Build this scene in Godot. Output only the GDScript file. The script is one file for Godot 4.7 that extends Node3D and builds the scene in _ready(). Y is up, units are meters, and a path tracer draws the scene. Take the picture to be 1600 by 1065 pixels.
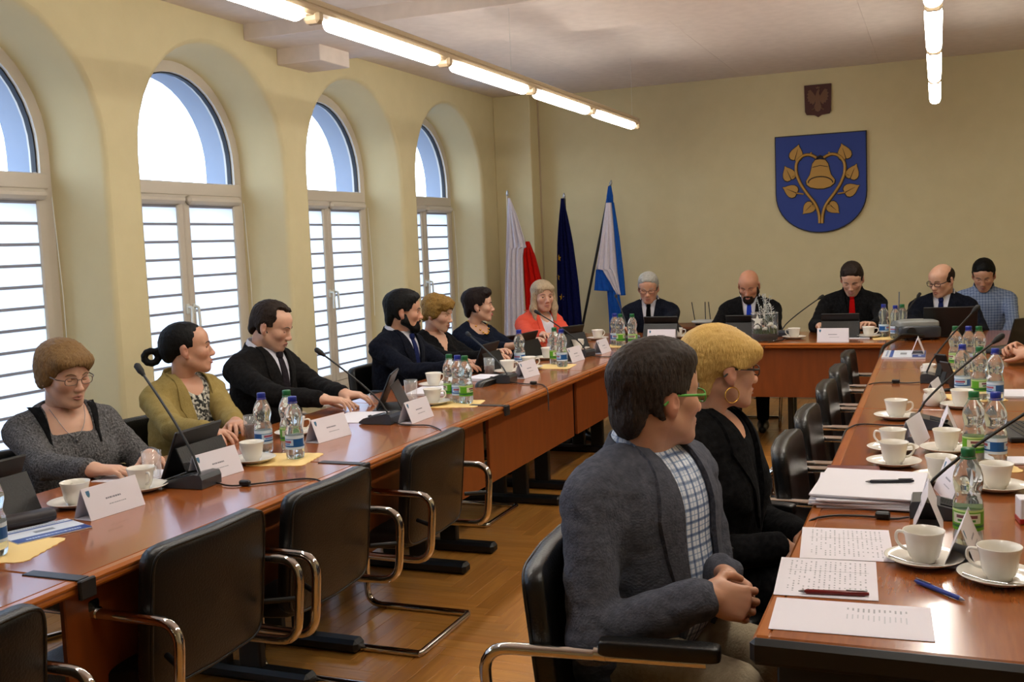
extends Node3D
# A council meeting round a U of tables. Camera stands at the origin (x right, -z towards the far wall), metres.

var M := {}
var used := {}
const TOP := 0.74

# ------------------------------------------------------------------ naming
func numbered(n: String) -> String:
	if not used.has(n):
		used[n] = 0
		return n
	used[n] += 1
	return "%s_%03d" % [n, used[n]]

func thing(n: String, label: String, cat: String, at := Vector3.ZERO, yaw := 0.0, group := "") -> Node3D:
	var o := Node3D.new()
	o.name = numbered(n)
	add_child(o)
	o.position = at
	o.rotation.y = yaw
	o.set_meta("label", label)
	o.set_meta("category", cat)
	if group != "":
		o.set_meta("group", group)
	return o

func structure(n: String) -> Node3D:
	var o := Node3D.new()
	o.name = n
	add_child(o)
	o.set_meta("kind", "structure")
	return o

func copy(src: Node3D, label: String, at: Vector3, yaw: float, group := "") -> Node3D:
	var o: Node3D = src.duplicate()
	var base: String = String(src.name)
	if base.length() > 4 and base[-4] == "_" and base.right(3).is_valid_int():
		base = base.left(-4)
	o.name = numbered(base)
	add_child(o)
	o.position = at
	o.rotation = Vector3(0, yaw, 0)
	o.set_meta("label", label)
	if group != "":
		o.set_meta("group", group)
	return o

func part(parent: Node3D, n: String, mesh: Mesh, mat: Material, at := Vector3.ZERO, basis := Basis()) -> MeshInstance3D:
	var o := MeshInstance3D.new()
	o.name = n
	o.mesh = mesh
	o.material_override = mat
	o.transform = Transform3D(basis, at)
	parent.add_child(o, true)
	return o

# ------------------------------------------------------------------ mesh helpers
func tool() -> SurfaceTool:
	var st := SurfaceTool.new()
	st.begin(Mesh.PRIMITIVE_TRIANGLES)
	st.set_smooth_group(-1)
	return st

func done(st: SurfaceTool) -> ArrayMesh:
	st.generate_normals()
	return st.commit()

func poly(st: SurfaceTool, pts: Array, c: Vector3) -> void:
	# convex polygon turned away from point c
	var n: Vector3 = (pts[2] - pts[0]).cross(pts[1] - pts[0])
	var m := Vector3.ZERO
	for p in pts:
		m += p
	m /= pts.size()
	var q := pts
	if n.dot(m - c) < 0:
		q = pts.duplicate()
		q.reverse()
	for i in range(1, q.size() - 1):
		st.add_vertex(q[0]); st.add_vertex(q[i]); st.add_vertex(q[i + 1])

func cbox(st: SurfaceTool, c: Vector3, size: Vector3, b := 0.004, bs := Basis()) -> void:
	# box with chamfered edges
	var h := size / 2
	b = minf(b, minf(h.x, minf(h.y, h.z)) * 0.9)
	st.set_smooth_group(-1)
	var f := func(x: float, y: float, z: float) -> Vector3: return c + bs * Vector3(x, y, z)
	for s in [-1.0, 1.0]:
		poly(st, [f.call(s * h.x, -h.y + b, -h.z + b), f.call(s * h.x, h.y - b, -h.z + b), f.call(s * h.x, h.y - b, h.z - b), f.call(s * h.x, -h.y + b, h.z - b)], c)
		poly(st, [f.call(-h.x + b, s * h.y, -h.z + b), f.call(h.x - b, s * h.y, -h.z + b), f.call(h.x - b, s * h.y, h.z - b), f.call(-h.x + b, s * h.y, h.z - b)], c)
		poly(st, [f.call(-h.x + b, -h.y + b, s * h.z), f.call(h.x - b, -h.y + b, s * h.z), f.call(h.x - b, h.y - b, s * h.z), f.call(-h.x + b, h.y - b, s * h.z)], c)
		for t in [-1.0, 1.0]:
			poly(st, [f.call(s * h.x, t * (h.y - b), -h.z + b), f.call(s * (h.x - b), t * h.y, -h.z + b), f.call(s * (h.x - b), t * h.y, h.z - b), f.call(s * h.x, t * (h.y - b), h.z - b)], c)
			poly(st, [f.call(s * h.x, -h.y + b, t * (h.z - b)), f.call(s * (h.x - b), -h.y + b, t * h.z), f.call(s * (h.x - b), h.y - b, t * h.z), f.call(s * h.x, h.y - b, t * (h.z - b))], c)
			poly(st, [f.call(-h.x + b, s * h.y, t * (h.z - b)), f.call(-h.x + b, s * (h.y - b), t * h.z), f.call(h.x - b, s * (h.y - b), t * h.z), f.call(h.x - b, s * h.y, t * (h.z - b))], c)
			for u in [-1.0, 1.0]:
				poly(st, [f.call(s * h.x, t * (h.y - b), u * (h.z - b)), f.call(s * (h.x - b), t * h.y, u * (h.z - b)), f.call(s * (h.x - b), t * (h.y - b), u * h.z)], c)

func boxmesh(size: Vector3, b := 0.004) -> ArrayMesh:
	var st := tool()
	cbox(st, Vector3.ZERO, size, b)
	return done(st)

func lathe(st: SurfaceTool, prof: Array, seg := 24, at := Vector3.ZERO, bs := Basis(), g := 1) -> void:
	# prof: Vector2(radius, height), outside runs upwards
	st.set_smooth_group(g)
	for i in prof.size() - 1:
		for s in seg:
			var a0 := TAU * s / seg
			var a1 := TAU * (s + 1) / seg
			var p: Vector2 = prof[i]
			var q: Vector2 = prof[i + 1]
			var p00 := at + bs * Vector3(p.x * cos(a0), p.y, p.x * sin(a0))
			var p10 := at + bs * Vector3(p.x * cos(a1), p.y, p.x * sin(a1))
			var p01 := at + bs * Vector3(q.x * cos(a0), q.y, q.x * sin(a0))
			var p11 := at + bs * Vector3(q.x * cos(a1), q.y, q.x * sin(a1))
			var u0 := float(s) / seg
			var u1 := float(s + 1) / seg
			var v0 := 1.0 - float(i) / (prof.size() - 1)
			var v1 := 1.0 - float(i + 1) / (prof.size() - 1)
			if p.x > 1e-6:
				st.set_uv(Vector2(u1, v0)); st.add_vertex(p10)
				st.set_uv(Vector2(u0, v1)); st.add_vertex(p01)
				st.set_uv(Vector2(u0, v0)); st.add_vertex(p00)
			if q.x > 1e-6:
				st.set_uv(Vector2(u1, v0)); st.add_vertex(p10)
				st.set_uv(Vector2(u1, v1)); st.add_vertex(p11)
				st.set_uv(Vector2(u0, v1)); st.add_vertex(p01)

func lathed(prof: Array, seg := 24) -> ArrayMesh:
	var st := tool()
	lathe(st, prof, seg)
	return done(st)

func tube(st: SurfaceTool, pts: Array, rad, seg := 8, closed := false, squash := 1.0) -> void:
	# swept round bar; rad is a number or one radius per point
	st.set_smooth_group(2)
	var n := pts.size()
	var rings := []
	var up := Vector3.UP
	var t0: Vector3 = (pts[1] - pts[0]).normalized()
	if absf(t0.dot(up)) > 0.9:
		up = Vector3.RIGHT
	var nn := (up - t0 * up.dot(t0)).normalized()
	for i in n:
		var a: Vector3 = pts[(i - 1 + n) % n] if closed else pts[maxi(i - 1, 0)]
		var b: Vector3 = pts[(i + 1) % n] if closed else pts[mini(i + 1, n - 1)]
		var t := (b - a).normalized()
		nn = (nn - t * nn.dot(t)).normalized()
		var bb := t.cross(nn)
		var r: float = rad[i] if rad is Array else rad
		var ring := []
		for s in seg:
			var an := TAU * s / seg
			ring.append(pts[i] + (nn * cos(an) * squash + bb * sin(an)) * r)
		rings.append(ring)
	var last := n if closed else n - 1
	for i in last:
		var r0: Array = rings[i]
		var r1: Array = rings[(i + 1) % n]
		for s in seg:
			var s1 := (s + 1) % seg
			st.add_vertex(r0[s]); st.add_vertex(r1[s]); st.add_vertex(r1[s1])
			st.add_vertex(r0[s]); st.add_vertex(r1[s1]); st.add_vertex(r0[s1])
	if not closed:
		st.set_smooth_group(-1)
		for s in range(1, seg - 1):
			st.add_vertex(rings[0][0]); st.add_vertex(rings[0][s]); st.add_vertex(rings[0][s + 1])
			st.add_vertex(rings[n - 1][0]); st.add_vertex(rings[n - 1][s + 1]); st.add_vertex(rings[n - 1][s])

func tubed(pts: Array, rad, seg := 8, closed := false, squash := 1.0) -> ArrayMesh:
	var st := tool()
	tube(st, pts, rad, seg, closed, squash)
	return done(st)

func rounded(pts: Array, r: float, n := 5) -> Array:
	# polyline with its inner corners rounded
	var out := [pts[0]]
	for i in range(1, pts.size() - 1):
		var p: Vector3 = pts[i]
		var a: Vector3 = pts[i - 1] - p
		var b: Vector3 = pts[i + 1] - p
		var rr := minf(r, minf(a.length(), b.length()) * 0.48)
		var pa := p + a.normalized() * rr
		var pb := p + b.normalized() * rr
		for k in n + 1:
			var t := float(k) / n
			out.append(pa.lerp(p, t).lerp(p.lerp(pb, t), t))
	out.append(pts[-1])
	return out

func prism(st: SurfaceTool, pg: PackedVector2Array, z0: float, z1: float, bs := Basis(), at := Vector3.ZERO) -> void:
	# polygon in xy extruded from z0 to z1 (z1 > z0)
	st.set_smooth_group(-1)
	var p := pg
	if Geometry2D.is_polygon_clockwise(p):
		p = p.duplicate()
		p.reverse()
	var f := func(v: Vector2, z: float) -> Vector3: return at + bs * Vector3(v.x, v.y, z)
	var idx := Geometry2D.triangulate_polygon(p)
	for i in range(0, idx.size(), 3):
		var a := p[idx[i]]
		var b := p[idx[i + 1]]
		var c := p[idx[i + 2]]
		if (b - a).cross(c - a) > 0:
			var t := b
			b = c
			c = t
		st.add_vertex(f.call(a, z1)); st.add_vertex(f.call(b, z1)); st.add_vertex(f.call(c, z1))
		st.add_vertex(f.call(a, z0)); st.add_vertex(f.call(c, z0)); st.add_vertex(f.call(b, z0))
	for i in p.size():
		var a := p[i]
		var b := p[(i + 1) % p.size()]
		st.add_vertex(f.call(a, z0)); st.add_vertex(f.call(a, z1)); st.add_vertex(f.call(b, z1))
		st.add_vertex(f.call(a, z0)); st.add_vertex(f.call(b, z1)); st.add_vertex(f.call(b, z0))

func prismed(pg: PackedVector2Array, z0: float, z1: float, bs := Basis()) -> ArrayMesh:
	var st := tool()
	prism(st, pg, z0, z1, bs)
	return done(st)

func quad(st: SurfaceTool, a: Vector3, b: Vector3, c: Vector3, d: Vector3) -> void:
	# a lower left, b upper left, c upper right, d lower right as seen from the front
	st.set_smooth_group(-1)
	st.set_uv(Vector2(0, 1)); st.add_vertex(a)
	st.set_uv(Vector2(0, 0)); st.add_vertex(b)
	st.set_uv(Vector2(1, 0)); st.add_vertex(c)
	st.set_uv(Vector2(0, 1)); st.add_vertex(a)
	st.set_uv(Vector2(1, 0)); st.add_vertex(c)
	st.set_uv(Vector2(1, 1)); st.add_vertex(d)

func facing(v: Vector3) -> float:
	return atan2(v.x, v.z)

# ------------------------------------------------------------------ materials
func mat(c: Color, rough := 0.6, metal := 0.0) -> StandardMaterial3D:
	var m := StandardMaterial3D.new()
	m.albedo_color = c
	m.roughness = rough
	m.metallic = metal
	return m

func noise_tex(freq: float, c0: Color, c1: Color, seed_ := 1, size := 256, oct := 4, normal := false, bump := 2.0) -> NoiseTexture2D:
	var n := FastNoiseLite.new()
	n.seed = seed_
	n.frequency = freq
	n.noise_type = FastNoiseLite.TYPE_SIMPLEX_SMOOTH
	n.fractal_octaves = oct
	var t := NoiseTexture2D.new()
	t.width = size
	t.height = size
	t.seamless = true
	t.noise = n
	if normal:
		t.as_normal_map = true
		t.bump_strength = bump
	else:
		var g := Gradient.new()
		g.set_color(0, c0)
		g.set_color(1, c1)
		t.color_ramp = g
	return t

func triplanar(m: StandardMaterial3D, sc: Vector3, world := false) -> StandardMaterial3D:
	m.uv1_triplanar = true
	m.uv1_world_triplanar = world
	m.uv1_scale = sc
	return m

func cloth(c: Color, amt := 0.12, sc := 60.0, bump := 1.0, rim := 0.04) -> StandardMaterial3D:
	var m := mat(Color.WHITE, 0.92)
	m.metallic_specular = 0.12
	m.albedo_texture = noise_tex(0.06, c.darkened(amt), c.lightened(amt * 0.7), 7, 128, 3)
	m.normal_enabled = true
	m.normal_texture = M.get("_clothn")
	m.normal_scale = bump
	m.rim_enabled = true
	m.rim = rim
	m.rim_tint = 0.6
	return triplanar(m, Vector3(sc, sc, sc) / 10.0)

func hairmat(c: Color, c2: Color, along := Vector3(30, 4, 30)) -> StandardMaterial3D:
	var m := mat(Color.WHITE, 0.6)
	m.metallic_specular = 0.3
	m.albedo_texture = noise_tex(0.03, c, c2, 11, 256, 4)
	m.normal_enabled = true
	m.normal_texture = M["_hairn"]
	m.normal_scale = 1.8
	return triplanar(m, along)

func wood(c0: Color, c1: Color, sc: Vector3, rough := 0.35, coat := 0.0, world := false) -> StandardMaterial3D:
	var m := mat(Color.WHITE, rough)
	m.albedo_texture = noise_tex(0.012, c0, c1, 5, 512, 5)
	if coat > 0:
		m.clearcoat_enabled = true
		m.clearcoat = coat
		m.clearcoat_roughness = 0.08
	return triplanar(m, sc, world)

func make_materials() -> void:
	M["_clothn"] = noise_tex(0.09, Color.BLACK, Color.WHITE, 3, 256, 4, true, 3.0)
	M["_hairn"] = noise_tex(0.03, Color.BLACK, Color.WHITE, 13, 256, 3, true, 4.0)
	M["_softn"] = noise_tex(0.02, Color.BLACK, Color.WHITE, 17, 256, 4, true, 1.5)
	# the shell
	var w := mat(Color.WHITE, 0.85)
	w.albedo_texture = noise_tex(0.02, Color(0.80, 0.75, 0.59), Color(0.82, 0.77, 0.61), 21, 256, 5)
	w.normal_enabled = true
	w.normal_texture = M["_softn"]
	w.normal_scale = 0.25
	M.wall = triplanar(w, Vector3(0.9, 0.9, 0.9), true)
	M.wall_white = mat(Color(0.84, 0.84, 0.80), 0.8)
	M.outside = mat(Color(0.50, 0.54, 0.60), 0.9)
	M.paving = mat(Color(0.55, 0.56, 0.58), 0.9)
	var ce := mat(Color.WHITE, 0.9)
	ce.albedo_texture = noise_tex(0.05, Color(0.84, 0.79, 0.75), Color(0.88, 0.83, 0.79), 23, 256, 5)
	M.ceiling = triplanar(ce, Vector3(0.7, 0.7, 0.7), true)
	M.baseboard = mat(Color(0.75, 0.72, 0.62), 0.5)
	M.upvc = mat(Color(0.76, 0.72, 0.66), 0.35)
	M.gasket = mat(Color(0.06, 0.06, 0.08), 0.6)
	var g := mat(Color(0.9, 0.95, 1.0, 0.06), 0.02)
	g.transparency = BaseMaterial3D.TRANSPARENCY_ALPHA
	M.pane = g
	var bb := mat(Color(0.76, 0.80, 0.87), 0.9)
	bb.backlight_enabled = true
	bb.backlight = Color(1.0, 1.0, 1.0)
	M.band = bb
	var bg := mat(Color(0.55, 0.55, 0.58), 0.9)
	bg.backlight_enabled = true
	bg.backlight = Color(0.45, 0.45, 0.47)
	M.sheer = bg
	# timber
	M.table = wood(Color(0.53, 0.28, 0.105), Color(0.585, 0.32, 0.125), Vector3(9, 9, 0.7), 0.2, 0.4)
	M.table_edge = wood(Color(0.62, 0.33, 0.10), Color(0.70, 0.40, 0.14), Vector3(5, 5, 0.55), 0.28, 0.5)
	M.panel = wood(Color(0.46, 0.22, 0.065), Color(0.52, 0.26, 0.085), Vector3(3, 0.5, 3), 0.4)
	M.furniture = wood(Color(0.42, 0.22, 0.11), Color(0.50, 0.29, 0.15), Vector3(1, 4, 4), 0.45)
	# parquet keeps its own texture coordinates: u across the grain
	var fl := mat(Color.WHITE, 0.32)
	var img := FastNoiseLite.new()
	img.seed = 31
	img.frequency = 0.02
	img.fractal_octaves = 5
	var nt := NoiseTexture2D.new()
	nt.width = 512
	nt.height = 512
	nt.seamless = true
	nt.noise = img
	var gr := Gradient.new()
	gr.set_color(0, Color(0.70, 0.48, 0.21))
	gr.set_color(1, Color(0.80, 0.57, 0.28))
	nt.color_ramp = gr
	fl.albedo_texture = nt
	fl.vertex_color_use_as_albedo = true
	fl.clearcoat_enabled = true
	fl.clearcoat = 0.25
	fl.clearcoat_roughness = 0.25
	M.parquet = fl
	M.black = mat(Color(0.025, 0.024, 0.027), 0.45)
	M.black_matt = mat(Color(0.03, 0.03, 0.032), 0.7)
	M.plate = mat(Color(0.16, 0.16, 0.17), 0.4, 0.3)
	var le := mat(Color(0.030, 0.028, 0.028), 0.38)
	le.normal_enabled = true
	le.normal_texture = M["_clothn"]
	le.normal_scale = 0.35
	M.leather = triplanar(le, Vector3(5, 5, 5))
	M.chrome = mat(Color(0.82, 0.80, 0.78), 0.09, 1.0)
	M.steel = mat(Color(0.55, 0.55, 0.56), 0.3, 1.0)
	M.gold = mat(Color(0.66, 0.50, 0.21), 0.45, 0.15)
	M.gold_line = mat(Color(0.10, 0.07, 0.05), 0.7)
	M.shield_blue = mat(Color(0.03, 0.19, 0.52), 0.55)
	M.shield_rim = mat(Color(0.10, 0.05, 0.06), 0.6)
	M.plaque = mat(Color(0.27, 0.10, 0.07), 0.6)
	M.bronze = mat(Color(0.42, 0.29, 0.20), 0.45, 0.2)
	# table things
	M.china = mat(Color(0.88, 0.86, 0.82), 0.16)
	M.spoon = mat(Color(0.8, 0.8, 0.8), 0.15, 1.0)
	M.paper = mat(Color(0.85, 0.84, 0.87), 0.8)
	M.doily = mat(Color(0.90, 0.78, 0.52), 0.85)
	var gl := mat(Color(0.93, 0.96, 0.96), 0.02)
	gl.refraction_enabled = true
	gl.refraction_scale = 0.05
	gl.transparency = BaseMaterial3D.TRANSPARENCY_ALPHA
	gl.albedo_color = Color(0.95, 0.97, 0.97, 0.08)
	M.glass = gl
	var tg := mat(Color(0.90, 0.95, 0.95, 0.10), 0.03)
	tg.transparency = BaseMaterial3D.TRANSPARENCY_ALPHA
	M.thin_glass = tg
	var vg := mat(Color(0.92, 0.96, 0.96, 0.05), 0.02)
	vg.transparency = BaseMaterial3D.TRANSPARENCY_ALPHA
	M.vase_glass = vg
	var pet := mat(Color(0.92, 0.97, 0.96, 0.12), 0.04)
	pet.transparency = BaseMaterial3D.TRANSPARENCY_ALPHA
	M.pet = pet
	var wa := mat(Color(0.93, 0.97, 0.97, 0.10), 0.02)
	wa.transparency = BaseMaterial3D.TRANSPARENCY_ALPHA
	wa.refraction_enabled = true
	wa.refraction_scale = 0.033
	M.water = wa
	M.tea = mat(Color(0.30, 0.10, 0.02), 0.1)
	M.cap_green = mat(Color(0.02, 0.36, 0.17), 0.4)
	M.cap_blue = mat(Color(0.03, 0.13, 0.52), 0.4)
	M.lens = mat(Color(0.9, 0.9, 0.9, 0.10), 0.02)
	M.lens.transparency = BaseMaterial3D.TRANSPARENCY_ALPHA
	M.lamp_body = mat(Color(0.70, 0.62, 0.50), 0.5)
	var tu := mat(Color(0.95, 0.95, 0.95), 0.5)
	tu.emission_enabled = true
	tu.emission = Color(1.0, 0.98, 0.94)
	tu.emission_energy_multiplier = 24.0
	M.tube = tu
const LAMP_E := 0.1
const SKY_E := 6.0
const EXPOSURE := 1.34

func build_camera_and_light() -> void:
	var cam := Camera3D.new()
	cam.name = "camera"
	add_child(cam)
	cam.transform = Transform3D(Basis(Vector3(0.926563, -0.040835, -0.373916), Vector3(0.003805, 0.995056, -0.099242), Vector3(0.376120, 0.090532, 0.922138)), Vector3(0, 1.46, 0))
	cam.fov = 35.9767
	cam.near = 0.05
	cam.current = true
	var we := WorldEnvironment.new()
	we.name = "environment"
	var env := Environment.new()
	env.background_mode = Environment.BG_SKY
	var sky := Sky.new()
	var sm := ProceduralSkyMaterial.new()
	sm.sky_top_color = Color(0.70, 0.83, 1.0)
	sm.sky_horizon_color = Color(0.88, 0.94, 1.0)
	sm.ground_horizon_color = Color(0.80, 0.82, 0.85)
	sm.ground_bottom_color = Color(0.6, 0.62, 0.65)
	sm.energy_multiplier = SKY_E
	sky.sky_material = sm
	env.sky = sky
	env.tonemap_mode = Environment.TONE_MAPPER_LINEAR
	env.tonemap_exposure = EXPOSURE
	env.sdfgi_enabled = true
	env.ssao_enabled = true
	env.ssil_enabled = true
	we.environment = env
	add_child(we)

func _ready() -> void:
	build_camera_and_light()
	make_materials()
	build_shell()
	build_lamps()
	build_tables()
	build_chairs()
	build_crests()
	build_items()
	build_flags()
	build_people()
#MORE

# ------------------------------------------------------------------ the room
const WX := -3.9          # inner face of the window wall
const FX := -4.2          # inner face of the window frames
const WINDOWS := [-8.33, -6.74, -5.14, -3.55, -1.95, -0.35]
const ZB := -9.54
const ZF := 2.6
const XR := 1.85
const HC := 2.86
const SPRING := 2.03
const SILL := 0.43

func arch(zc: float, hw: float, n := 20, y0 := SILL) -> Array:
	# outline from the foot on the +z side over the top to the foot on the -z side, as (z, y)
	var o := [Vector2(zc + hw, y0)]
	for i in n + 1:
		var a := PI * i / n
		o.append(Vector2(zc + hw * cos(a), SPRING + hw * sin(a)))
	o.append(Vector2(zc - hw, y0))
	return o

func wall_sheet(st: SurfaceTool, x: float, hw: float, inward: bool) -> void:
	var zs := [ZB]
	for i in WINDOWS.size() - 1:
		zs.append((WINDOWS[i] + WINDOWS[i + 1]) / 2)
	zs.append(WINDOWS[-1] + 0.8)
	var away := Vector3(x + (-5.0 if inward else 5.0), 1.4, -4)
	for i in WINDOWS.size():
		var zc: float = WINDOWS[i]
		var o := arch(zc, hw)
		var half := o.size() / 2
		var lo := PackedVector2Array([Vector2(zs[i + 1], SILL)])
		for k in half + 1:
			lo.append(o[k])
		lo.append(Vector2(zc, HC)); lo.append(Vector2(zs[i + 1], HC))
		var hi := PackedVector2Array()
		for k in range(half, o.size()):
			hi.append(o[k])
		hi.append(Vector2(zs[i], SILL)); hi.append(Vector2(zs[i], HC)); hi.append(Vector2(zc, HC))
		for pg in [lo, hi, PackedVector2Array([Vector2(zs[i], 0), Vector2(zs[i + 1], 0), Vector2(zs[i + 1], SILL), Vector2(zs[i], SILL)])]:
			var idx := Geometry2D.triangulate_polygon(pg)
			for t in range(0, idx.size(), 3):
				var tri := []
				for u in 3:
					tri.append(Vector3(x, pg[idx[t + u]].y, pg[idx[t + u]].x))
				poly(st, tri, away)
	poly(st, [Vector3(x, 0, zs[-1]), Vector3(x, HC, zs[-1]), Vector3(x, HC, ZF), Vector3(x, 0, ZF)], away)

func loop_strip(st: SurfaceTool, a: Array, xa: float, b: Array, xb: float, c: Vector2) -> void:
	# surface between two outlines, turned towards the middle of the opening
	st.set_smooth_group(3)
	for i in a.size() - 1:
		var p := Vector3(xa, a[i].y, a[i].x)
		var q := Vector3(xa, a[i + 1].y, a[i + 1].x)
		var r := Vector3(xb, b[i + 1].y, b[i + 1].x)
		var s := Vector3(xb, b[i].y, b[i].x)
		var n := (r - p).cross(q - p)
		var m := (p + r) / 2
		var pts := [p, q, r, s]
		if n.dot(Vector3(m.x, c.y, c.x) - m) < 0:
			pts = [p, s, r, q]
		st.add_vertex(pts[0]); st.add_vertex(pts[1]); st.add_vertex(pts[2])
		st.add_vertex(pts[0]); st.add_vertex(pts[2]); st.add_vertex(pts[3])

func ring_frame(st: SurfaceTool, a: Array, b: Array, x0: float, x1: float, c: Vector2) -> void:
	# a flat frame between outlines a (outer) and b (inner); x0 towards the room
	st.set_smooth_group(-1)
	for i in a.size() - 1:
		poly(st, [Vector3(x0, a[i].y, a[i].x), Vector3(x0, a[i + 1].y, a[i + 1].x), Vector3(x0, b[i + 1].y, b[i + 1].x), Vector3(x0, b[i].y, b[i].x)], Vector3(x0 - 3, c.y, c.x))
		poly(st, [Vector3(x1, a[i].y, a[i].x), Vector3(x1, a[i + 1].y, a[i + 1].x), Vector3(x1, b[i + 1].y, b[i + 1].x), Vector3(x1, b[i].y, b[i].x)], Vector3(x1 + 3, c.y, c.x))
	loop_strip(st, b, x0, b, x1, c)

func build_shell() -> void:
	# window wall with deep arched reveals
	var wl := structure("wall_left")
	var st := tool()
	wall_sheet(st, WX, 0.69, true)
	part(wl, "plaster", done(st), M.wall)
	st = tool()
	for zc in WINDOWS:
		var c := Vector2(zc, 1.5)
		var prof := [[0.69, WX], [0.671, WX - 0.008], [0.661, WX - 0.03], [0.60, FX]]
		for k in 3:
			loop_strip(st, arch(zc, prof[k][0]), prof[k][1], arch(zc, prof[k + 1][0]), prof[k + 1][1], c)
	part(wl, "reveal", done(st), M.wall)
	st = tool()
	wall_sheet(st, -4.42, 0.535, false)
	for zc in WINDOWS:
		loop_strip(st, arch(zc, 0.535), FX - 0.07, arch(zc, 0.535), -4.42, Vector2(zc, 1.5))
	part(wl, "outer_face", done(st), M.outside)
	for zc in WINDOWS:
		var sb := part(wl, "sill_board", boxmesh(Vector3(0.40, 0.035, 1.36), 0.008), M.upvc, Vector3(-4.05, SILL - 0.018, zc))
		sb.set_meta("label", "pale window board")
	for i in WINDOWS.size():
		build_window(i + 1, WINDOWS[i])
	# the other walls
	var wb := structure("wall_back")
	part(wb, "plaster", boxmesh(Vector3(XR + 4.6, HC + 0.2, 0.2), 0.001), M.wall, Vector3((XR - 4.2) / 2, (HC + 0.2) / 2, ZB - 0.1))
	part(wb, "pier", boxmesh(Vector3(0.37, HC, 0.22), 0.006), M.wall, Vector3(-3.9 + 0.185, HC / 2, ZB + 0.11))
	part(wb, "corner_pipe", tubed([Vector3(-3.525, 0, ZB + 0.012), Vector3(-3.525, HC, ZB + 0.012)], 0.009, 8), M.lamp_body)
	var wr := structure("wall_right")
	part(wr, "plaster", boxmesh(Vector3(0.2, HC + 0.2, ZF - ZB + 0.4), 0.001), M.wall, Vector3(XR + 0.1, (HC + 0.2) / 2, (ZF + ZB) / 2))
	var wf := structure("wall_front")
	part(wf, "plaster", boxmesh(Vector3(XR + 4.6, HC + 0.2, 0.2), 0.001), M.wall, Vector3((XR - 4.2) / 2, (HC + 0.2) / 2, ZF + 0.1))
	var bb := structure("baseboard_back")
	part(bb, "board", boxmesh(Vector3(XR + 3.5, 0.07, 0.02), 0.004), M.baseboard, Vector3((XR - 3.5) / 2, 0.035, ZB + 0.01))
	build_ceiling()
	build_floor()
	var og := structure("ground")
	part(og, "paving", boxmesh(Vector3(80, 0.2, 120), 0.01), M.paving, Vector3(-46, -4.1, -4))

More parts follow.
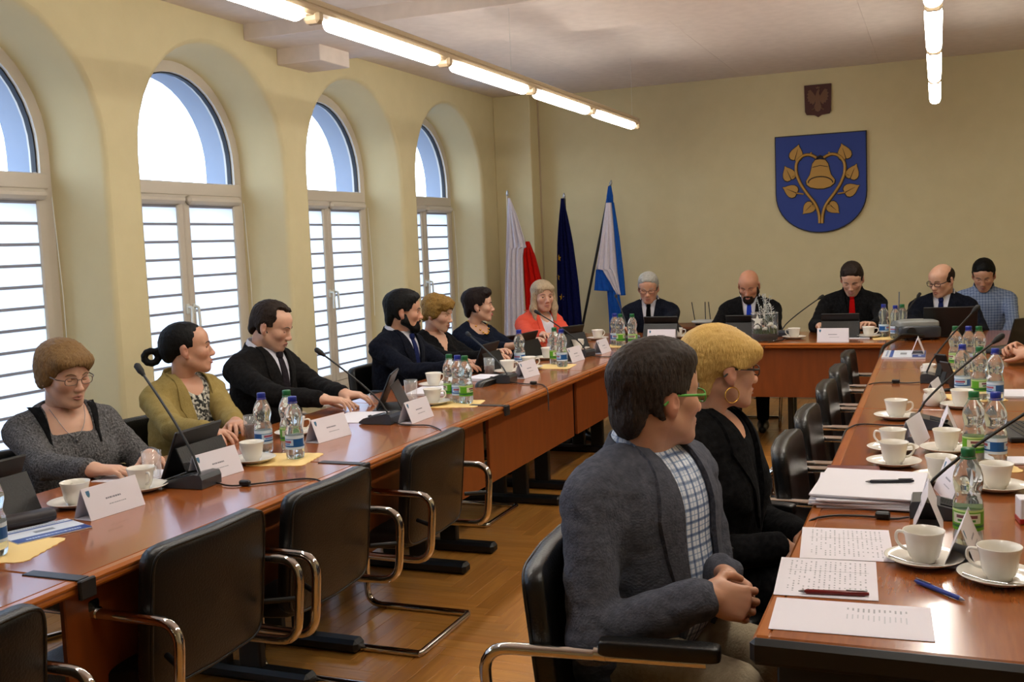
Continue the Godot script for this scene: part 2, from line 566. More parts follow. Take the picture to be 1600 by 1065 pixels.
func build_window(n: int, zc: float) -> void:
	var w := structure("window_%d" % n)
	var c := Vector2(zc, 1.5)
	var st := tool()
	ring_frame(st, arch(zc, 0.60), arch(zc, 0.535), FX, FX - 0.07, c)
	cbox(st, Vector3(FX - 0.03, SILL + 0.035, zc), Vector3(0.08, 0.07, 1.14), 0.006)
	cbox(st, Vector3(FX - 0.028, 1.88, zc), Vector3(0.085, 0.08, 1.14), 0.006)
	part(w, "frame", done(st), M.upvc)
	st = tool()
	ring_frame(st, arch(zc, 0.535, 20, 1.92), arch(zc, 0.527, 20, 1.928), FX - 0.02, FX - 0.05, c)
	part(w, "gasket", done(st), M.gasket)
	# fanlight glass
	var fan := PackedVector2Array()
	for p in arch(zc, 0.53, 20, 1.92):
		fan.append(Vector2(p.x, p.y))
	var to_x := Basis(Vector3(0, 0, 1), Vector3(0, 1, 0), Vector3(-1, 0, 0))
	var pm := tool()
	var idx := Geometry2D.triangulate_polygon(fan)
	for t in range(0, idx.size(), 3):
		var tri := []
		for u in 3:
			tri.append(Vector3(FX - 0.04, fan[idx[t + u]].y, fan[idx[t + u]].x))
		poly(pm, tri, Vector3(-9, 1, zc))
	part(w, "pane", done(pm), M.pane)
	for s in [-1.0, 1.0]:
		var z0: float = zc + s * 0.002
		var z1: float = zc + s * 0.535
		var zm := (z0 + z1) / 2
		var wd := absf(z1 - z0)
		var y0 := SILL + 0.07
		var y1 := 1.84
		st = tool()
		for e in [[z0 + s * 0.027, 0.054], [z1 - s * 0.025, 0.05]]:
			cbox(st, Vector3(FX - 0.02, (y0 + y1) / 2, e[0]), Vector3(0.075, y1 - y0, e[1]), 0.007)
		cbox(st, Vector3(FX - 0.02, y0 + 0.03, zm), Vector3(0.075, 0.06, wd - 0.09), 0.007)
		cbox(st, Vector3(FX - 0.02, y1 - 0.03, zm), Vector3(0.075, 0.06, wd - 0.09), 0.007)
		var sash := part(w, "sash", done(st), M.upvc)
		part(sash, "pane", boxmesh(Vector3(0.004, y1 - y0 - 0.1, wd - 0.09), 0.0005), M.pane, Vector3(FX - 0.035, (y0 + y1) / 2, zm))
		var hd := tool()
		cbox(hd, Vector3(FX + 0.022, 1.16, z0 + s * 0.027), Vector3(0.012, 0.06, 0.026), 0.004)
		tube(hd, rounded([Vector3(FX + 0.025, 1.17, z0 + s * 0.027), Vector3(FX + 0.055, 1.17, z0 + s * 0.027), Vector3(FX + 0.055, 1.05, z0 + s * 0.034)], 0.012), 0.0085, 8)
		part(sash, "handle", done(hd), M.wall_white)
		# day and night roller blind in its cassette
		var bz: float = zm + s * 0.002
		var bw := wd - 0.098
		part(w, "blind_cassette", boxmesh(Vector3(0.05, 0.052, wd - 0.02), 0.018), M.upvc, Vector3(FX + 0.035, 1.812, zm))
		var yt := 1.765
		var k := 0
		var sh := tool()
		cbox(sh, Vector3(FX + 0.003, 1.777, bz), Vector3(0.0015, 0.024, bw), 0.0003)
		var bt := tool()
		quad(bt, Vector3(0, -0.0229, bw / 2), Vector3(0, 0.0229, bw / 2), Vector3(0, 0.0229, -bw / 2), Vector3(0, -0.0229, -bw / 2))
		var bm := done(bt)
		while yt > y0 + 0.10:
			part(w, "blind_band", bm, M.band, Vector3(FX + 0.004, yt - 0.0215, bz))
			part(w, "blind_band", bm, M.band, Vector3(FX + 0.004, yt - 0.0665, bz))
			cbox(sh, Vector3(FX + 0.003, yt - 0.097, bz), Vector3(0.0015, 0.016, bw), 0.0003)
			yt -= 0.105
			k += 1
		cbox(sh, Vector3(FX + 0.003, yt - 0.01, bz), Vector3(0.0015, 0.06, bw), 0.0003)
		part(w, "blind_gap", done(sh), M.sheer)
		part(w, "blind_weight", boxmesh(Vector3(0.014, 0.02, bw), 0.005), M.upvc, Vector3(FX + 0.006, yt - 0.04, bz))
		if s < 0:
			part(w, "blind_chain", tubed([Vector3(FX + 0.05, 1.80, z1 - 0.012), Vector3(FX + 0.055, 1.3, z1 - 0.03), Vector3(FX + 0.05, 0.95, z1 - 0.035)], 0.0025, 5), M.wall_white)

func build_ceiling() -> void:
	var c := structure("ceiling")
	part(c, "slab", boxmesh(Vector3(XR + 4.8, 0.2, ZF - ZB + 0.4), 0.001), M.ceiling, Vector3((XR - 4.4) / 2, HC + 0.106, (ZF + ZB) / 2))
	var nx := 5
	var x0 := WX
	var dx := (XR - WX) / nx
	var z := ZB
	var dz := 1.22
	var bm := boxmesh(Vector3(dx - 0.0012, 0.008, dz - 0.0012), 0.0004)
	while z < ZF:
		for i in nx:
			part(c, "board", bm, M.ceiling, Vector3(x0 + dx * (i + 0.5), HC + 0.003, z + dz / 2))
		z += dz
	# a broad shallow beam crosses the room and rests on a boxed corbel at the window wall
	part(c, "beam", boxmesh(Vector3(XR - WX, 0.10, 0.9), 0.004), M.ceiling, Vector3((XR + WX) / 2, HC - 0.045, -5.9))
	part(c, "corbel", boxmesh(Vector3(0.32, 0.12, 0.36), 0.004), M.ceiling, Vector3(WX + 0.16, HC - 0.135, -5.97))

func plank_mesh(l: float, w: float, uv0: Vector2, tone: Color) -> ArrayMesh:
	var st := tool()
	plank_add(st, Vector3.ZERO, Basis(), l, w, uv0, tone)
	return done(st)

func plank_add(st: SurfaceTool, at: Vector3, bs: Basis, l: float, w: float, uv0: Vector2, tone: Color) -> void:
	# long side along local z, top face with eased edges
	st.set_smooth_group(-1)
	st.set_color(tone)
	var a := Vector2(w / 2 - 0.0006, l / 2 - 0.0006)
	var b := a - Vector2(0.0008, 0.0008)
	var t := [Vector3(-b.x, 0, -b.y), Vector3(b.x, 0, -b.y), Vector3(b.x, 0, b.y), Vector3(-b.x, 0, b.y)]
	var e := [Vector3(-a.x, -0.0006, -a.y), Vector3(a.x, -0.0006, -a.y), Vector3(a.x, -0.0006, a.y), Vector3(-a.x, -0.0006, a.y)]
	var g := [Vector3(-a.x, -0.012, -a.y), Vector3(a.x, -0.012, -a.y), Vector3(a.x, -0.012, a.y), Vector3(-a.x, -0.012, a.y)]
	var put := func(v: Vector3) -> void:
		st.set_uv(uv0 + Vector2(v.x * 3.0, v.z * 0.3))
		st.add_vertex(at + bs * v)
	for q in [[t[0], t[1], t[2], t[3]]]:
		for i in [0, 1, 2, 0, 2, 3]:
			put.call(q[i])
	for k in 4:
		var k1 := (k + 1) % 4
		for i in [[e[k], e[k1], t[k1], t[k]], [g[k], g[k1], e[k1], e[k]]]:
			for j in [0, 1, 2, 0, 2, 3]:
				put.call(i[j])

func build_floor() -> void:
	var f := structure("floor")
	part(f, "screed", boxmesh(Vector3(XR + 4.4, 0.2, ZF - ZB + 0.3), 0.001), M.black_matt, Vector3((XR - 4.0) / 2, -0.1075, (ZF + ZB) / 2))
	var rng := RandomNumberGenerator.new()
	rng.seed = 77
	var w := 0.07
	var m := 6
	var l := w * m
	var all := []
	for i in range(int(WX / w) - 8, int(XR / w) + 8):
		for j in range(int(ZB / w) - 8, int(ZF / w) + 8):
			var s := posmod(i - j, 2 * m)
			if s == 0:
				all.append([Vector3((i + m * 0.5) * w, 0, (j + 0.5) * w), true])
			elif s == 2 * m - 1:
				all.append([Vector3((i + 0.5) * w, 0, (j + m * 0.5) * w), false])
	var near := []
	var rest := []
	for p in all:
		var at: Vector3 = p[0]
		if at.x < WX - 0.02 or at.x > XR + 0.02 or at.z < ZB - 0.02 or at.z > ZF + 0.02:
			continue
		if at.x > -2.05 and at.x < -0.5 and at.z < -2.75:
			near.append(p)
		else:
			rest.append(p)
	near.sort_custom(func(a, b): return a[0].length() < b[0].length())
	var variants := []
	for k in 14:
		var v := rng.randf_range(0.78, 1.12)
		variants.append(plank_mesh(l, w, Vector2(rng.randf(), rng.randf()), Color(v, v * rng.randf_range(0.94, 1.0), v * rng.randf_range(0.88, 1.0))))
	var turn := Basis(Vector3.UP, PI / 2)
	var st := tool()
	for k in near.size():
		if k < 300:
			part(f, "plank", variants[rng.randi() % 14], M.parquet, near[k][0], turn if near[k][1] else Basis())
		else:
			rest.append(near[k])
	for p in rest:
		var v := rng.randf_range(0.78, 1.12)
		plank_add(st, p[0], turn if p[1] else Basis(), l, w, Vector2(rng.randf(), rng.randf()), Color(v, v * rng.randf_range(0.94, 1.0), v * rng.randf_range(0.88, 1.0)))
	var far := part(f, "plank_field", done(st), M.parquet)
	far.set_meta("kind", "stuff")

# ------------------------------------------------------------------ lamps
func build_lamps() -> void:
	var y := 2.32
	for side in [[-2.19, "long pendant row of fluorescent lamps over the window-side tables", -8.10], [-0.013, "long pendant row of fluorescent lamps over the right-hand tables", -8.08]]:
		var x: float = side[0]
		var t := thing("pendant_lamp", side[1], "lamp", Vector3(x, y, side[2]))
		var n := 6
		var pitch := 1.149
		var st := tool()
		cbox(st, Vector3(0, 0.085, n * pitch / 2 - 0.06), Vector3(0.035, 0.028, n * pitch + 0.04), 0.006)
		cbox(st, Vector3(0, 0.053, n * pitch / 2 - 0.06), Vector3(0.056, 0.04, n * pitch + 0.02), 0.012)
		part(t, "rail", done(st), M.lamp_body)
		# diffuser: half-round trough with rounded ends
		var dm := tool()
		dm.set_smooth_group(1)
		var l := 1.035
		var ns := 14
		var prof := []
		for k in 17:
			var u := -1.0 + 2.0 * k / 16.0
			prof.append(u)
		for k in 16:
			for s in ns:
				var v := []
				for cc in [[k, s], [k, s + 1], [k + 1, s + 1], [k + 1, s]]:
					var zz: float = prof[cc[0]]
					var sc := pow(maxf(0.0, 1.0 - pow(absf(zz), 24.0)), 0.5)
					var an: float = PI - 0.75 + (PI + 1.5) * cc[1] / ns
					v.append(Vector3(cos(an) * 0.036 * sc, sin(an) * 0.030 * sc + 0.025, zz * l / 2))
				dm.add_vertex(v[0]); dm.add_vertex(v[1]); dm.add_vertex(v[2])
				dm.add_vertex(v[0]); dm.add_vertex(v[2]); dm.add_vertex(v[3])
		var diff := done(dm)
		for k in n:
			var zc := 0.566 + k * pitch
			part(t, "tube_diffuser", diff, M.tube, Vector3(0, 0, zc))
			var cp := tool()
			cbox(cp, Vector3(0, 0.03, zc - 0.572), Vector3(0.07, 0.05, 0.05), 0.012)
			part(t, "end_cap", done(cp), M.lamp_body)
			var al := AreaLight3D.new()
			al.name = "tube_light"
			al.area_size = Vector2(0.07, 1.01)
			al.area_normalize_energy = true
			al.light_color = Color(1.0, 0.95, 0.87)
			al.light_energy = LAMP_E
			al.area_range = 14.0
			al.shadow_enabled = true
			al.transform = Transform3D(Basis(Vector3.RIGHT, -PI / 2), Vector3(0, -0.006, zc))
			t.add_child(al, true)
		for k in 3:
			part(t, "cord", tubed([Vector3(0, 0.09, 0.08 + k * 2.5), Vector3(0, HC - y, 0.08 + k * 2.5)], 0.0011, 5), M.wall_white)

# ------------------------------------------------------------------ tables and chairs
func table_leg(parent: Node3D, at: Vector3, yaw: float) -> void:
	var bs := Basis(Vector3.UP, yaw)
	var st := tool()
	for s in [-1.0, 1.0]:
		cbox(st, Vector3(s * 0.068, 0.36, 0), Vector3(0.092, 0.64, 0.035), 0.006)
	cbox(st, Vector3(0, 0.028, 0), Vector3(0.62, 0.05, 0.07), 0.014)
	cbox(st, Vector3(0, 0.688, 0), Vector3(0.56, 0.03, 0.05), 0.004)
	part(parent, "leg", done(st), M.black, at, bs)

func table(label: String, x0: float, x1: float, z0: float, z1: float, inner: String, legs: Array, panel := true, grain_x := false) -> Node3D:
	# inner names the side that looks into the U: "+x", "-x" or "+z"
	var c := Vector3((x0 + x1) / 2, 0, (z0 + z1) / 2)
	var t := thing("conference_table", label, "table", c, 0.0, "tables of the U")
	var sx := x1 - x0 - 0.004
	var sz := absf(z1 - z0) - 0.004
	var st := tool()
	var e := 0.022
	var off := Vector3.ZERO
	var size := Vector3(sx, 0.034, sz)
	match inner:
		"+x": off = Vector3(-e / 2, 0, 0); size.x -= e
		"-x": off = Vector3(e / 2, 0, 0); size.x -= e
		"+z": off = Vector3(0, 0, -e / 2); size.z -= e
	if grain_x:
		# the mesh is turned a quarter so that the grain follows the length
		cbox(st, Vector3.ZERO, Vector3(size.z, size.y, size.x), 0.004)
		part(t, "top", done(st), M.table, Vector3(0, TOP - 0.017, 0) + off, Basis(Vector3.UP, PI / 2))
	else:
		cbox(st, Vector3.ZERO, size, 0.004)
		part(t, "top", done(st), M.table, Vector3(0, TOP - 0.017, 0) + off)
	st = tool()
	var bs := Basis()
	var es := Vector3(e + 0.012, 0.034, sz)
	var ep := Vector3.ZERO
	var pp := Vector3.ZERO
	var ps := Vector3(0.018, 0.33, sz - 0.06)
	match inner:
		"+x": ep = Vector3(sx / 2 - e / 2, 0, 0); pp = Vector3(sx / 2 - 0.10, 0, 0)
		"-x": ep = Vector3(-sx / 2 + e / 2, 0, 0); pp = Vector3(-sx / 2 + 0.10, 0, 0)
		"+z":
			ep = Vector3(0, 0, sz / 2 - e / 2); pp = Vector3(0, 0, sz / 2 - 0.06)
			es = Vector3(e + 0.012, 0.034, sx)
			ps = Vector3(0.018, 0.33, sx - 0.02)
			bs = Basis(Vector3.UP, PI / 2)
	cbox(st, Vector3(0, 0, 0), Vector3(es.x, 0.018, es.z), 0.007)
	cbox(st, Vector3(0, -0.015, 0), Vector3(es.x - 0.008, 0.02, es.z), 0.007)
	part(t, "edge", done(st), M.table_edge, Vector3(0, TOP - 0.0095, 0) + ep, bs)
	if panel:
		part(t, "front_panel", boxmesh(ps, 0.003), M.panel, Vector3(0, 0.535, 0) + pp, bs)
	for l in legs:
		table_leg(t, Vector3(l[0], 0, l[1]) - c, l[2])
	return t

func build_tables() -> void:
	var zs := [-0.525, -1.795, -3.064, -4.333, -5.602]
	var names := ["window-side table unit nearest the camera, cut by the left edge of the picture", "window-side table unit with the nearest cups, below the woman in grey", "window-side table unit in front of the man in the dark suit", "window-side table unit in front of the bearded man"]
	for i in 4:
		var t := table(names[i], -2.65, -1.82, zs[i], zs[i + 1], "+x", [[-2.27, zs[i] - 0.16, 0.0], [-2.27, zs[i + 1] + 0.16, 0.0]])
		# dark plate across the joint at the aisle edge
		var st := tool()
		var c: Vector3 = t.position
		cbox(st, Vector3(-1.90, TOP + 0.0015, zs[i]) - c, Vector3(0.17, 0.003, 0.035), 0.001)
		cbox(st, Vector3(-1.806, TOP - 0.02, zs[i]) - c, Vector3(0.012, 0.046, 0.05), 0.003)
		part(t, "joint_plate", done(st), M.plate)
	table("corner table unit by the flags, in front of the woman in coral", -2.65, -1.82, -5.602, -7.95, "+x", [[-2.27, -5.8, 0.0], [-2.27, -6.9, 0.0]])
	table("head table below the crest, with the long wooden front", -1.82, -0.31, -7.10, -7.95, "+z", [[-1.6, -7.5, PI / 2], [-0.95, -7.5, PI / 2]], true, true)
	var rz := [-1.86, -3.16, -4.46, -5.76, -7.95]
	var rn := ["right-hand table unit nearest the camera, with loose printed sheets", "right-hand table unit with the pile of papers and three cups", "right-hand table unit beside the middle black chairs", "right-hand corner table unit carrying the projector"]
	for i in 4:
		var t := table(rn[i], -0.31, 0.52, rz[i], rz[i + 1], "-x", [[0.15, rz[i] - 0.2, 0.0], [0.15, rz[i + 1] + 0.2, 0.0]])
		if i == 0:
			var st := tool()
			var c: Vector3 = t.position
			cbox(st, Vector3(0.105, TOP - 0.026, -1.856) - c, Vector3(0.845, 0.05, 0.022), 0.01)
			part(t, "black_end_edge", done(st), M.black)
			part(t, "end_panel", boxmesh(Vector3(0.76, 0.6, 0.02), 0.004), M.black_matt, Vector3(0.105, 0.39, -1.90) - c)

func cushion(w: float, h: float, d: float, e1 := 0.22, e2 := 0.3, bend := 0.0, nu := 28, nv := 14) -> ArrayMesh:
	# rounded slab, bowed along z by bend * x squared
	var st := tool()
	st.set_smooth_group(1)
	var f := func(u: float, v: float) -> Vector3:
		var cu := cos(u)
		var su := sin(u)
		var cv := cos(v)
		var sv := sin(v)
		var k := pow(absf(cv), e2)
		var x := w / 2 * signf(cu) * pow(absf(cu), e1) * k
		var y := h / 2 * signf(su) * pow(absf(su), e1) * k
		var z := d / 2 * signf(sv) * pow(absf(sv), e2)
		return Vector3(x, y, z + bend * x * x)
	for i in nu:
		for j in nv:
			var u0 := TAU * i / nu
			var u1 := TAU * (i + 1) / nu
			var v0 := -PI / 2 + PI * j / nv
			var v1 := -PI / 2 + PI * (j + 1) / nv
			var a: Vector3 = f.call(u0, v0)
			var b: Vector3 = f.call(u0, v1)
			var c: Vector3 = f.call(u1, v1)
			var d_: Vector3 = f.call(u1, v0)
			st.add_vertex(a); st.add_vertex(b); st.add_vertex(c)
			st.add_vertex(a); st.add_vertex(c); st.add_vertex(d_)
	return done(st)

func make_chair() -> Node3D:
	# faces local +z
	var t := thing("cantilever_chair", "", "chair", Vector3.ZERO, 0.0, "black leather cantilever chairs")
	part(t, "seat", cushion(0.45, 0.44, 0.075, 0.25, 0.35), M.leather, Vector3(0, 0.415, 0.0), Basis(Vector3.RIGHT, -PI / 2 + 0.05))
	var bk := part(t, "backrest", cushion(0.46, 0.37, 0.06, 0.2, 0.32, 0.35), M.leather, Vector3(0, 0.585, -0.225), Basis(Vector3.RIGHT, -0.10))
	var ring := []
	for i in 40:
		var a := TAU * i / 40
		var x := 0.226 * signf(cos(a)) * pow(absf(cos(a)), 0.22)
		var y := 0.181 * signf(sin(a)) * pow(absf(sin(a)), 0.22)
		ring.append(Vector3(x, y, -0.022 + 0.35 * x * x))
	part(bk, "piping", tubed(ring, 0.0045, 6, true), M.leather)
	for s in [-1.0, 1.0]:
		var x: float = s * 0.252
		var st := tool()
		tube(st, rounded([Vector3(s * 0.215, 0.013, -0.235), Vector3(s * 0.215, 0.013, 0.225), Vector3(s * 0.235, 0.372, 0.225), Vector3(x, 0.372, -0.315), Vector3(x, 0.608, -0.335), Vector3(x, 0.608, 0.14)], 0.065, 6), 0.0135, 10)
		part(t, "side_frame", done(st), M.chrome)
		var pd := part(t, "arm_pad", cushion(0.045, 0.036, 0.25, 0.4, 0.25), M.leather, Vector3(x, 0.628, 0.045))
		part(pd, "clamp", tubed([Vector3(0, -0.018, -0.135), Vector3(0, -0.018, -0.11)], 0.0165, 10), M.chrome)
	part(t, "rear_tube", tubed(rounded([Vector3(-0.215, 0.013, -0.19), Vector3(-0.215, 0.013, -0.235), Vector3(0.215, 0.013, -0.235), Vector3(0.215, 0.013, -0.19)], 0.04, 5), 0.0125, 10), M.chrome)
	part(t, "cross_tube", tubed([Vector3(-0.245, 0.375, 0.02), Vector3(0.245, 0.375, 0.02)], 0.010, 8), M.chrome)
	for s in [-1.0, 1.0]:
		part(t, "back_bracket", tubed([Vector3(s * 0.252, 0.50, -0.326), Vector3(s * 0.20, 0.50, -0.245)], 0.008, 8), M.black)
	return t

func build_chairs() -> void:
	var proto := make_chair()
	var list := [
		[Vector3(-1.97, 0, -1.37), -PI / 2, "empty black chair cut by the lower left corner of the picture"],
		[Vector3(-1.99, 0, -2.17), -PI / 2, "empty black chair at the left table, second from the left edge of the picture"],
		[Vector3(-1.97, 0, -2.73), -PI / 2, "empty black chair at the left table, third from the left edge of the picture"],
		[Vector3(-1.965, 0, -3.46), -PI / 2, "empty black chair whose chrome floor loop shows whole on the parquet"],
		[Vector3(-2.42, 0, -5.12), -PI / 2, "chrome-framed chair pushed far under the left table beyond the empty row"],
		[Vector3(-0.25, 0, -3.62), PI / 2, "empty black chair right behind the blonde woman's hand, nearest of the right row"],
		[Vector3(-0.25, 0, -4.22), PI / 2, "second nearest empty black chair along the right-hand table"],
		[Vector3(-0.25, 0, -4.98), PI / 2, "third empty black chair along the right-hand table"],
		[Vector3(-0.25, 0, -5.60), PI / 2, "fourth empty black chair along the right-hand table"],
		[Vector3(-0.25, 0, -6.28), PI / 2, "farthest empty black chair of the right row, against the head table"],
		[Vector3(-0.60, 0, -2.27), PI / 2 + 0.10, "black chair under the man in the grey jacket"],
		[Vector3(-0.62, 0, -2.99), PI / 2 - 0.2, "black chair under the blonde woman in the foreground"],
		[Vector3(-2.99, 0, -2.93), PI / 2 - 0.45, "black chair under the woman in the grey dress"],
		[Vector3(-3.05, 0, -3.70), PI / 2 - 0.2, "black chair under the woman in the mustard blazer"],
		[Vector3(-3.04, 0, -4.28), PI / 2, "black chair under the man in the dark suit with a laptop case"],
		[Vector3(-3.02, 0, -5.62), PI / 2, "black chair under the bearded man"],
		[Vector3(-3.02, 0, -6.14), PI / 2 - 0.25, "black chair under the curly blonde woman in black"],
		[Vector3(-3.02, 0, -6.78), PI / 2 - 0.3, "black chair under the short-haired woman in navy"],
		[Vector3(-2.78, 0, -7.47), PI / 2 - 0.6, "black chair under the woman in the coral jacket"],
		[Vector3(-2.14, 0, -8.18), 0.1, "black chair under the grey-haired man at the head table"],
		[Vector3(-1.345, 0, -8.19), 0.1, "black chair under the bald bearded man at the head table"],
		[Vector3(-0.59, 0, -8.17), 0.0, "black chair under the man with the red tie"],
		[Vector3(0.03, 0, -8.21), -0.1, "black chair under the balding man in glasses"],
		[Vector3(0.323, 0, -8.83), 0.0, "black chair under the man in the checked blue shirt"],
		[Vector3(0.85, 0, -5.98), -PI / 2, "black chair under the person cut by the right edge"]]
	for i in list.size():
		var l: Array = list[i]
		if i == 0:
			proto.position = l[0]
			proto.rotation.y = l[1]
			proto.set_meta("label", l[2])
		else:
			copy(proto, l[2], l[0], l[1])

# ------------------------------------------------------------------ on the walls
func leaf_poly(sc: float, mirror: float) -> PackedVector2Array:
	# heart-shaped linden leaf, tip at the top, stalk at the origin
	var pts := [[0.0, 0.02], [0.10, -0.02], [0.27, 0.0], [0.40, 0.14], [0.42, 0.34], [0.34, 0.55], [0.20, 0.74], [0.10, 0.86], [0.02, 1.0], [-0.06, 0.86], [-0.20, 0.72], [-0.34, 0.54], [-0.41, 0.33], [-0.38, 0.13], [-0.25, 0.0], [-0.10, -0.02]]
	var o := PackedVector2Array()
	for p in pts:
		o.append(Vector2(p[0] * mirror, p[1]) * sc)
	return o

func turned(pg: PackedVector2Array, ang: float, at: Vector2) -> PackedVector2Array:
	var o := PackedVector2Array()
	for p in pg:
		o.append(p.rotated(ang) + at)
	return o

func build_crests() -> void:
	# blue shield with a gold bell between linden branches
	var sx := 0.765
	var sy := 0.850
	var at := Vector3(-0.937, 1.885, ZB)
	var t := thing("coat_of_arms", "large blue shield with a golden bell framed by leafy golden branches", "coat of arms", at)
	var sh := func(k: float) -> PackedVector2Array:
		var o := PackedVector2Array([Vector2(-sx / 2, sy / 2) * k, Vector2(sx / 2, sy / 2) * k])
		for i in 25:
			var a := PI * i / 24
			o.append(Vector2(sx / 2 * cos(a), -0.075 - 0.35 * pow(sin(a), 0.92)) * k)
		return o
	part(t, "backboard", prismed(sh.call(1.0), 0.002, 0.026), M.shield_rim)
	part(t, "field", prismed(sh.call(0.978), 0.0, 0.032), M.shield_blue)
	var uv := func(px: float, py: float) -> Vector2:
		# from the drawing's units (measured across the shield) to metres
		return Vector2((px - 407.0) / 565.0 * sx, -(py - 393.0 - (px - 407.0) * -0.04) / 600.0 * sy + sy / 2)
	var rise := func(p: Vector2, z: float) -> Vector3: return Vector3(p.x, p.y, z)
	# branches
	for s in [-1.0, 1.0]:
		var ctr := [[8, 935], [10, 880], [30, 820], [80, 760], [125, 695], [152, 625], [148, 560], [105, 520], [60, 517], [22, 538]]
		var pts := []
		var rad := []
		for i in ctr.size():
			pts.append(rise.call(uv.call(407.0 + s * ctr[i][0], ctr[i][1]), 0.032))
			rad.append(0.0125 - 0.0006 * i)
		var pr := part(t, "branch_outline", tubed(rounded(pts, 0.05, 3), 0.0165, 8), M.gold_line, Vector3(0, 0, -0.004))
		part(t, "branch", tubed(rounded(pts, 0.05, 3), 0.0125, 8), M.gold, Vector3(0, 0, 0.009))
		var twig := tool()
		for q in [[[60, 517], [52, 505]], [[150, 640], [175, 650]], [[105, 757], [150, 750]], [[40, 835], [62, 822]], [[146, 560], [150, 540]]]:
			tube(twig, [rise.call(uv.call(407.0 + s * q[0][0], q[0][1]), 0.038), rise.call(uv.call(407.0 + s * q[1][0], q[1][1]), 0.040)], 0.007, 6)
		part(t, "twig", done(twig), M.gold)
		var leaves := [[150, 548, 100, -0.22], [178, 652, 105, -0.18], [150, 750, 100, -1.05], [58, 822, 92, -2.25]]
		var tips := [[122, 445], [228, 560], [212, 735], [112, 880]]
		for i in 4:
			var a: Vector2 = uv.call(407.0 + s * leaves[i][0], leaves[i][1])
			var ln: float = [0.135, 0.13, 0.13, 0.118][i]
			var dirs := [Vector2(-0.30 * s, 1.0), Vector2(0.42 * s, 1.0), Vector2(0.85 * s, 0.42), Vector2(0.8 * s, -0.75)]
			var bias: Array = [Vector2(0.010 * s, 0), Vector2(0.005 * s, -0.02), Vector2(0.0, 0.0), Vector2(-0.01 * s, 0.005)]
			var ang: float = dirs[i].angle() - PI / 2
			var lo := part(t, "leaf_outline", prismed(turned(leaf_poly(ln * 1.12, s), ang, a + bias[i] - dirs[i].normalized() * 0.008), 0.030, 0.0345), M.gold_line)
			var lf := part(t, "leaf", prismed(turned(leaf_poly(ln, s), ang, a + bias[i]), 0.030, 0.041), M.gold)
			var rb := tool()
			var tip: Vector2 = a + bias[i] + dirs[i].normalized() * ln * 0.7
			tube(rb, [rise.call(a + bias[i], 0.041), rise.call(tip, 0.0415)], [0.0035, 0.001], 5)
			part(lf, "midrib", done(rb), M.gold_line)
	# bell: half-round body, flared lip and the open mouth
	var bell := func(k: float) -> PackedVector2Array:
		var o := PackedVector2Array()
		for p in [[0, 548], [30, 552], [48, 575], [56, 610], [64, 640], [88, 672], [84, 692], [60, 712], [20, 724], [-20, 724], [-62, 716], [-84, 700], [-88, 678], [-64, 640], [-56, 610], [-48, 575], [-30, 552]]:
			o.append((uv.call(407.0 + p[0], p[1]) - uv.call(407.0, 640)) * k + uv.call(407.0, 640))
		return o
	part(t, "bell_outline", prismed(bell.call(1.07), 0.030, 0.034), M.gold_line)
	var bl := part(t, "bell", prismed(bell.call(1.0), 0.030, 0.046), M.gold)
	var rim := []
	for i in 13:
		var a := PI + PI * i / 12
		rim.append(rise.call(uv.call(407.0 + 76 * cos(a), 690 + 38 * sin(a)), 0.047))
	part(bl, "bell_rim", tubed(rim, 0.0045, 6), M.gold_line)
	part(bl, "bell_waist", tubed([rise.call(uv.call(360, 596), 0.047), rise.call(uv.call(407, 585), 0.048), rise.call(uv.call(455, 594), 0.047)], 0.0028, 5), M.gold_line)
	part(bl, "bell_loop", tubed([rise.call(uv.call(385, 540), 0.042), rise.call(uv.call(407, 528), 0.044), rise.call(uv.call(428, 540), 0.042)], 0.010, 7), M.gold_line)
	# small dark plaque with an eagle
	var e := thing("eagle_plaque", "small dark red wooden plaque with a crowned eagle above the blue shield", "plaque", Vector3(-0.951, 2.593, ZB))
	var pl := PackedVector2Array()
	for p in [[-0.112, 0.135], [0.112, 0.135], [0.108, -0.09], [0.095, -0.115], [0.03, -0.122], [0.0, -0.140], [-0.03, -0.122], [-0.095, -0.115], [-0.108, -0.09]]:
		pl.append(Vector2(p[0], p[1]))
	part(e, "board", prismed(pl, 0.002, 0.022), M.plaque)
	var body := PackedVector2Array()
	for p in [[0.0, 0.085], [0.012, 0.10], [0.018, 0.085], [0.010, 0.06], [0.022, 0.03], [0.02, -0.02], [0.03, -0.05], [0.02, -0.085], [0.0, -0.095], [-0.02, -0.085], [-0.03, -0.05], [-0.02, -0.02], [-0.022, 0.03], [-0.012, 0.06], [-0.006, 0.08]]:
		body.append(Vector2(p[0], p[1]))
	part(e, "eagle_body", prismed(body, 0.02, 0.030), M.bronze)
	for s in [-1.0, 1.0]:
		var wing := PackedVector2Array()
		for p in [[0.018, 0.035], [0.04, 0.07], [0.06, 0.095], [0.082, 0.085], [0.075, 0.07], [0.09, 0.06], [0.079, 0.045], [0.09, 0.03], [0.077, 0.018], [0.083, 0.0], [0.067, -0.004], [0.068, -0.022], [0.05, -0.018], [0.045, -0.035], [0.028, -0.02], [0.02, 0.0]]:
			wing.append(Vector2(p[0] * s, p[1]))
		part(e, "eagle_wing", prismed(wing, 0.02, 0.027), M.bronze)
		part(e, "eagle_leg", tubed([Vector3(0.015 * s, -0.045, 0.025), Vector3(0.038 * s, -0.075, 0.025), Vector3(0.05 * s, -0.078, 0.025)], 0.005, 6), M.bronze)
	var cr := PackedVector2Array()
	for p in [[-0.012, 0.102], [0.016, 0.102], [0.02, 0.118], [0.010, 0.110], [0.002, 0.122], [-0.006, 0.110], [-0.016, 0.118]]:
		cr.append(Vector2(p[0], p[1]))
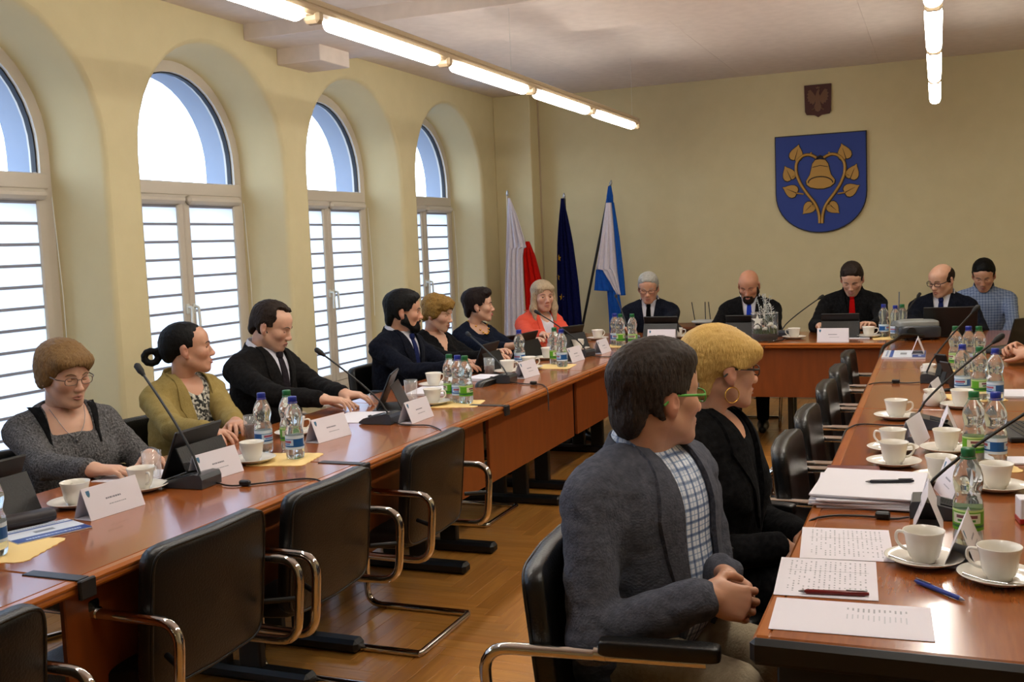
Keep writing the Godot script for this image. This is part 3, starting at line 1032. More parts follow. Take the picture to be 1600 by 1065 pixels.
	part(e, "crown", prismed(cr, 0.02, 0.028), M.bronze)

# ------------------------------------------------------------------ things on the tables
func print_image(w: int, h: int, bg: Color, marks: Array) -> ImageTexture:
	var im := Image.create(w, h, false, Image.FORMAT_RGB8)
	im.fill(bg)
	for m in marks:
		im.fill_rect(Rect2i(m[0], m[1], m[2], m[3]), m[4])
	im.generate_mipmaps()
	return ImageTexture.create_from_image(im)

func printed(tex: Texture2D, rough := 0.75) -> StandardMaterial3D:
	var m := mat(Color.WHITE, rough)
	m.albedo_texture = tex
	return m

func words(rng: RandomNumberGenerator, x0: int, x1: int, y: int, h: int, c: Color) -> Array:
	# a line of tiny illegible print
	var o := []
	var x := x0
	while x < x1:
		var l := rng.randi_range(3, 9)
		o.append([x, y, mini(l, x1 - x), h, c])
		x += l + 2
	return o

func make_prints() -> void:
	var rng := RandomNumberGenerator.new()
	rng.seed = 5
	var white := Color(0.87, 0.85, 0.88)
	var ink := Color(0.45, 0.45, 0.50)
	var m := [[16, 10, 16, 12, Color(0.25, 0.42, 0.55)], [18, 22, 12, 5, Color(0.25, 0.42, 0.50)], [21, 27, 6, 3, Color(0.35, 0.45, 0.50)]]
	m.append_array(words(rng, 92, 164, 44, 5, ink))
	m.append_array(words(rng, 100, 178, 64, 3, Color(0.58, 0.58, 0.62)))
	M.card_print = printed(print_image(256, 100, white, m))
	# sheets of numbers: print runs in columns
	var g := []
	for c in 16:
		var x := 30 + c * 13
		for r in 14:
			if rng.randf() < 0.8:
				g.append([x, 24 + r * 20, 4, rng.randi_range(7, 15), Color(0.64, 0.64, 0.67)])
	g.append([24, 110, 212, 2, Color(0.6, 0.6, 0.62)])
	M.sheet_table = printed(print_image(256, 330, white, g))
	var s := []
	for c in 12:
		s.append([170 + c * 12, 40, 4, rng.randi_range(12, 28), Color(0.62, 0.62, 0.65)])
		s.append([170 + c * 12, 84, 3, rng.randi_range(20, 50), Color(0.74, 0.74, 0.77)])
	M.sheet_list = printed(print_image(360, 220, white, s))
	var gl := Color(0.35, 0.62, 0.10)
	var l := [[0, 0, 256, 10, Color(0.75, 0.85, 0.55)], [0, 70, 256, 12, Color(0.10, 0.38, 0.20)]]
	for k in 2:
		l.append_array([[20 + k * 128, 16, 84, 46, Color(0.82, 0.84, 0.74)], [30 + k * 128, 24, 60, 14, Color(0.45, 0.25, 0.28)], [36 + k * 128, 44, 50, 10, Color(0.25, 0.50, 0.22)]])
	M.label_green = printed(print_image(256, 96, gl, l), 0.4)
	l = [[0, 0, 256, 22, Color(0.80, 0.86, 0.92)], [0, 80, 256, 16, Color(0.75, 0.82, 0.90)]]
	for k in 2:
		l.append_array([[24 + k * 128, 26, 76, 42, Color(0.70, 0.80, 0.90)], [34 + k * 128, 34, 56, 16, Color(0.60, 0.30, 0.40)], [40 + k * 128, 54, 44, 8, Color(0.30, 0.45, 0.75)]])
	M.label_blue = printed(print_image(256, 96, Color(0.05, 0.32, 0.58), l), 0.4)
	var b := [[0, 0, 256, 60, Color(0.10, 0.22, 0.50)], [0, 150, 256, 16, Color(0.12, 0.28, 0.58)], [90, 88, 70, 30, Color(0.45, 0.47, 0.50)]]
	b.append_array(words(rng, 30, 220, 20, 14, Color(0.75, 0.8, 0.9)))
	b.append_array(words(rng, 20, 230, 176, 8, Color(0.3, 0.4, 0.6)))
	M.brochure = printed(print_image(256, 200, Color(0.80, 0.82, 0.86), b), 0.4)

func make_bottle(cap: Material, lab: Material) -> Node3D:
	var t := thing("water_bottle", "", "bottle")
	var prof := []
	for p in [[0, 0.004], [0.018, 0.003], [0.024, 0.0], [0.029, 0.003], [0.0322, 0.012], [0.0325, 0.03], [0.0318, 0.033], [0.0318, 0.086], [0.0325, 0.09], [0.0315, 0.098], [0.0275, 0.110], [0.0270, 0.118], [0.0300, 0.130], [0.0325, 0.140], [0.0327, 0.150], [0.0310, 0.162], [0.0265, 0.176], [0.0190, 0.190], [0.0140, 0.198], [0.0132, 0.203], [0.0, 0.204]]:
		prof.append(Vector2(p[0], p[1]))
	part(t, "body", lathed(prof, 24), M.water)
	var st := tool()
	lathe(st, [Vector2(0.0329, 0.036), Vector2(0.0329, 0.084)], 24)
	part(t, "label", done(st), lab)
	st = tool()
	lathe(st, [Vector2(0.0172, 0.197), Vector2(0.0172, 0.200), Vector2(0.0155, 0.201)], 20)
	lathe(st, [Vector2(0, 0.202), Vector2(0.0148, 0.202), Vector2(0.0155, 0.2035), Vector2(0.0155, 0.218), Vector2(0.0143, 0.2205), Vector2(0, 0.221)], 20)
	part(t, "cap", done(st), cap)
	return t

func make_cup() -> Node3D:
	var t := thing("coffee_cup", "", "cup")
	var prof := []
	for p in [[0, 0.002], [0.021, 0.002], [0.0225, 0.0], [0.0245, 0.002], [0.0245, 0.006], [0.030, 0.012], [0.0345, 0.025], [0.037, 0.042], [0.0395, 0.056], [0.0435, 0.068], [0.0432, 0.0695], [0.0418, 0.0692], [0.0375, 0.056], [0.035, 0.042], [0.0325, 0.026], [0.028, 0.014], [0.015, 0.009], [0, 0.008]]:
		prof.append(Vector2(p[0], p[1]))
	part(t, "bowl", lathed(prof, 28), M.china)
	part(t, "handle", tubed(rounded([Vector3(0.037, 0.056, 0), Vector3(0.060, 0.060, 0), Vector3(0.064, 0.038, 0), Vector3(0.048, 0.022, 0), Vector3(0.033, 0.020, 0)], 0.014, 4), 0.0036, 7), M.china)
	return t

func make_saucer(spoon: bool) -> Node3D:
	var t := thing("saucer_with_spoon" if spoon else "saucer", "", "saucer")
	var prof := []
	for p in [[0, 0.003], [0.038, 0.003], [0.040, 0.0], [0.044, 0.001], [0.060, 0.007], [0.080, 0.0165], [0.0815, 0.018], [0.080, 0.0188], [0.060, 0.0105], [0.042, 0.0065], [0.028, 0.006], [0.026, 0.0045], [0, 0.0045]]:
		prof.append(Vector2(p[0], p[1]))
	part(t, "plate", lathed(prof, 36), M.china)
	if spoon:
		var st := tool()
		tube(st, [Vector3(-0.070, 0.022, 0.035), Vector3(-0.03, 0.014, 0.046), Vector3(0.012, 0.0125, 0.052)], [0.003, 0.002, 0.0022], 6)
		tube(st, [Vector3(0.008, 0.0125, 0.0515), Vector3(0.022, 0.0125, 0.054), Vector3(0.034, 0.013, 0.056), Vector3(0.044, 0.0145, 0.0575)], [0.003, 0.009, 0.0095, 0.002], 8, false, 0.3)
		part(t, "teaspoon", done(st), M.spoon)
	return t

func make_card() -> Node3D:
	# folded paper tent, 20 cm long along local x, printed side to +z
	var t := thing("name_card", "", "name card", Vector3.ZERO, 0.0, "folded name cards")
	var l := 0.20
	var h := 0.088
	var w := 0.068
	var th := 0.0009
	var tilt := atan2(w / 2, h)
	var sl := Vector2(w / 2, h).length()
	part(t, "front_face", boxmesh(Vector3(l, sl, th), 0.0002), M.paper, Vector3(0, h / 2, w / 4), Basis(Vector3.RIGHT, -tilt))
	part(t, "back_face", boxmesh(Vector3(l, sl, th), 0.0002), M.paper, Vector3(0, h / 2, -w / 4), Basis(Vector3.RIGHT, tilt))
	part(t, "base_flap", boxmesh(Vector3(l, th, w - 0.002), 0.0002), M.paper, Vector3(0, th / 2 + 0.0003, 0))
	var st := tool()
	quad(st, Vector3(-l / 2, -sl / 2, 0), Vector3(-l / 2, sl / 2, 0), Vector3(l / 2, sl / 2, 0), Vector3(l / 2, -sl / 2, 0))
	part(t, "print", done(st), M.card_print, Vector3(0, h / 2 + sin(tilt) * 0.0008, w / 4 + cos(tilt) * 0.0008), Basis(Vector3.RIGHT, -tilt))
	return t

func make_tablet(w := 0.25, h := 0.175) -> Node3D:
	# tablet in an open folio, screen to local +z
	var t := thing("tablet", "", "tablet", Vector3.ZERO, 0.0, "tablets in black folio cases")
	var tilt := 0.42
	part(t, "slate", boxmesh(Vector3(w, h, 0.010), 0.004), M.black, Vector3(0, h / 2 * cos(tilt) + 0.006, -0.01 - h / 2 * sin(tilt)), Basis(Vector3.RIGHT, -tilt))
	part(t, "cover_prop", boxmesh(Vector3(w, h * 0.72, 0.004), 0.0015), M.leather, Vector3(0, h * 0.30 + 0.003, -0.102), Basis(Vector3.RIGHT, 0.42))
	part(t, "cover_base", boxmesh(Vector3(w, 0.004, 0.15), 0.0015), M.leather, Vector3(0, 0.0022, -0.065))
	part(t, "screen", boxmesh(Vector3(w - 0.03, h - 0.03, 0.001), 0.0003), M.screen, Vector3(0, h / 2 * cos(tilt) + 0.006 + 0.0055 * sin(tilt), -0.01 - h / 2 * sin(tilt) + 0.0055 * cos(tilt)), Basis(Vector3.RIGHT, -tilt))
	return t

func microphone(label: String, at: Vector2, yaw: float, head: Vector3, cable: Array, block := false) -> void:
	# wedge-shaped desk unit with a gooseneck; head is a world position
	var t := thing("desk_microphone", label, "microphone", Vector3(at.x, TOP, at.y), yaw, "gooseneck desk microphones")
	var st := tool()
	var pg := PackedVector2Array()
	for p in [[-0.075, 0.002], [0.075, 0.002], [0.076, 0.010], [0.055, 0.024], [-0.045, 0.046], [-0.070, 0.044], [-0.076, 0.030]]:
		pg.append(Vector2(p[0], p[1]))
	prism(st, pg, -0.052, 0.052, Basis(Vector3.UP, -PI / 2))
	part(t, "base", done(st), M.mic_grey)
	var sp := tool()
	for i in 5:
		cbox(sp, Vector3(-0.03 + i * 0.015, 0.034, 0.018), Vector3(0.008, 0.002, 0.045), 0.0006, Basis(Vector3.RIGHT, 0.22))
	part(t, "speaker_grille", done(sp), M.black_matt)
	part(t, "button", boxmesh(Vector3(0.016, 0.006, 0.012), 0.002), M.black, Vector3(0.0, 0.028, 0.052), Basis(Vector3.RIGHT, 0.22))
	var inv := t.transform.affine_inverse()
	var h: Vector3 = inv * head
	var b := Vector3(0.02, 0.044, -0.048)
	var dir := (h - b)
	var pts := []
	for i in 11:
		var u := i / 10.0
		var p := b.lerp(h, u)
		p.y += sin(u * PI) * 0.0 + (pow(u, 0.62) - u) * dir.y * 0.55
		pts.append(p)
	var neck := part(t, "gooseneck", tubed(pts, 0.0042, 8), M.black)
	var d: Vector3 = (pts[10] - pts[8]).normalized()
	part(t, "capsule", tubed([pts[10] - d * 0.012, pts[10], pts[10] + d * 0.008, pts[10] + d * 0.034, pts[10] + d * 0.041], [0.006, 0.0085, 0.0115, 0.0115, 0.006], 12), M.black_matt)
	if cable.size() > 1:
		var cp := []
		for c in cable:
			cp.append(inv * c)
		part(t, "cable", tubed(rounded(cp, 0.05, 4), 0.0028, 6), M.black)
		if block:
			var q: Vector3 = cp[1].lerp(cp[2], 0.5)
			part(t, "plug_block", boxmesh(Vector3(0.02, 0.018, 0.036), 0.004), M.black, q + Vector3(0, 0.006, 0))

func flat(n: String, label: String, cat: String, c: Vector3, size: Vector3, yaw: float, m: Material, face: Material = null, turn_print := 0) -> Node3D:
	# a thin sheet or booklet, optionally with print on its top
	var t := thing(n, label, cat, c, yaw)
	part(t, "sheet", boxmesh(size, minf(0.001, size.y * 0.3)), m, Vector3(0, size.y / 2, 0))
	if face:
		var st := tool()
		var a := [Vector3(-size.x / 2, 0, size.z / 2), Vector3(-size.x / 2, 0, -size.z / 2), Vector3(size.x / 2, 0, -size.z / 2), Vector3(size.x / 2, 0, size.z / 2)]
		quad(st, a[turn_print % 4], a[(1 + turn_print) % 4], a[(2 + turn_print) % 4], a[(3 + turn_print) % 4])
		part(t, "print", done(st), face, Vector3(0, size.y + 0.0003, 0))
	return t

func pen(label: String, a: Vector3, b: Vector3, c: Color) -> void:
	var m := mat(c, 0.3)
	var t := thing("pen", label, "pen", a)
	var d := b - a
	part(t, "barrel", tubed([d * 0.08, d * 0.12, d * 0.7, d * 0.93, d], [0.002, 0.0048, 0.0052, 0.0050, 0.003], 10), m)
	part(t, "tip", tubed([Vector3.ZERO, d * 0.03, d * 0.085], [0.0008, 0.002, 0.004], 8), M.steel)
	part(t, "clip", tubed([d * 0.68 + Vector3(0, 0.0062, 0), d * 0.98 + Vector3(0, 0.0062, 0)], 0.0015, 6), M.steel)

func build_items() -> void:
	M.screen = mat(Color(0.02, 0.02, 0.025), 0.08)
	M.mic_grey = mat(Color(0.20, 0.215, 0.24), 0.25)
	make_prints()
	# yellow paper napkins under the bottles
	var dst := tool()
	var dp := PackedVector2Array()
	for i in 48:
		var a := TAU * i / 48
		var r := 0.115 / maxf(absf(cos(a)), absf(sin(a))) * 0.93 + 0.004 * (i % 2)
		dp.append(Vector2(cos(a), sin(a)) * minf(r, 0.145))
	prism(dst, dp, 0.0, 0.0016, Basis(Vector3.RIGHT, -PI / 2))
	var dm := done(dst)
	var naps := [[-2.20, -1.93, 0.3, "at the left edge of the picture"], [-2.14, -3.08, 0.2, "under the bottles before the mustard blazer"], [-2.06, -4.36, 0.2, "under the bottles before the bearded man"], [-2.09, -5.78, 0.1, "under the bottles before the woman in coral"], [-2.0, -6.98, 0.3, "under the three bottles before the grey-haired man"], [-0.30, -7.42, 0.1, "under the bottles beside the projector"], [0.12, -5.78, 0.2, "under the farthest bottle group on the right-hand table"], [0.14, -4.80, 0.25, "under the middle bottle group on the right-hand table"], [0.10, -3.42, 0.3, "under the two bottles near the pile of papers"]]
	for n in naps:
		var t := thing("napkin", "yellow scalloped paper napkin " + n[3], "napkin", Vector3(n[0], TOP, n[1]), n[2], "yellow napkins under the bottles")
		part(t, "paper", dm, M.doily)
	# bottles
	var bg := make_bottle(M.cap_green, M.label_green)
	var bb := make_bottle(M.cap_blue, M.label_blue)
	var bl := [
		[1, -2.190, -1.886, "blue-capped water bottle cut by the left edge of the picture"],
		[1, -2.293, -3.174, "blue-capped water bottle standing alone in front of the dark suit's sleeve"],
		[1, -2.112, -3.104, "blue-capped water bottle in front of the half-hidden green-capped one, left table"],
		[0, -2.232, -3.246, "green-capped water bottle half hidden behind a blue-capped one, left table"],
		[0, -2.138, -4.446, "left green-capped bottle of the three before the bearded man"],
		[1, -2.075, -4.404, "blue-capped bottle between two green caps before the bearded man"],
		[0, -2.027, -4.381, "right green-capped bottle of the three before the bearded man"],
		[1, -2.300, -5.750, "blue-capped bottle standing before the coral sleeve"],
		[0, -2.128, -5.889, "green-capped bottle right before the woman in coral"],
		[1, -2.040, -5.767, "blue-capped bottle beside the green cap before the woman in coral"],
		[1, -2.080, -7.000, "blue-capped bottle, leftmost of three before the grey-haired man"],
		[0, -2.025, -6.950, "green-capped bottle, middle of three before the grey-haired man"],
		[0, -1.935, -6.930, "green-capped bottle, rightmost of three before the grey-haired man"],
		[1, -0.341, -7.517, "blue-capped bottle on the head table right of the red tie"],
		[1, -0.262, -7.379, "blue-capped bottle touching the projector"],
		[0, -0.222, -7.475, "green-capped bottle behind the projector's blue-capped bottle"],
		[0, 0.082, -5.75, "green-capped bottle, left in the farthest right-table trio"],
		[1, 0.143, -5.74, "blue-capped bottle in the middle of the farthest right-table trio"],
		[0, 0.190, -5.73, "green-capped bottle, right in the farthest right-table trio"],
		[1, 0.096, -4.85, "left blue-capped bottle of the middle right-table trio"],
		[0, 0.160, -4.75, "green-capped bottle between two blue caps on the right-hand table"],
		[1, 0.216, -4.68, "right blue-capped bottle of the middle right-table trio"],
		[0, 0.100, -3.45, "green-capped bottle of the near pair on the right-hand table"],
		[1, 0.160, -3.44, "blue-capped bottle of the near pair on the right-hand table"],
		[0, 0.062, -2.552, "large-looking green-labelled bottle behind the nearest cups"]]
	var seen := [false, false]
	for i in bl.size():
		var k: int = bl[i][0]
		var src: Node3D = bb if k == 1 else bg
		var at := Vector3(bl[i][1], TOP + 0.0018, bl[i][2])
		var grp := "water bottles with blue caps" if k == 1 else "water bottles with green caps"
		if not seen[k]:
			seen[k] = true
			src.position = at
			src.rotation.y = i * 1.3
			src.set_meta("label", bl[i][3])
			src.set_meta("group", grp)
		else:
			copy(src, bl[i][3], at, i * 1.3, grp)
	# cups on saucers
	var cup := make_cup()
	var sau := make_saucer(false)
	var spo := make_saucer(true)
	var cl := [
		[-2.384, -2.354, "behind the nearest name card on the left table", 2.6, false],
		[-2.325, -2.566, "between the nearest name card and the microphone, left table", -0.4, false],
		[-2.230, -3.015, "in front of the woman in the mustard blazer", 2.9, false],
		[-2.383, -3.508, "behind the bottles before the dark suit", 0.5, false],
		[-2.449, -4.896, "in front of the bearded man's chest", 1.0, false],
		[-2.175, -4.330, "beside the three bottles before the bearded man", 0.2, false],
		[-2.262, -5.460, "beside the third microphone of the left table", 0.3, false],
		[-2.270, -6.150, "by the lap of the woman in coral", 0.6, false],
		[-2.200, -5.640, "left of the bottles before the woman in coral", 0.2, false],
		[-2.247, -6.676, "behind the microphone before the woman in coral", 1.2, false],
		[-2.333, -7.400, "in the corner of the tables left of the grey-haired man", 0.9, false],
		[-1.760, -7.498, "at the grey-haired man's right of his name card", 0.1, false],
		[-0.920, -7.410, "right of the flower vase on the head table", 2.9, false],
		[-0.436, -7.474, "right of the red tie's name card", 0.2, false],
		[-0.150, -4.225, "farthest single one at the aisle edge of the right-hand table", 0.3, false],
		[-0.138, -3.591, "farther of the pair above the pile of papers", 2.8, false],
		[-0.127, -3.373, "nearer of the pair above the pile of papers", 0.4, false],
		[0.024, -3.610, "beside the second right-hand microphone", 0.3, false],
		[0.006, -3.180, "right behind the pile of papers, half hidden by a folded card", 0.8, false],
		[0.147, -3.107, "behind the large-looking green-labelled bottle", 2.7, false],
		[0.087, -4.519, "in front of the middle bottle trio, right-hand table", 0.2, false],
		[-0.030, -2.377, "left of the two nearest, beside the loose sheets", 2.75, true],
		[0.114, -2.290, "at the right edge of the picture, nearest the camera", 2.9, true]]
	for i in cl.size():
		var c: Array = cl[i]
		var sp: bool = c[4]
		var lab: String = ("white saucer with a teaspoon " if sp else "white saucer ") + c[2]
		var src: Node3D = spo if sp else sau
		var at := Vector3(c[0], TOP + 0.0005, c[1])
		if i == 0 or i == 21:
			src.position = at
			src.rotation.y = 0.0
			src.set_meta("label", lab)
			src.set_meta("group", "white saucers")
		else:
			copy(src, lab, at, 0.0 if sp else float(i), "white saucers")
		var cat := at + Vector3(0, 0.0046, 0)
		var cla: String = "white china cup " + c[2]
		if i == 0:
			cup.position = cat
			cup.rotation.y = c[3]
			cup.set_meta("label", cla)
			cup.set_meta("group", "white china cups")
		else:
			copy(cup, cla, cat, c[3], "white china cups")
	# folded name cards: centre, direction of the printed face
	var card := make_card()
	var kl := [
		[-2.223, -2.32, 1.49, "nearest one on the left table, before the woman in grey"],
		[-2.216, -2.79, 1.49, "half hidden behind the first microphone of the left table"],
		[-2.205, -3.472, 1.44, "right of the bottles before the dark suit"],
		[-2.055, -3.925, 1.56, "right of the second microphone of the left table"],
		[-2.095, -5.33, 1.5, "beside the third microphone of the left table"],
		[-2.070, -6.06, 1.5, "nearly edge-on behind the bottles before the woman in coral"],
		[-2.035, -6.53, 1.55, "between the fourth microphone and the corner of the tables"],
		[-1.807, -7.23, 0.0, "facing the room before the grey-haired man"],
		[-1.405, -7.36, 0.0, "hidden behind the foreground blonde head, before the bald man"],
		[-0.645, -7.215, 0.0, "facing the room before the red tie"],
		[-0.107, -6.42, -PI / 2, "standing on the blue brochure of the right-hand table"],
		[-0.015, -4.70, -PI / 2 - 0.15, "edge-on beside the middle right-hand microphone"],
		[-0.080, -3.76, -PI / 2 - 0.2, "edge-on behind the pair of cups, right-hand table"],
		[0.030, -3.94, -PI / 2, "edge-on behind the second right-hand microphone"],
		[0.040, -3.00, -PI / 2 + 0.2, "bent, leaning by the green-labelled bottle"],
		[-0.024, -2.72, -PI / 2, "edge-on behind the left nearest cup"],
		[0.052, -2.45, PI / 2 - 0.1, "edge-on between the two nearest cups"]]
	for i in kl.size():
		var k: Array = kl[i]
		var at := Vector3(k[0], TOP + 0.0004, k[1])
		var lab: String = "folded white name card, " + k[3]
		if i == 10:
			at.y += 0.012
		if i == 0:
			card.position = at
			card.rotation.y = k[2]
			card.set_meta("label", lab)
		else:
			copy(card, lab, at, k[2])
	# tablets in folios, screens towards their users
	var tab := make_tablet()
	var tl := [
		[-2.585, -2.17, -PI / 2, "black folio tablet at the left edge before the woman in grey"],
		[-2.36, -2.80, -PI / 2 + 0.05, "black folio tablet before the mustard blazer, behind the first microphone"],
		[-2.40, -4.22, -PI / 2 + 0.35, "black folio tablet under the dark suit's hands"],
		[-2.48, -5.56, -PI / 2, "black folio tablet before the curly blonde woman"],
		[-2.50, -6.24, -PI / 2 - 0.1, "black folio tablet before the woman in navy"],
		[-2.36, -6.72, -PI / 2 - 0.4, "black folio tablet held on edge by the woman in coral"],
		[-0.62, -7.56, PI, "black folio tablet held by the man with the red tie"],
		[-1.86, -7.50, PI, "black folio tablet before the grey-haired man"],
		[-1.27, -7.52, PI, "black folio tablet before the bald man, behind the vase"]]
	for i in tl.size():
		var k: Array = tl[i]
		var at := Vector3(k[0], TOP + 0.0004, k[1])
		if i == 0:
			tab.position = at
			tab.rotation.y = k[2]
			tab.set_meta("label", k[3])
		else:
			copy(tab, k[3], at, k[2])
	# microphones
	microphone("grey desk microphone nearest on the left table, neck before the mustard blazer", Vector2(-2.208, -2.662), -PI / 2 + 0.05, Vector3(-2.42, 1.094, -2.711), [Vector3(-2.135, TOP + 0.006, -2.69), Vector3(-2.06, TOP + 0.004, -2.66), Vector3(-1.99, TOP + 0.004, -2.72), Vector3(-1.88, TOP + 0.004, -2.82), Vector3(-1.80, TOP + 0.002, -2.80), Vector3(-1.785, TOP - 0.12, -2.80)], true)
	microphone("grey desk microphone before the man in the dark suit", Vector2(-2.177, -3.838), -PI / 2, Vector3(-2.42, 1.034, -3.801), [Vector3(-2.10, TOP + 0.006, -3.82), Vector3(-2.03, TOP + 0.004, -3.77), Vector3(-1.93, TOP + 0.004, -3.80), Vector3(-1.81, TOP + 0.004, -3.68), Vector3(-1.79, TOP - 0.1, -3.66)])
	microphone("grey desk microphone before the curly blonde woman", Vector2(-2.153, -5.094), -PI / 2, Vector3(-2.42, 0.970, -5.313), [Vector3(-2.08, TOP + 0.006, -5.06), Vector3(-1.98, TOP + 0.004, -5.01), Vector3(-1.89, TOP + 0.004, -5.02), Vector3(-1.80, TOP + 0.004, -4.86), Vector3(-1.785, TOP - 0.1, -4.82)], true)
	microphone("dark desk microphone before the woman in coral", Vector2(-2.111, -6.333), -PI / 2 - 0.3, Vector3(-2.38, 1.015, -6.323), [Vector3(-2.04, TOP + 0.006, -6.30), Vector3(-1.95, TOP + 0.004, -6.25), Vector3(-1.87, TOP + 0.004, -6.3), Vector3(-1.80, TOP + 0.002, -6.2), Vector3(-1.785, TOP - 0.1, -6.2)])
	microphone("desk microphone before the grey-haired man", Vector2(-2.06, -7.30), PI + 0.6, Vector3(-2.283, 1.033, -7.75), [])
	microphone("desk microphone right of the flower vase on the head table", Vector2(-0.99, -7.62), PI - 0.4, Vector3(-0.784, 0.995, -7.75), [Vector3(-1.0, TOP + 0.006, -7.55), Vector3(-0.98, TOP + 0.004, -7.3), Vector3(-1.06, TOP + 0.004, -7.11), Vector3(-1.10, TOP - 0.06, -7.085), Vector3(-1.25, TOP - 0.11, -7.085)])
	microphone("desk microphone behind the projector, before the balding man", Vector2(-0.24, -7.66), PI, Vector3(-0.13, 0.99, -7.85), [])
	microphone("farthest desk microphone of the right-hand table", Vector2(-0.003, -5.268), PI / 2, Vector3(0.155, 1.06, -5.40), [Vector3(-0.08, TOP + 0.006, -5.22), Vector3(-0.13, TOP + 0.004, -5.2), Vector3(-0.24, TOP + 0.004, -5.23), Vector3(-0.32, TOP + 0.004, -5.14), Vector3(-0.33, TOP - 0.1, -5.12)], true)
	microphone("middle desk microphone of the right-hand table, neck bent far to the right", Vector2(-0.024, -4.049), PI / 2, Vector3(0.193, 1.04, -4.20), [Vector3(-0.10, TOP + 0.006, -4.06), Vector3(-0.15, TOP + 0.004, -4.05), Vector3(-0.28, TOP + 0.004, -4.08), Vector3(-0.318, TOP + 0.003, -3.93), Vector3(-0.33, TOP - 0.1, -3.80)])
	microphone("nearest desk microphone of the right-hand table, neck leaving the picture", Vector2(0.008, -2.797), PI / 2, Vector3(0.257, 1.026, -2.90), [Vector3(-0.07, TOP + 0.006, -2.74), Vector3(-0.10, TOP + 0.004, -2.72), Vector3(-0.16, TOP + 0.004, -2.735), Vector3(-0.25, TOP + 0.004, -2.73), Vector3(-0.316, TOP + 0.003, -2.66), Vector3(-0.33, TOP - 0.1, -2.60)], true)
	# papers
	flat("paper_sheet", "printed sheet nearest the camera, its list in one corner", "paper", Vector3(-0.153, TOP + 0.0004, -1.995), Vector3(0.285, 0.0008, 0.175), 0.05, M.paper, M.sheet_list)
	flat("paper_sheet", "middle printed sheet covered in a number table, red pen on it", "paper", Vector3(-0.218, TOP + 0.0004, -2.225), Vector3(0.20, 0.0008, 0.255), 0.07, M.paper, M.sheet_table)
	flat("paper_sheet", "farther printed sheet with a number table, beside the left nearest cup", "paper", Vector3(-0.200, TOP + 0.0004, -2.487), Vector3(0.20, 0.0008, 0.255), 0.09, M.paper, M.sheet_table)
	pen("red ballpoint pen lying on the middle printed sheet", Vector3(-0.262, TOP + 0.0068, -2.108), Vector3(-0.128, TOP + 0.0068, -2.125), Color(0.42, 0.03, 0.04))
	pen("blue ballpoint pen before the left nearest cup", Vector3(0.046, TOP + 0.0056, -2.138), Vector3(-0.045, TOP + 0.0056, -2.236), Color(0.10, 0.20, 0.55))
	var rng := RandomNumberGenerator.new()
	rng.seed = 9
	for i in 7:
		var y := TOP + 0.0004 + i * 0.0052
		var nm: String = ["paper_stack", "paper_stack"][i % 2]
		flat(nm, "sheaf %s in the white pile on the right-hand table" % ["at the bottom", "second from the bottom", "third from the bottom", "in the middle", "third from the top", "second from the top", "topmost"][i], "papers", Vector3(-0.175 + rng.randf_range(-0.006, 0.006), y, -2.97 + rng.randf_range(-0.008, 0.008)), Vector3(0.275, 0.005, 0.33), rng.randf_range(-0.06, 0.06), M.paper)
	pen("black pen on the pile of white papers", Vector3(-0.185, TOP + 0.042, -2.955), Vector3(-0.062, TOP + 0.042, -2.99), Color(0.03, 0.03, 0.10))
	flat("folder", "thin red folder beyond the pile of papers", "folder", Vector3(-0.235, TOP + 0.0004, -3.235), Vector3(0.15, 0.012, 0.12), 0.1, mat(Color(0.36, 0.06, 0.03), 0.4))
	flat("brochure", "blue and white brochure at the left edge, before the woman in grey", "brochure", Vector3(-2.245, TOP + 0.0004, -2.095), Vector3(0.15, 0.004, 0.20), -0.35, M.paper, M.brochure, 1)
	flat("brochure", "blue and white brochure at the far aisle edge of the right-hand table", "brochure", Vector3(-0.18, TOP + 0.0004, -6.38), Vector3(0.23, 0.011, 0.36), 0.0, M.paper, M.brochure, 1)
	flat("paper_sheet", "white sheets under the dark suit's hands", "paper", Vector3(-2.34, TOP + 0.0004, -3.95), Vector3(0.21, 0.0015, 0.29), 0.2, M.paper)
	flat("paper_sheet", "white sheets before the woman in the mustard blazer", "paper", Vector3(-2.50, TOP + 0.0004, -2.74), Vector3(0.21, 0.0015, 0.20), 0.1, M.paper)
	flat("paper_sheet", "white papers before the curly blonde woman", "paper", Vector3(-2.36, TOP + 0.0004, -4.72), Vector3(0.21, 0.012, 0.29), 0.15, M.paper)
	flat("notebook", "papers with a dark cover before the short-haired woman in navy", "notebook", Vector3(-2.27, TOP + 0.0004, -5.20), Vector3(0.20, 0.016, 0.18), -0.1, M.paper)
	flat("paper_sheet", "white papers under the red tie's tablet", "paper", Vector3(-0.60, TOP + 0.0004, -7.50), Vector3(0.34, 0.004, 0.26), 0.05, M.paper)
	flat("paper_sheet", "white papers beside the bald man's laptop", "paper", Vector3(-1.50, TOP + 0.0004, -7.52), Vector3(0.26, 0.006, 0.2), 0.1, M.paper)
	flat("paper_sheet", "white sheet on the right-hand table behind the near bottle pair", "paper", Vector3(0.36, TOP + 0.0004, -4.9), Vector3(0.3, 0.01, 0.21), 0.1, M.paper)
	flat("paper_sheet", "white card at the right edge beside the near bottle pair", "paper", Vector3(0.235, TOP + 0.0004, -3.50), Vector3(0.12, 0.006, 0.10), 0.2, M.paper)
	var bx := thing("tea_box", "small white and red box at the right edge of the picture", "box", Vector3(0.215, TOP + 0.0004, -2.78), 0.15)
	part(bx, "carton", boxmesh(Vector3(0.075, 0.05, 0.055), 0.002), M.paper, Vector3(0, 0.037, 0))
	part(bx, "red_foot", boxmesh(Vector3(0.077, 0.014, 0.057), 0.002), mat(Color(0.6, 0.06, 0.05), 0.5), Vector3(0, 0.007, 0))
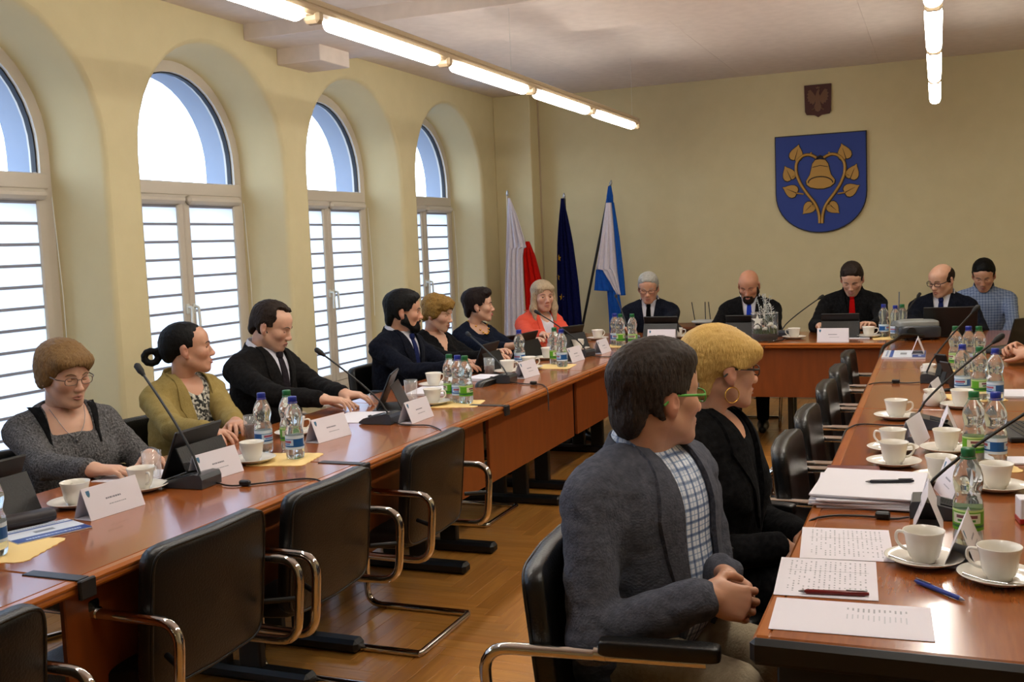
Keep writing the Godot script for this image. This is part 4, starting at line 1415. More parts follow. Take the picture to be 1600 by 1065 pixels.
	part(bx, "dark_print", boxmesh(Vector3(0.04, 0.02, 0.0006), 0.0001), mat(Color(0.25, 0.2, 0.28), 0.6), Vector3(-0.005, 0.04, 0.0278))
	# spectacle case
	var ec := thing("spectacle_case", "grey spectacle case beside the brochure at the left edge", "case", Vector3(-2.345, TOP + 0.021, -2.13), -0.42)
	part(ec, "lid", cushion(0.058, 0.036, 0.155, 0.6, 0.28), mat(Color(0.17, 0.15, 0.16), 0.55))
	part(ec, "seam", cushion(0.0595, 0.003, 0.157, 0.6, 0.28), M.black)
	# drinking glasses
	var gp := []
	for p in [[0, 0.0], [0.026, 0.0], [0.028, 0.004], [0.033, 0.095], [0.0322, 0.0955], [0.0314, 0.095], [0.0265, 0.008], [0, 0.007]]:
		gp.append(Vector2(p[0], p[1]))
	var gt := [[-2.402, -2.705, "clear drinking glass behind the first microphone", 0.02], [-2.511, -3.403, "glass of amber tea left of the bottles before the dark suit", 0.06], [-2.356, -4.462, "clear glass before the bearded man's papers", 0.03], [-2.347, -5.40, "glass of amber tea beside the third microphone", 0.05]]
	for g in gt:
		var t := thing("drinking_glass", g[2], "glass", Vector3(g[0], TOP + 0.0004, g[1]), 0.0, "drinking glasses")
		part(t, "tumbler", lathed(gp, 24), M.thin_glass)
		if g[3] > 0.04:
			part(t, "tea", lathed([Vector2(0, 0.0078), Vector2(0.0262, 0.0082), Vector2(0.0262 + 0.0049 * g[3] / 0.095, g[3]), Vector2(0, g[3])], 20), M.tea)
	# white jugs beside the cups
	for j in [[-0.022, -4.56, 0.6, "squat white milk jug beside the cup of the middle bottle trio"], [-0.04, -5.42, 2.4, "small white milk jug behind the farthest right-hand microphone"]]:
		var t := thing("milk_jug", j[3], "jug", Vector3(j[0], TOP + 0.0005, j[1]), j[2], "white milk jugs")
		var jp := []
		for p in [[0, 0.002], [0.026, 0.0], [0.030, 0.004], [0.037, 0.022], [0.036, 0.042], [0.029, 0.058], [0.031, 0.068], [0.0295, 0.0685], [0.027, 0.058], [0.034, 0.040], [0.034, 0.022], [0.02, 0.006], [0, 0.006]]:
			jp.append(Vector2(p[0], p[1]))
		part(t, "bowl", lathed(jp, 24), M.china)
		part(t, "handle", tubed(rounded([Vector3(0.030, 0.056, 0), Vector3(0.054, 0.052, 0), Vector3(0.050, 0.024, 0), Vector3(0.036, 0.018, 0)], 0.014, 4), 0.0034, 7), M.china)
		part(t, "spout", tubed([Vector3(-0.024, 0.060, 0), Vector3(-0.036, 0.0665, 0), Vector3(-0.042, 0.069, 0)], [0.012, 0.007, 0.002], 8), M.china)
	# two dark phones propped against small stands
	for q in [[0.062, -5.02, 2.2, "dark phone on a stand left of the middle bottle trio"], [0.035, -5.33, 2.5, "dark phone on a stand beside the farthest right-hand microphone"]]:
		var t := thing("phone_stand", q[3], "phone", Vector3(q[0], TOP + 0.0005, q[1]), q[2], "phones on stands")
		part(t, "phone", boxmesh(Vector3(0.066, 0.135, 0.008), 0.003), M.black, Vector3(0, 0.068, -0.018), Basis(Vector3.RIGHT, -0.42))
		part(t, "stand", boxmesh(Vector3(0.03, 0.09, 0.004), 0.001), M.black_matt, Vector3(0, 0.042, -0.058), Basis(Vector3.RIGHT, 0.35))
		part(t, "foot", boxmesh(Vector3(0.05, 0.006, 0.085), 0.002), M.black_matt, Vector3(0, 0.003, -0.03))
	build_head_table_things()

func ring_points(r: float, y: float, n: int) -> Array:
	var o := []
	for i in n:
		o.append(Vector3(r * cos(TAU * i / n), y, r * sin(TAU * i / n)))
	return o

func build_head_table_things() -> void:
	# flower vase
	var v := thing("flower_vase", "glass cylinder vase with moss, white flowers and silvery sprigs", "vase", Vector3(-1.10, TOP + 0.0005, -7.29))
	part(v, "glass", lathed([Vector2(0, 0.001), Vector2(0.086, 0.001), Vector2(0.09, 0.005), Vector2(0.09, 0.19)], 32), M.vase_glass)
	part(v, "glass_rim", tubed(ring_points(0.09, 0.19, 32), 0.0016, 6, true), M.china)
	part(v, "soil", lathed([Vector2(0, 0.008), Vector2(0.084, 0.008), Vector2(0.085, 0.05), Vector2(0, 0.055)], 24), mat(Color(0.05, 0.04, 0.03), 0.9))
	var rng := RandomNumberGenerator.new()
	rng.seed = 4
	var moss := tool()
	for i in 260:
		var a := rng.randf() * TAU
		var r := sqrt(rng.randf()) * 0.078
		var p := Vector3(cos(a) * r, 0.05, sin(a) * r)
		tube(moss, [p, p + Vector3(rng.randf_range(-0.014, 0.014), rng.randf_range(0.012, 0.045), rng.randf_range(-0.014, 0.014))], [0.004, 0.0008], 4)
	var mo := part(v, "moss", done(moss), mat(Color(0.20, 0.30, 0.10), 0.9))
	mo.set_meta("kind", "stuff")
	var white := mat(Color(0.86, 0.86, 0.82), 0.7)
	for f in [[-0.045, 0.088, 0.045, 0.026], [0.012, 0.080, 0.062, 0.021], [0.045, 0.105, 0.035, 0.027], [-0.02, 0.13, 0.02, 0.024], [0.062, 0.085, -0.01, 0.022]]:
		var st := tool()
		for k in 11:
			var a := k * 2.4
			var rr: float = f[3] * (0.25 + 0.06 * k)
			var c := Vector3(cos(a) * rr * 0.6, f[3] * (0.5 - 0.05 * k), sin(a) * rr * 0.6)
			lathe(st, [Vector2(0, -f[3] * 0.35), Vector2(f[3] * 0.33, -f[3] * 0.15), Vector2(f[3] * 0.40, f[3] * 0.15), Vector2(f[3] * 0.2, f[3] * 0.42), Vector2(0, f[3] * 0.40)], 8, c, Basis(Vector3(-sin(a), 0, cos(a)), -0.5), 10 + k)
		part(v, "flower", done(st), white, Vector3(f[0], f[1], f[2]))
	var star := PackedVector2Array()
	for i in 10:
		star.append(Vector2.from_angle(PI / 2 + TAU * i / 10) * (0.042 if i % 2 == 0 else 0.016))
	part(v, "star_ornament", prismed(star, 0.0, 0.006), white, Vector3(-0.035, 0.145, 0.085))
	var sil := mat(Color(0.72, 0.74, 0.74), 0.4, 0.3)
	for k in 13:
		var a := rng.randf_range(-0.5, 0.5)
		var x := rng.randf_range(-0.02, 0.075)
		var z := rng.randf_range(-0.04, 0.05)
		var h := rng.randf_range(0.24, 0.33)
		var st := tool()
		var top := Vector3(x + a * 0.10 - 0.01, h, z)
		tube(st, [Vector3(x, 0.05, z), top], 0.0018, 5)
		for j in 10:
			var p := Vector3(x, 0.05, z).lerp(top, 0.35 + 0.065 * j)
			var q := p + Vector3(rng.randf_range(-0.022, 0.022), rng.randf_range(0.004, 0.02), rng.randf_range(-0.02, 0.02))
			tube(st, [p, p.lerp(q, 0.6), q], [0.0015, 0.0055, 0.001], 5, false, 0.4)
		part(v, "sprig", done(st), sil if k % 3 else white)
	var gm := tool()
	for k in 16:
		var x := rng.randf_range(0.0, 0.07)
		var z := rng.randf_range(-0.05, 0.05)
		var p := Vector3(x, 0.12 + rng.randf() * 0.05, z)
		var q := p + Vector3(rng.randf_range(-0.03, 0.03), rng.randf_range(0.02, 0.05), rng.randf_range(-0.03, 0.03))
		tube(gm, [p, p.lerp(q, 0.5), q], [0.002, 0.009, 0.001], 6, false, 0.3)
	part(v, "leaves", done(gm), mat(Color(0.16, 0.24, 0.14), 0.6))
	# laptops on the head table, seen from behind their lids
	for l in [[0.06, -7.58, PI + 0.1, "black laptop before the balding man in glasses"], [0.36, -6.62, PI + 0.9, "black laptop farthest along the right-hand table"], [0.30, -3.98, PI / 2 + 0.2, "open laptop with grey keys at the right edge of the picture"]]:
		var t := thing("laptop", l[3], "laptop", Vector3(l[0], TOP + 0.0005, l[1]), l[2], "black laptops")
		part(t, "keyboard_base", boxmesh(Vector3(0.33, 0.018, 0.23), 0.004), M.black, Vector3(0, 0.009, 0))
		var ks := tool()
		for r in 5:
			for c in 12:
				cbox(ks, Vector3(-0.132 + c * 0.024, 0.0192, -0.06 + r * 0.022), Vector3(0.019, 0.003, 0.018), 0.0008)
		part(t, "keys", done(ks), M.mic_grey)
		if l[1] < -4.5:
			part(t, "screen_lid", boxmesh(Vector3(0.33, 0.20, 0.009), 0.003), M.black, Vector3(0, 0.108, -0.142), Basis(Vector3.RIGHT, -0.30))
	# projector with its cables
	var p := thing("projector", "grey and black projector on the corner table beside the water bottles", "projector", Vector3(-0.13, TOP + 0.0005, -7.36), 0.25)
	part(p, "housing", cushion(0.27, 0.085, 0.22, 0.3, 0.25), M.mic_grey, Vector3(0, 0.052, 0))
	part(p, "top_shell", cushion(0.26, 0.06, 0.20, 0.4, 0.35), mat(Color(0.52, 0.53, 0.52), 0.4), Vector3(0, 0.098, -0.01))
	part(p, "lens", tubed([Vector3(-0.06, 0.06, 0.10), Vector3(-0.06, 0.06, 0.125)], 0.028, 20), M.black)
	part(p, "foot", tubed([Vector3(0.08, 0.0, 0.07), Vector3(0.08, 0.02, 0.07)], 0.012, 10), M.black)
	part(p, "foot", tubed([Vector3(-0.08, 0.0, 0.07), Vector3(-0.08, 0.02, 0.07)], 0.012, 10), M.black)
	part(p, "antenna", tubed([Vector3(-0.10, 0.10, -0.06), Vector3(-0.095, 0.31, -0.06)], 0.0045, 8), M.steel)
	var cb := thing("cable_bundle", "thick black cables looping from the projector over the table's aisle edge", "cable", Vector3(-0.20, TOP, -7.2))
	for k in 4:
		var o := k * 0.018
		part(cb, "cable", tubed(rounded([Vector3(0.06 + o, 0.03, -0.06), Vector3(-0.02, 0.035 + o * 0.4, 0.1), Vector3(-0.07 + o * 0.5, 0.03 + o * 0.3, 0.36), Vector3(-0.112, 0.018 + o * 0.3, 0.62 + o), Vector3(-0.122, -0.10, 0.78 + o), Vector3(-0.12, -0.62, 0.75 + o)], 0.1, 6), 0.0085, 7), M.black)
	# sideboard with the router, behind the head table
	var sb := thing("sideboard", "low brown wooden sideboard at the back wall between two seated men", "sideboard", Vector3(-1.96, 0, -9.28))
	part(sb, "carcass", boxmesh(Vector3(0.56, 0.66, 0.40), 0.004), M.furniture, Vector3(0, 0.33, 0))
	part(sb, "top", boxmesh(Vector3(0.60, 0.028, 0.44), 0.006), M.furniture, Vector3(0, 0.676, 0.01))
	for s in [-1.0, 1.0]:
		var d := part(sb, "door", boxmesh(Vector3(0.265, 0.58, 0.018), 0.003), M.furniture, Vector3(s * 0.135, 0.34, 0.208))
		part(d, "knob", tubed([Vector3(-s * 0.10, 0.1, 0.009), Vector3(-s * 0.10, 0.1, 0.03)], 0.01, 10), M.steel)
	var ro := thing("router", "white wireless router with three upright antennas on the sideboard", "router", Vector3(-1.93, 0.6905, -9.24))
	part(ro, "housing", cushion(0.20, 0.032, 0.14, 0.7, 0.5), mat(Color(0.80, 0.80, 0.78), 0.4), Vector3(0, 0.030, 0))
	part(ro, "foot", cushion(0.13, 0.02, 0.09, 0.6, 0.5), M.black, Vector3(0, 0.008, 0.012))
	for a in [[-0.085, -0.10], [0.01, 0.0], [0.055, -0.06]]:
		part(ro, "antenna", tubed([Vector3(a[0], 0.035, -0.05), Vector3(a[0] + a[1] * 0.25, 0.20, -0.05)], 0.0042, 8), M.mic_grey)

# ------------------------------------------------------------------ flags
func drape(rows: Array, seed_: int, folds := 5.0, amp := 0.018) -> ArrayMesh:
	# hanging cloth; rows of [height, left, right, thickness]
	var st := tool()
	st.set_smooth_group(1)
	var nu := 36
	var nr := 40
	var f := func(u: float, v: float, back: float) -> Vector3:
		var s := v * (rows.size() - 1)
		var i := mini(int(s), rows.size() - 2)
		var t := s - i
		var a: Array = rows[i]
		var b: Array = rows[i + 1]
		var y: float = lerpf(a[0], b[0], t)
		var x0: float = lerpf(a[1], b[1], t)
		var x1: float = lerpf(a[2], b[2], t)
		var th: float = lerpf(a[3], b[3], t)
		var e := pow(maxf(0.0, 1.0 - pow(2.0 * u - 1.0, 4.0)), 0.5)
		var w := sin(u * folds * TAU + seed_ + v * 1.5) + 0.5 * sin(u * folds * 2.3 * TAU + seed_ * 2.0 - v * 2.0)
		return Vector3(lerpf(x0, x1, u), y, back * th * e + w * amp * minf(1.0, v * 3.0 + 0.15) * minf(1.0, (x1 - x0) * 8.0))
	for i in nu:
		for j in nr:
			for back in [1.0, -1.0]:
				var a: Vector3 = f.call(float(i) / nu, float(j) / nr, back)
				var b: Vector3 = f.call(float(i + 1) / nu, float(j) / nr, back)
				var c: Vector3 = f.call(float(i + 1) / nu, float(j + 1) / nr, back)
				var d: Vector3 = f.call(float(i) / nu, float(j + 1) / nr, back)
				if back > 0:
					st.add_vertex(a); st.add_vertex(b); st.add_vertex(c); st.add_vertex(a); st.add_vertex(c); st.add_vertex(d)
				else:
					st.add_vertex(a); st.add_vertex(c); st.add_vertex(b); st.add_vertex(a); st.add_vertex(d); st.add_vertex(c)
	return done(st)

func flag_pole(t: Node3D, foot: Vector3, top: Vector3, m: Material) -> void:
	part(t, "pole", tubed([foot, top], 0.012, 10), m)
	part(t, "finial", tubed([top, top + (top - foot).normalized() * 0.02, top + (top - foot).normalized() * 0.05], [0.010, 0.014, 0.004], 10), M.steel)
	part(t, "stand", lathed([Vector2(0, 0), Vector2(0.16, 0), Vector2(0.16, 0.02), Vector2(0.05, 0.05), Vector2(0.03, 0.14), Vector2(0, 0.14)], 24), M.black, Vector3(foot.x, 0, foot.z))

func build_flags() -> void:
	var white := cloth(Color(0.80, 0.77, 0.80), 0.04, 40, 0.4)
	var red := cloth(Color(0.70, 0.07, 0.04), 0.05, 40, 0.4)
	var navy := cloth(Color(0.03, 0.045, 0.22), 0.08, 40, 0.4)
	var blue := cloth(Color(0.10, 0.30, 0.62), 0.05, 40, 0.4)
	# red and white flag: pole top near the corner
	var a := thing("flag", "white and red flag hanging on its pole in the corner by the windows", "flag", Vector3(-3.50, 0, -8.75))
	flag_pole(a, Vector3(-0.09, 0, 0), Vector3(-0.055, 1.90, 0), M.lamp_body)
	part(a, "white_cloth", drape([[1.88, -0.06, -0.045, 0.012], [1.72, -0.075, 0.02, 0.02], [1.50, -0.09, 0.085, 0.03], [1.44, -0.095, 0.10, 0.03], [1.43, -0.095, 0.075, 0.03], [1.36, -0.10, 0.06, 0.03], [1.0, -0.13, 0.055, 0.03], [0.45, -0.16, 0.07, 0.03]], 1, 4.0, 0.012), white, Vector3(0.02, 0, 0.02))
	part(a, "red_cloth", drape([[1.49, 0.085, 0.115, 0.02], [1.44, 0.068, 0.135, 0.028], [1.36, 0.05, 0.165, 0.03], [1.15, 0.045, 0.215, 0.03], [0.9, 0.05, 0.24, 0.03], [0.5, 0.06, 0.23, 0.03]], 3, 3.0, 0.012), red, Vector3(0.02, 0, 0.0))
	# blue flag with yellow stars
	var b := thing("flag", "dark blue flag with yellow stars hanging between two other flags", "flag", Vector3(-3.05, 0, -8.95))
	flag_pole(b, Vector3(-0.02, 0, -0.03), Vector3(-0.05, 1.86, -0.03), M.black)
	part(b, "blue_cloth", drape([[1.86, -0.065, -0.04, 0.012], [1.70, -0.085, -0.01, 0.022], [1.45, -0.11, 0.03, 0.03], [1.1, -0.13, 0.07, 0.035], [0.8, -0.135, 0.09, 0.035], [0.4, -0.13, 0.105, 0.035]], 5, 4.0, 0.02), navy, Vector3(0, 0, 0.02))
	var star := PackedVector2Array()
	for i in 10:
		star.append(Vector2.from_angle(PI / 2 + TAU * i / 10) * (0.032 if i % 2 == 0 else 0.013))
	var sm := prismed(star, 0.0, 0.003)
	var ym := mat(Color(0.72, 0.55, 0.06), 0.7)
	for s in [[-0.09, 1.33, 0.062, -0.5], [-0.075, 0.98, 0.066, -0.4], [-0.105, 1.16, 0.060, -0.7]]:
		part(b, "star", sm, ym, Vector3(s[0], s[1], s[2] - 0.004), Basis(Vector3.UP, s[3]))
	# blue and white town flag on a leaning black pole
	var c := thing("flag", "blue and white flag hanging from a leaning black pole beside the grey-haired man", "flag", Vector3(-2.75, 0, -9.0))
	flag_pole(c, Vector3(-0.40, 0, 0), Vector3(0.075, 1.95, 0), M.black)
	part(c, "top_blue_cloth", drape([[1.945, 0.062, 0.09, 0.012], [1.86, 0.045, 0.105, 0.018], [1.80, 0.038, 0.105, 0.02]], 2, 3.0, 0.008), blue, Vector3(0, 0, 0.02))
	part(c, "white_cloth", drape([[1.80, 0.038, 0.085, 0.02], [1.5, -0.02, 0.105, 0.03], [1.22, -0.075, 0.12, 0.035], [1.21, -0.02, 0.12, 0.035], [1.10, 0.05, 0.135, 0.03], [0.99, 0.11, 0.15, 0.02]], 4, 3.0, 0.01), white, Vector3(0, 0, 0.02))
	part(c, "side_blue_cloth", drape([[1.80, 0.085, 0.105, 0.016], [1.5, 0.105, 0.145, 0.022], [1.2, 0.12, 0.172, 0.026], [0.98, 0.14, 0.185, 0.026]], 6, 2.0, 0.008), blue, Vector3(0, 0, 0.005))
	part(c, "lower_blue_cloth", drape([[1.215, -0.078, 0.02, 0.03], [1.03, -0.10, 0.085, 0.03], [1.02, 0.02, 0.13, 0.03], [0.8, 0.03, 0.16, 0.03], [0.55, 0.03, 0.14, 0.03]], 8, 3.0, 0.01), blue, Vector3(0, 0, 0.012))

# ------------------------------------------------------------------ people: smooth fields meshed as surface nets
class Sdf:
	var n := 0
	var kind := PackedInt32Array()
	var a := PackedVector3Array()
	var d := PackedVector3Array()
	var il := PackedFloat32Array()
	var ra := PackedFloat32Array()
	var rd := PackedFloat32Array()
	var kk := PackedFloat32Array()
	var rot: Array[Basis] = []
	var ir := PackedVector3Array()
	var cuts := []
	var ecuts := []
	var wob := 0.0
	var rag := 0.0
	var cut_at := 1 << 30      # pieces from here on are joined after the cuts
	var nz: FastNoiseLite
	var nsc := Vector3.ONE
	var box := AABB()
	var all := PackedInt32Array()

	func put(k: int, p: Vector3, q: Vector3, r0: float, r1: float, s: float, b: Basis, inv: Vector3, reach: Vector3) -> void:
		kind.append(k); a.append(p); d.append(q - p)
		il.append(1.0 / maxf((q - p).length_squared(), 1e-9))
		ra.append(r0); rd.append(r1 - r0); kk.append(s); rot.append(b); ir.append(inv)
		var bb := AABB(p - reach, reach * 2.0)
		bb = bb.merge(AABB(q - reach, reach * 2.0))
		box = bb if n == 0 else box.merge(bb)
		all.append(n)
		n += 1

	func cap(p: Vector3, q: Vector3, r0: float, r1: float, s := 0.02) -> void:
		var r := maxf(r0, r1)
		put(0, p, q, r0, r1, s, Basis(), Vector3.ONE, Vector3(r, r, r))

	func ell(c: Vector3, r: Vector3, s := 0.02, b := Basis()) -> void:
		var m := maxf(r.x, maxf(r.y, r.z))
		var reach := r if b == Basis() else Vector3(m, m, m)
		put(1, c, c, 0.0, 0.0, s, b.transposed(), Vector3(1.0 / r.x, 1.0 / r.y, 1.0 / r.z), reach)

	func pair(c: Vector3, r: Vector3, s := 0.02) -> void:
		ell(c, r, s)
		ell(Vector3(-c.x, c.y, c.z), r, s)

	func cap2(p: Vector3, q: Vector3, r0: float, r1: float, s := 0.02) -> void:
		cap(p, q, r0, r1, s)
		cap(Vector3(-p.x, p.y, p.z), Vector3(-q.x, q.y, q.z), r0, r1, s)

	func cut(planes: Array) -> void:
		cuts.append(planes)

	func ecut(c: Vector3, r: Vector3) -> void:
		ecuts.append([c, Vector3(1.0 / r.x, 1.0 / r.y, 1.0 / r.z)])

	func carve(p: Vector3, w: float, jag: float) -> float:
		var v := w
		for c in cuts:
			var m := -9.0
			for pl: Plane in c:
				m = maxf(m, pl.distance_to(p))
			v = maxf(v, jag - m)
		for c in ecuts:
			var q: Vector3 = (p - c[0]) * c[1]
			var k0 := q.length()
			var k1 := (q * (c[1] as Vector3)).length()
			v = maxf(v, jag - (k0 * (k0 - 1.0) / maxf(k1, 1e-6)))
		return v

	func val(p: Vector3, L: PackedInt32Array) -> float:
		var v := 9.0
		var jag := 0.0
		if wob > 0.0:
			jag = wob * nz.get_noise_3dv(p * nsc)
		var carved := false
		for i in L:
			if i >= cut_at and not carved:
				carved = true
				v = carve(p, v, jag * rag)
			var e: float
			if kind[i] == 0:
				var pa := p - a[i]
				var t := clampf(pa.dot(d[i]) * il[i], 0.0, 1.0)
				e = (pa - d[i] * t).length() - ra[i] - rd[i] * t
			else:
				var q := (rot[i] * (p - a[i])) * ir[i]
				var k0 := q.length()
				var k1 := (q * ir[i]).length()
				e = k0 * (k0 - 1.0) / maxf(k1, 1e-6)
			var k := kk[i]
			var h := k - absf(v - e)
			v = minf(v, e)
			if h > 0.0:
				v -= h * h * 0.25 / k
		v += jag
		if not carved:
			v = carve(p, v, jag * rag)
		return v

	func cast(x: float, y: float, z0 := 0.6) -> float:
		# height of the front surface above the plane z = 0 at (x, y)
		var z := z0
		for i in 48:
			var v := val(Vector3(x, y, z), all)
			if v < 0.0007:
				break
			z -= v
			if z < -0.3:
				break
		return z

func accum() -> Dictionary:
	return {"v": PackedVector3Array(), "n": PackedVector3Array(), "c": PackedColorArray(), "i": PackedInt32Array()}

func net(f: Sdf, h: float, xf: Transform3D, acc: Dictionary, col = null) -> void:
	var bb := f.box.grow(h * 2.5)
	var o := bb.position
	var bx := int(ceil(bb.size.x / h / 4.0))
	var by := int(ceil(bb.size.y / h / 4.0))
	var bz := int(ceil(bb.size.z / h / 4.0))
	var nx := bx * 4 + 1
	var ny := by * 4 + 1
	var nz := bz * 4 + 1
	var sy := nx
	var sz := nx * ny
	var vals := PackedFloat32Array()
	vals.resize(nx * ny * nz)
	vals.fill(1e9)
	var cell := PackedInt32Array()
	cell.resize(nx * ny * nz)
	cell.fill(-1)
	var R := h * 4.0 * 0.87
	var surf := PackedInt32Array()
	var V: PackedVector3Array = acc.v
	var C: PackedColorArray = acc.c
	var base := V.size()
	var offs := [0, 1, sy, sy + 1, sz, sz + 1, sz + sy, sz + sy + 1]
	var act := PackedInt32Array()
	for kz in bz:
		for ky in by:
			for kx in bx:
				var c := o + Vector3(kx * 4 + 2, ky * 4 + 2, kz * 4 + 2) * h
				var vc := f.val(c, f.all)
				if absf(vc) > R * 1.25 + 0.006:
					continue
				# keep only the pieces that can matter here
				var L := PackedInt32Array()
				for i in f.n:
					var e: float
					if f.kind[i] == 0:
						var pa := c - f.a[i]
						var t := clampf(pa.dot(f.d[i]) * f.il[i], 0.0, 1.0)
						e = (pa - f.d[i] * t).length() - f.ra[i] - f.rd[i] * t
					else:
						var q := (f.rot[i] * (c - f.a[i])) * f.ir[i]
						var k0 := q.length()
						e = k0 * (k0 - 1.0) / maxf((q * f.ir[i]).length(), 1e-6)
					if e < R * 1.6 + f.kk[i] + 0.01:
						L.append(i)
				if L.is_empty():
					continue
				for z in range(kz * 4, kz * 4 + 5):
					for y in range(ky * 4, ky * 4 + 5):
						var row := z * sz + y * sy
						for x in range(kx * 4, kx * 4 + 5):
							if vals[row + x] > 1e8:
								vals[row + x] = f.val(o + Vector3(x, y, z) * h, L)
				act.append(kx); act.append(ky); act.append(kz)
	for b in range(0, act.size(), 3):
		for z in range(act[b + 2] * 4, act[b + 2] * 4 + 4):
			for y in range(act[b + 1] * 4, act[b + 1] * 4 + 4):
				for x in range(act[b] * 4, act[b] * 4 + 4):
					var id := z * sz + y * sy + x
					var v0 := vals[id]
					var v1 := vals[id + 1]
					var v2 := vals[id + sy]
					var v3 := vals[id + sy + 1]
					var v4 := vals[id + sz]
					var v5 := vals[id + sz + 1]
					var v6 := vals[id + sz + sy]
					var v7 := vals[id + sz + sy + 1]
					var inside := int(v0 < 0) + int(v1 < 0) + int(v2 < 0) + int(v3 < 0) + int(v4 < 0) + int(v5 < 0) + int(v6 < 0) + int(v7 < 0)
					if inside == 0 or inside == 8:
						continue
					var m := Vector3.ZERO
					var cnt := 0
					if (v0 < 0) != (v1 < 0): m += Vector3(v0 / (v0 - v1), 0, 0); cnt += 1
					if (v2 < 0) != (v3 < 0): m += Vector3(v2 / (v2 - v3), 1, 0); cnt += 1
					if (v4 < 0) != (v5 < 0): m += Vector3(v4 / (v4 - v5), 0, 1); cnt += 1
					if (v6 < 0) != (v7 < 0): m += Vector3(v6 / (v6 - v7), 1, 1); cnt += 1
					if (v0 < 0) != (v2 < 0): m += Vector3(0, v0 / (v0 - v2), 0); cnt += 1
					if (v1 < 0) != (v3 < 0): m += Vector3(1, v1 / (v1 - v3), 0); cnt += 1
					if (v4 < 0) != (v6 < 0): m += Vector3(0, v4 / (v4 - v6), 1); cnt += 1
					if (v5 < 0) != (v7 < 0): m += Vector3(1, v5 / (v5 - v7), 1); cnt += 1
					if (v0 < 0) != (v4 < 0): m += Vector3(0, 0, v0 / (v0 - v4)); cnt += 1
					if (v1 < 0) != (v5 < 0): m += Vector3(1, 0, v1 / (v1 - v5)); cnt += 1
					if (v2 < 0) != (v6 < 0): m += Vector3(0, 1, v2 / (v2 - v6)); cnt += 1
					if (v3 < 0) != (v7 < 0): m += Vector3(1, 1, v3 / (v3 - v7)); cnt += 1
					var p := o + (Vector3(x, y, z) + m / cnt) * h
					cell[id] = V.size()
					surf.append(id)
					V.append(xf * p)
					if col != null:
						C.append(col.call(p))
	var I: PackedInt32Array = acc.i
	for id in surf:
		var in0 := vals[id] < 0
		# edges leaving the lowest corner of this cell along x, y, z
		for ax in 3:
			var step: int = [1, sy, sz][ax]
			var e1: int = [sy, sz, 1][ax]
			var e2: int = [sz, 1, sy][ax]
			var other := vals[id + step] < 0
			if in0 == other or id - e1 - e2 < 0:
				continue
			var q0 := cell[id - e1 - e2]
			var q1 := cell[id - e2]
			var q2 := cell[id]
			var q3 := cell[id - e1]
			if q0 < 0 or q1 < 0 or q3 < 0:
				continue
			if in0:
				I.append(q0); I.append(q3); I.append(q2); I.append(q0); I.append(q2); I.append(q1)
			else:
				I.append(q0); I.append(q1); I.append(q2); I.append(q0); I.append(q2); I.append(q3)
	acc.v = V
	acc.c = C
	acc.i = I

func net_mesh(acc: Dictionary) -> ArrayMesh:
	var V: PackedVector3Array = acc.v
	var I: PackedInt32Array = acc.i
	var N := PackedVector3Array()
	N.resize(V.size())
	for t in range(0, I.size(), 3):
		var a := V[I[t]]
		var m := (V[I[t + 2]] - a).cross(V[I[t + 1]] - a)
		N[I[t]] += m
		N[I[t + 1]] += m
		N[I[t + 2]] += m
	for i in N.size():
		N[i] = N[i].normalized()
	var arr := []
	arr.resize(Mesh.ARRAY_MAX)
	arr[Mesh.ARRAY_VERTEX] = V
	arr[Mesh.ARRAY_NORMAL] = N
	arr[Mesh.ARRAY_INDEX] = I
	if acc.c.size() == V.size():
		arr[Mesh.ARRAY_COLOR] = acc.c
	var me := ArrayMesh.new()
	me.add_surface_from_arrays(Mesh.PRIMITIVE_TRIANGLES, arr)
	return me

func netted(f: Sdf, h: float, xf := Transform3D()) -> ArrayMesh:
	var acc := accum()
	net(f, h, xf, acc)
	return net_mesh(acc)

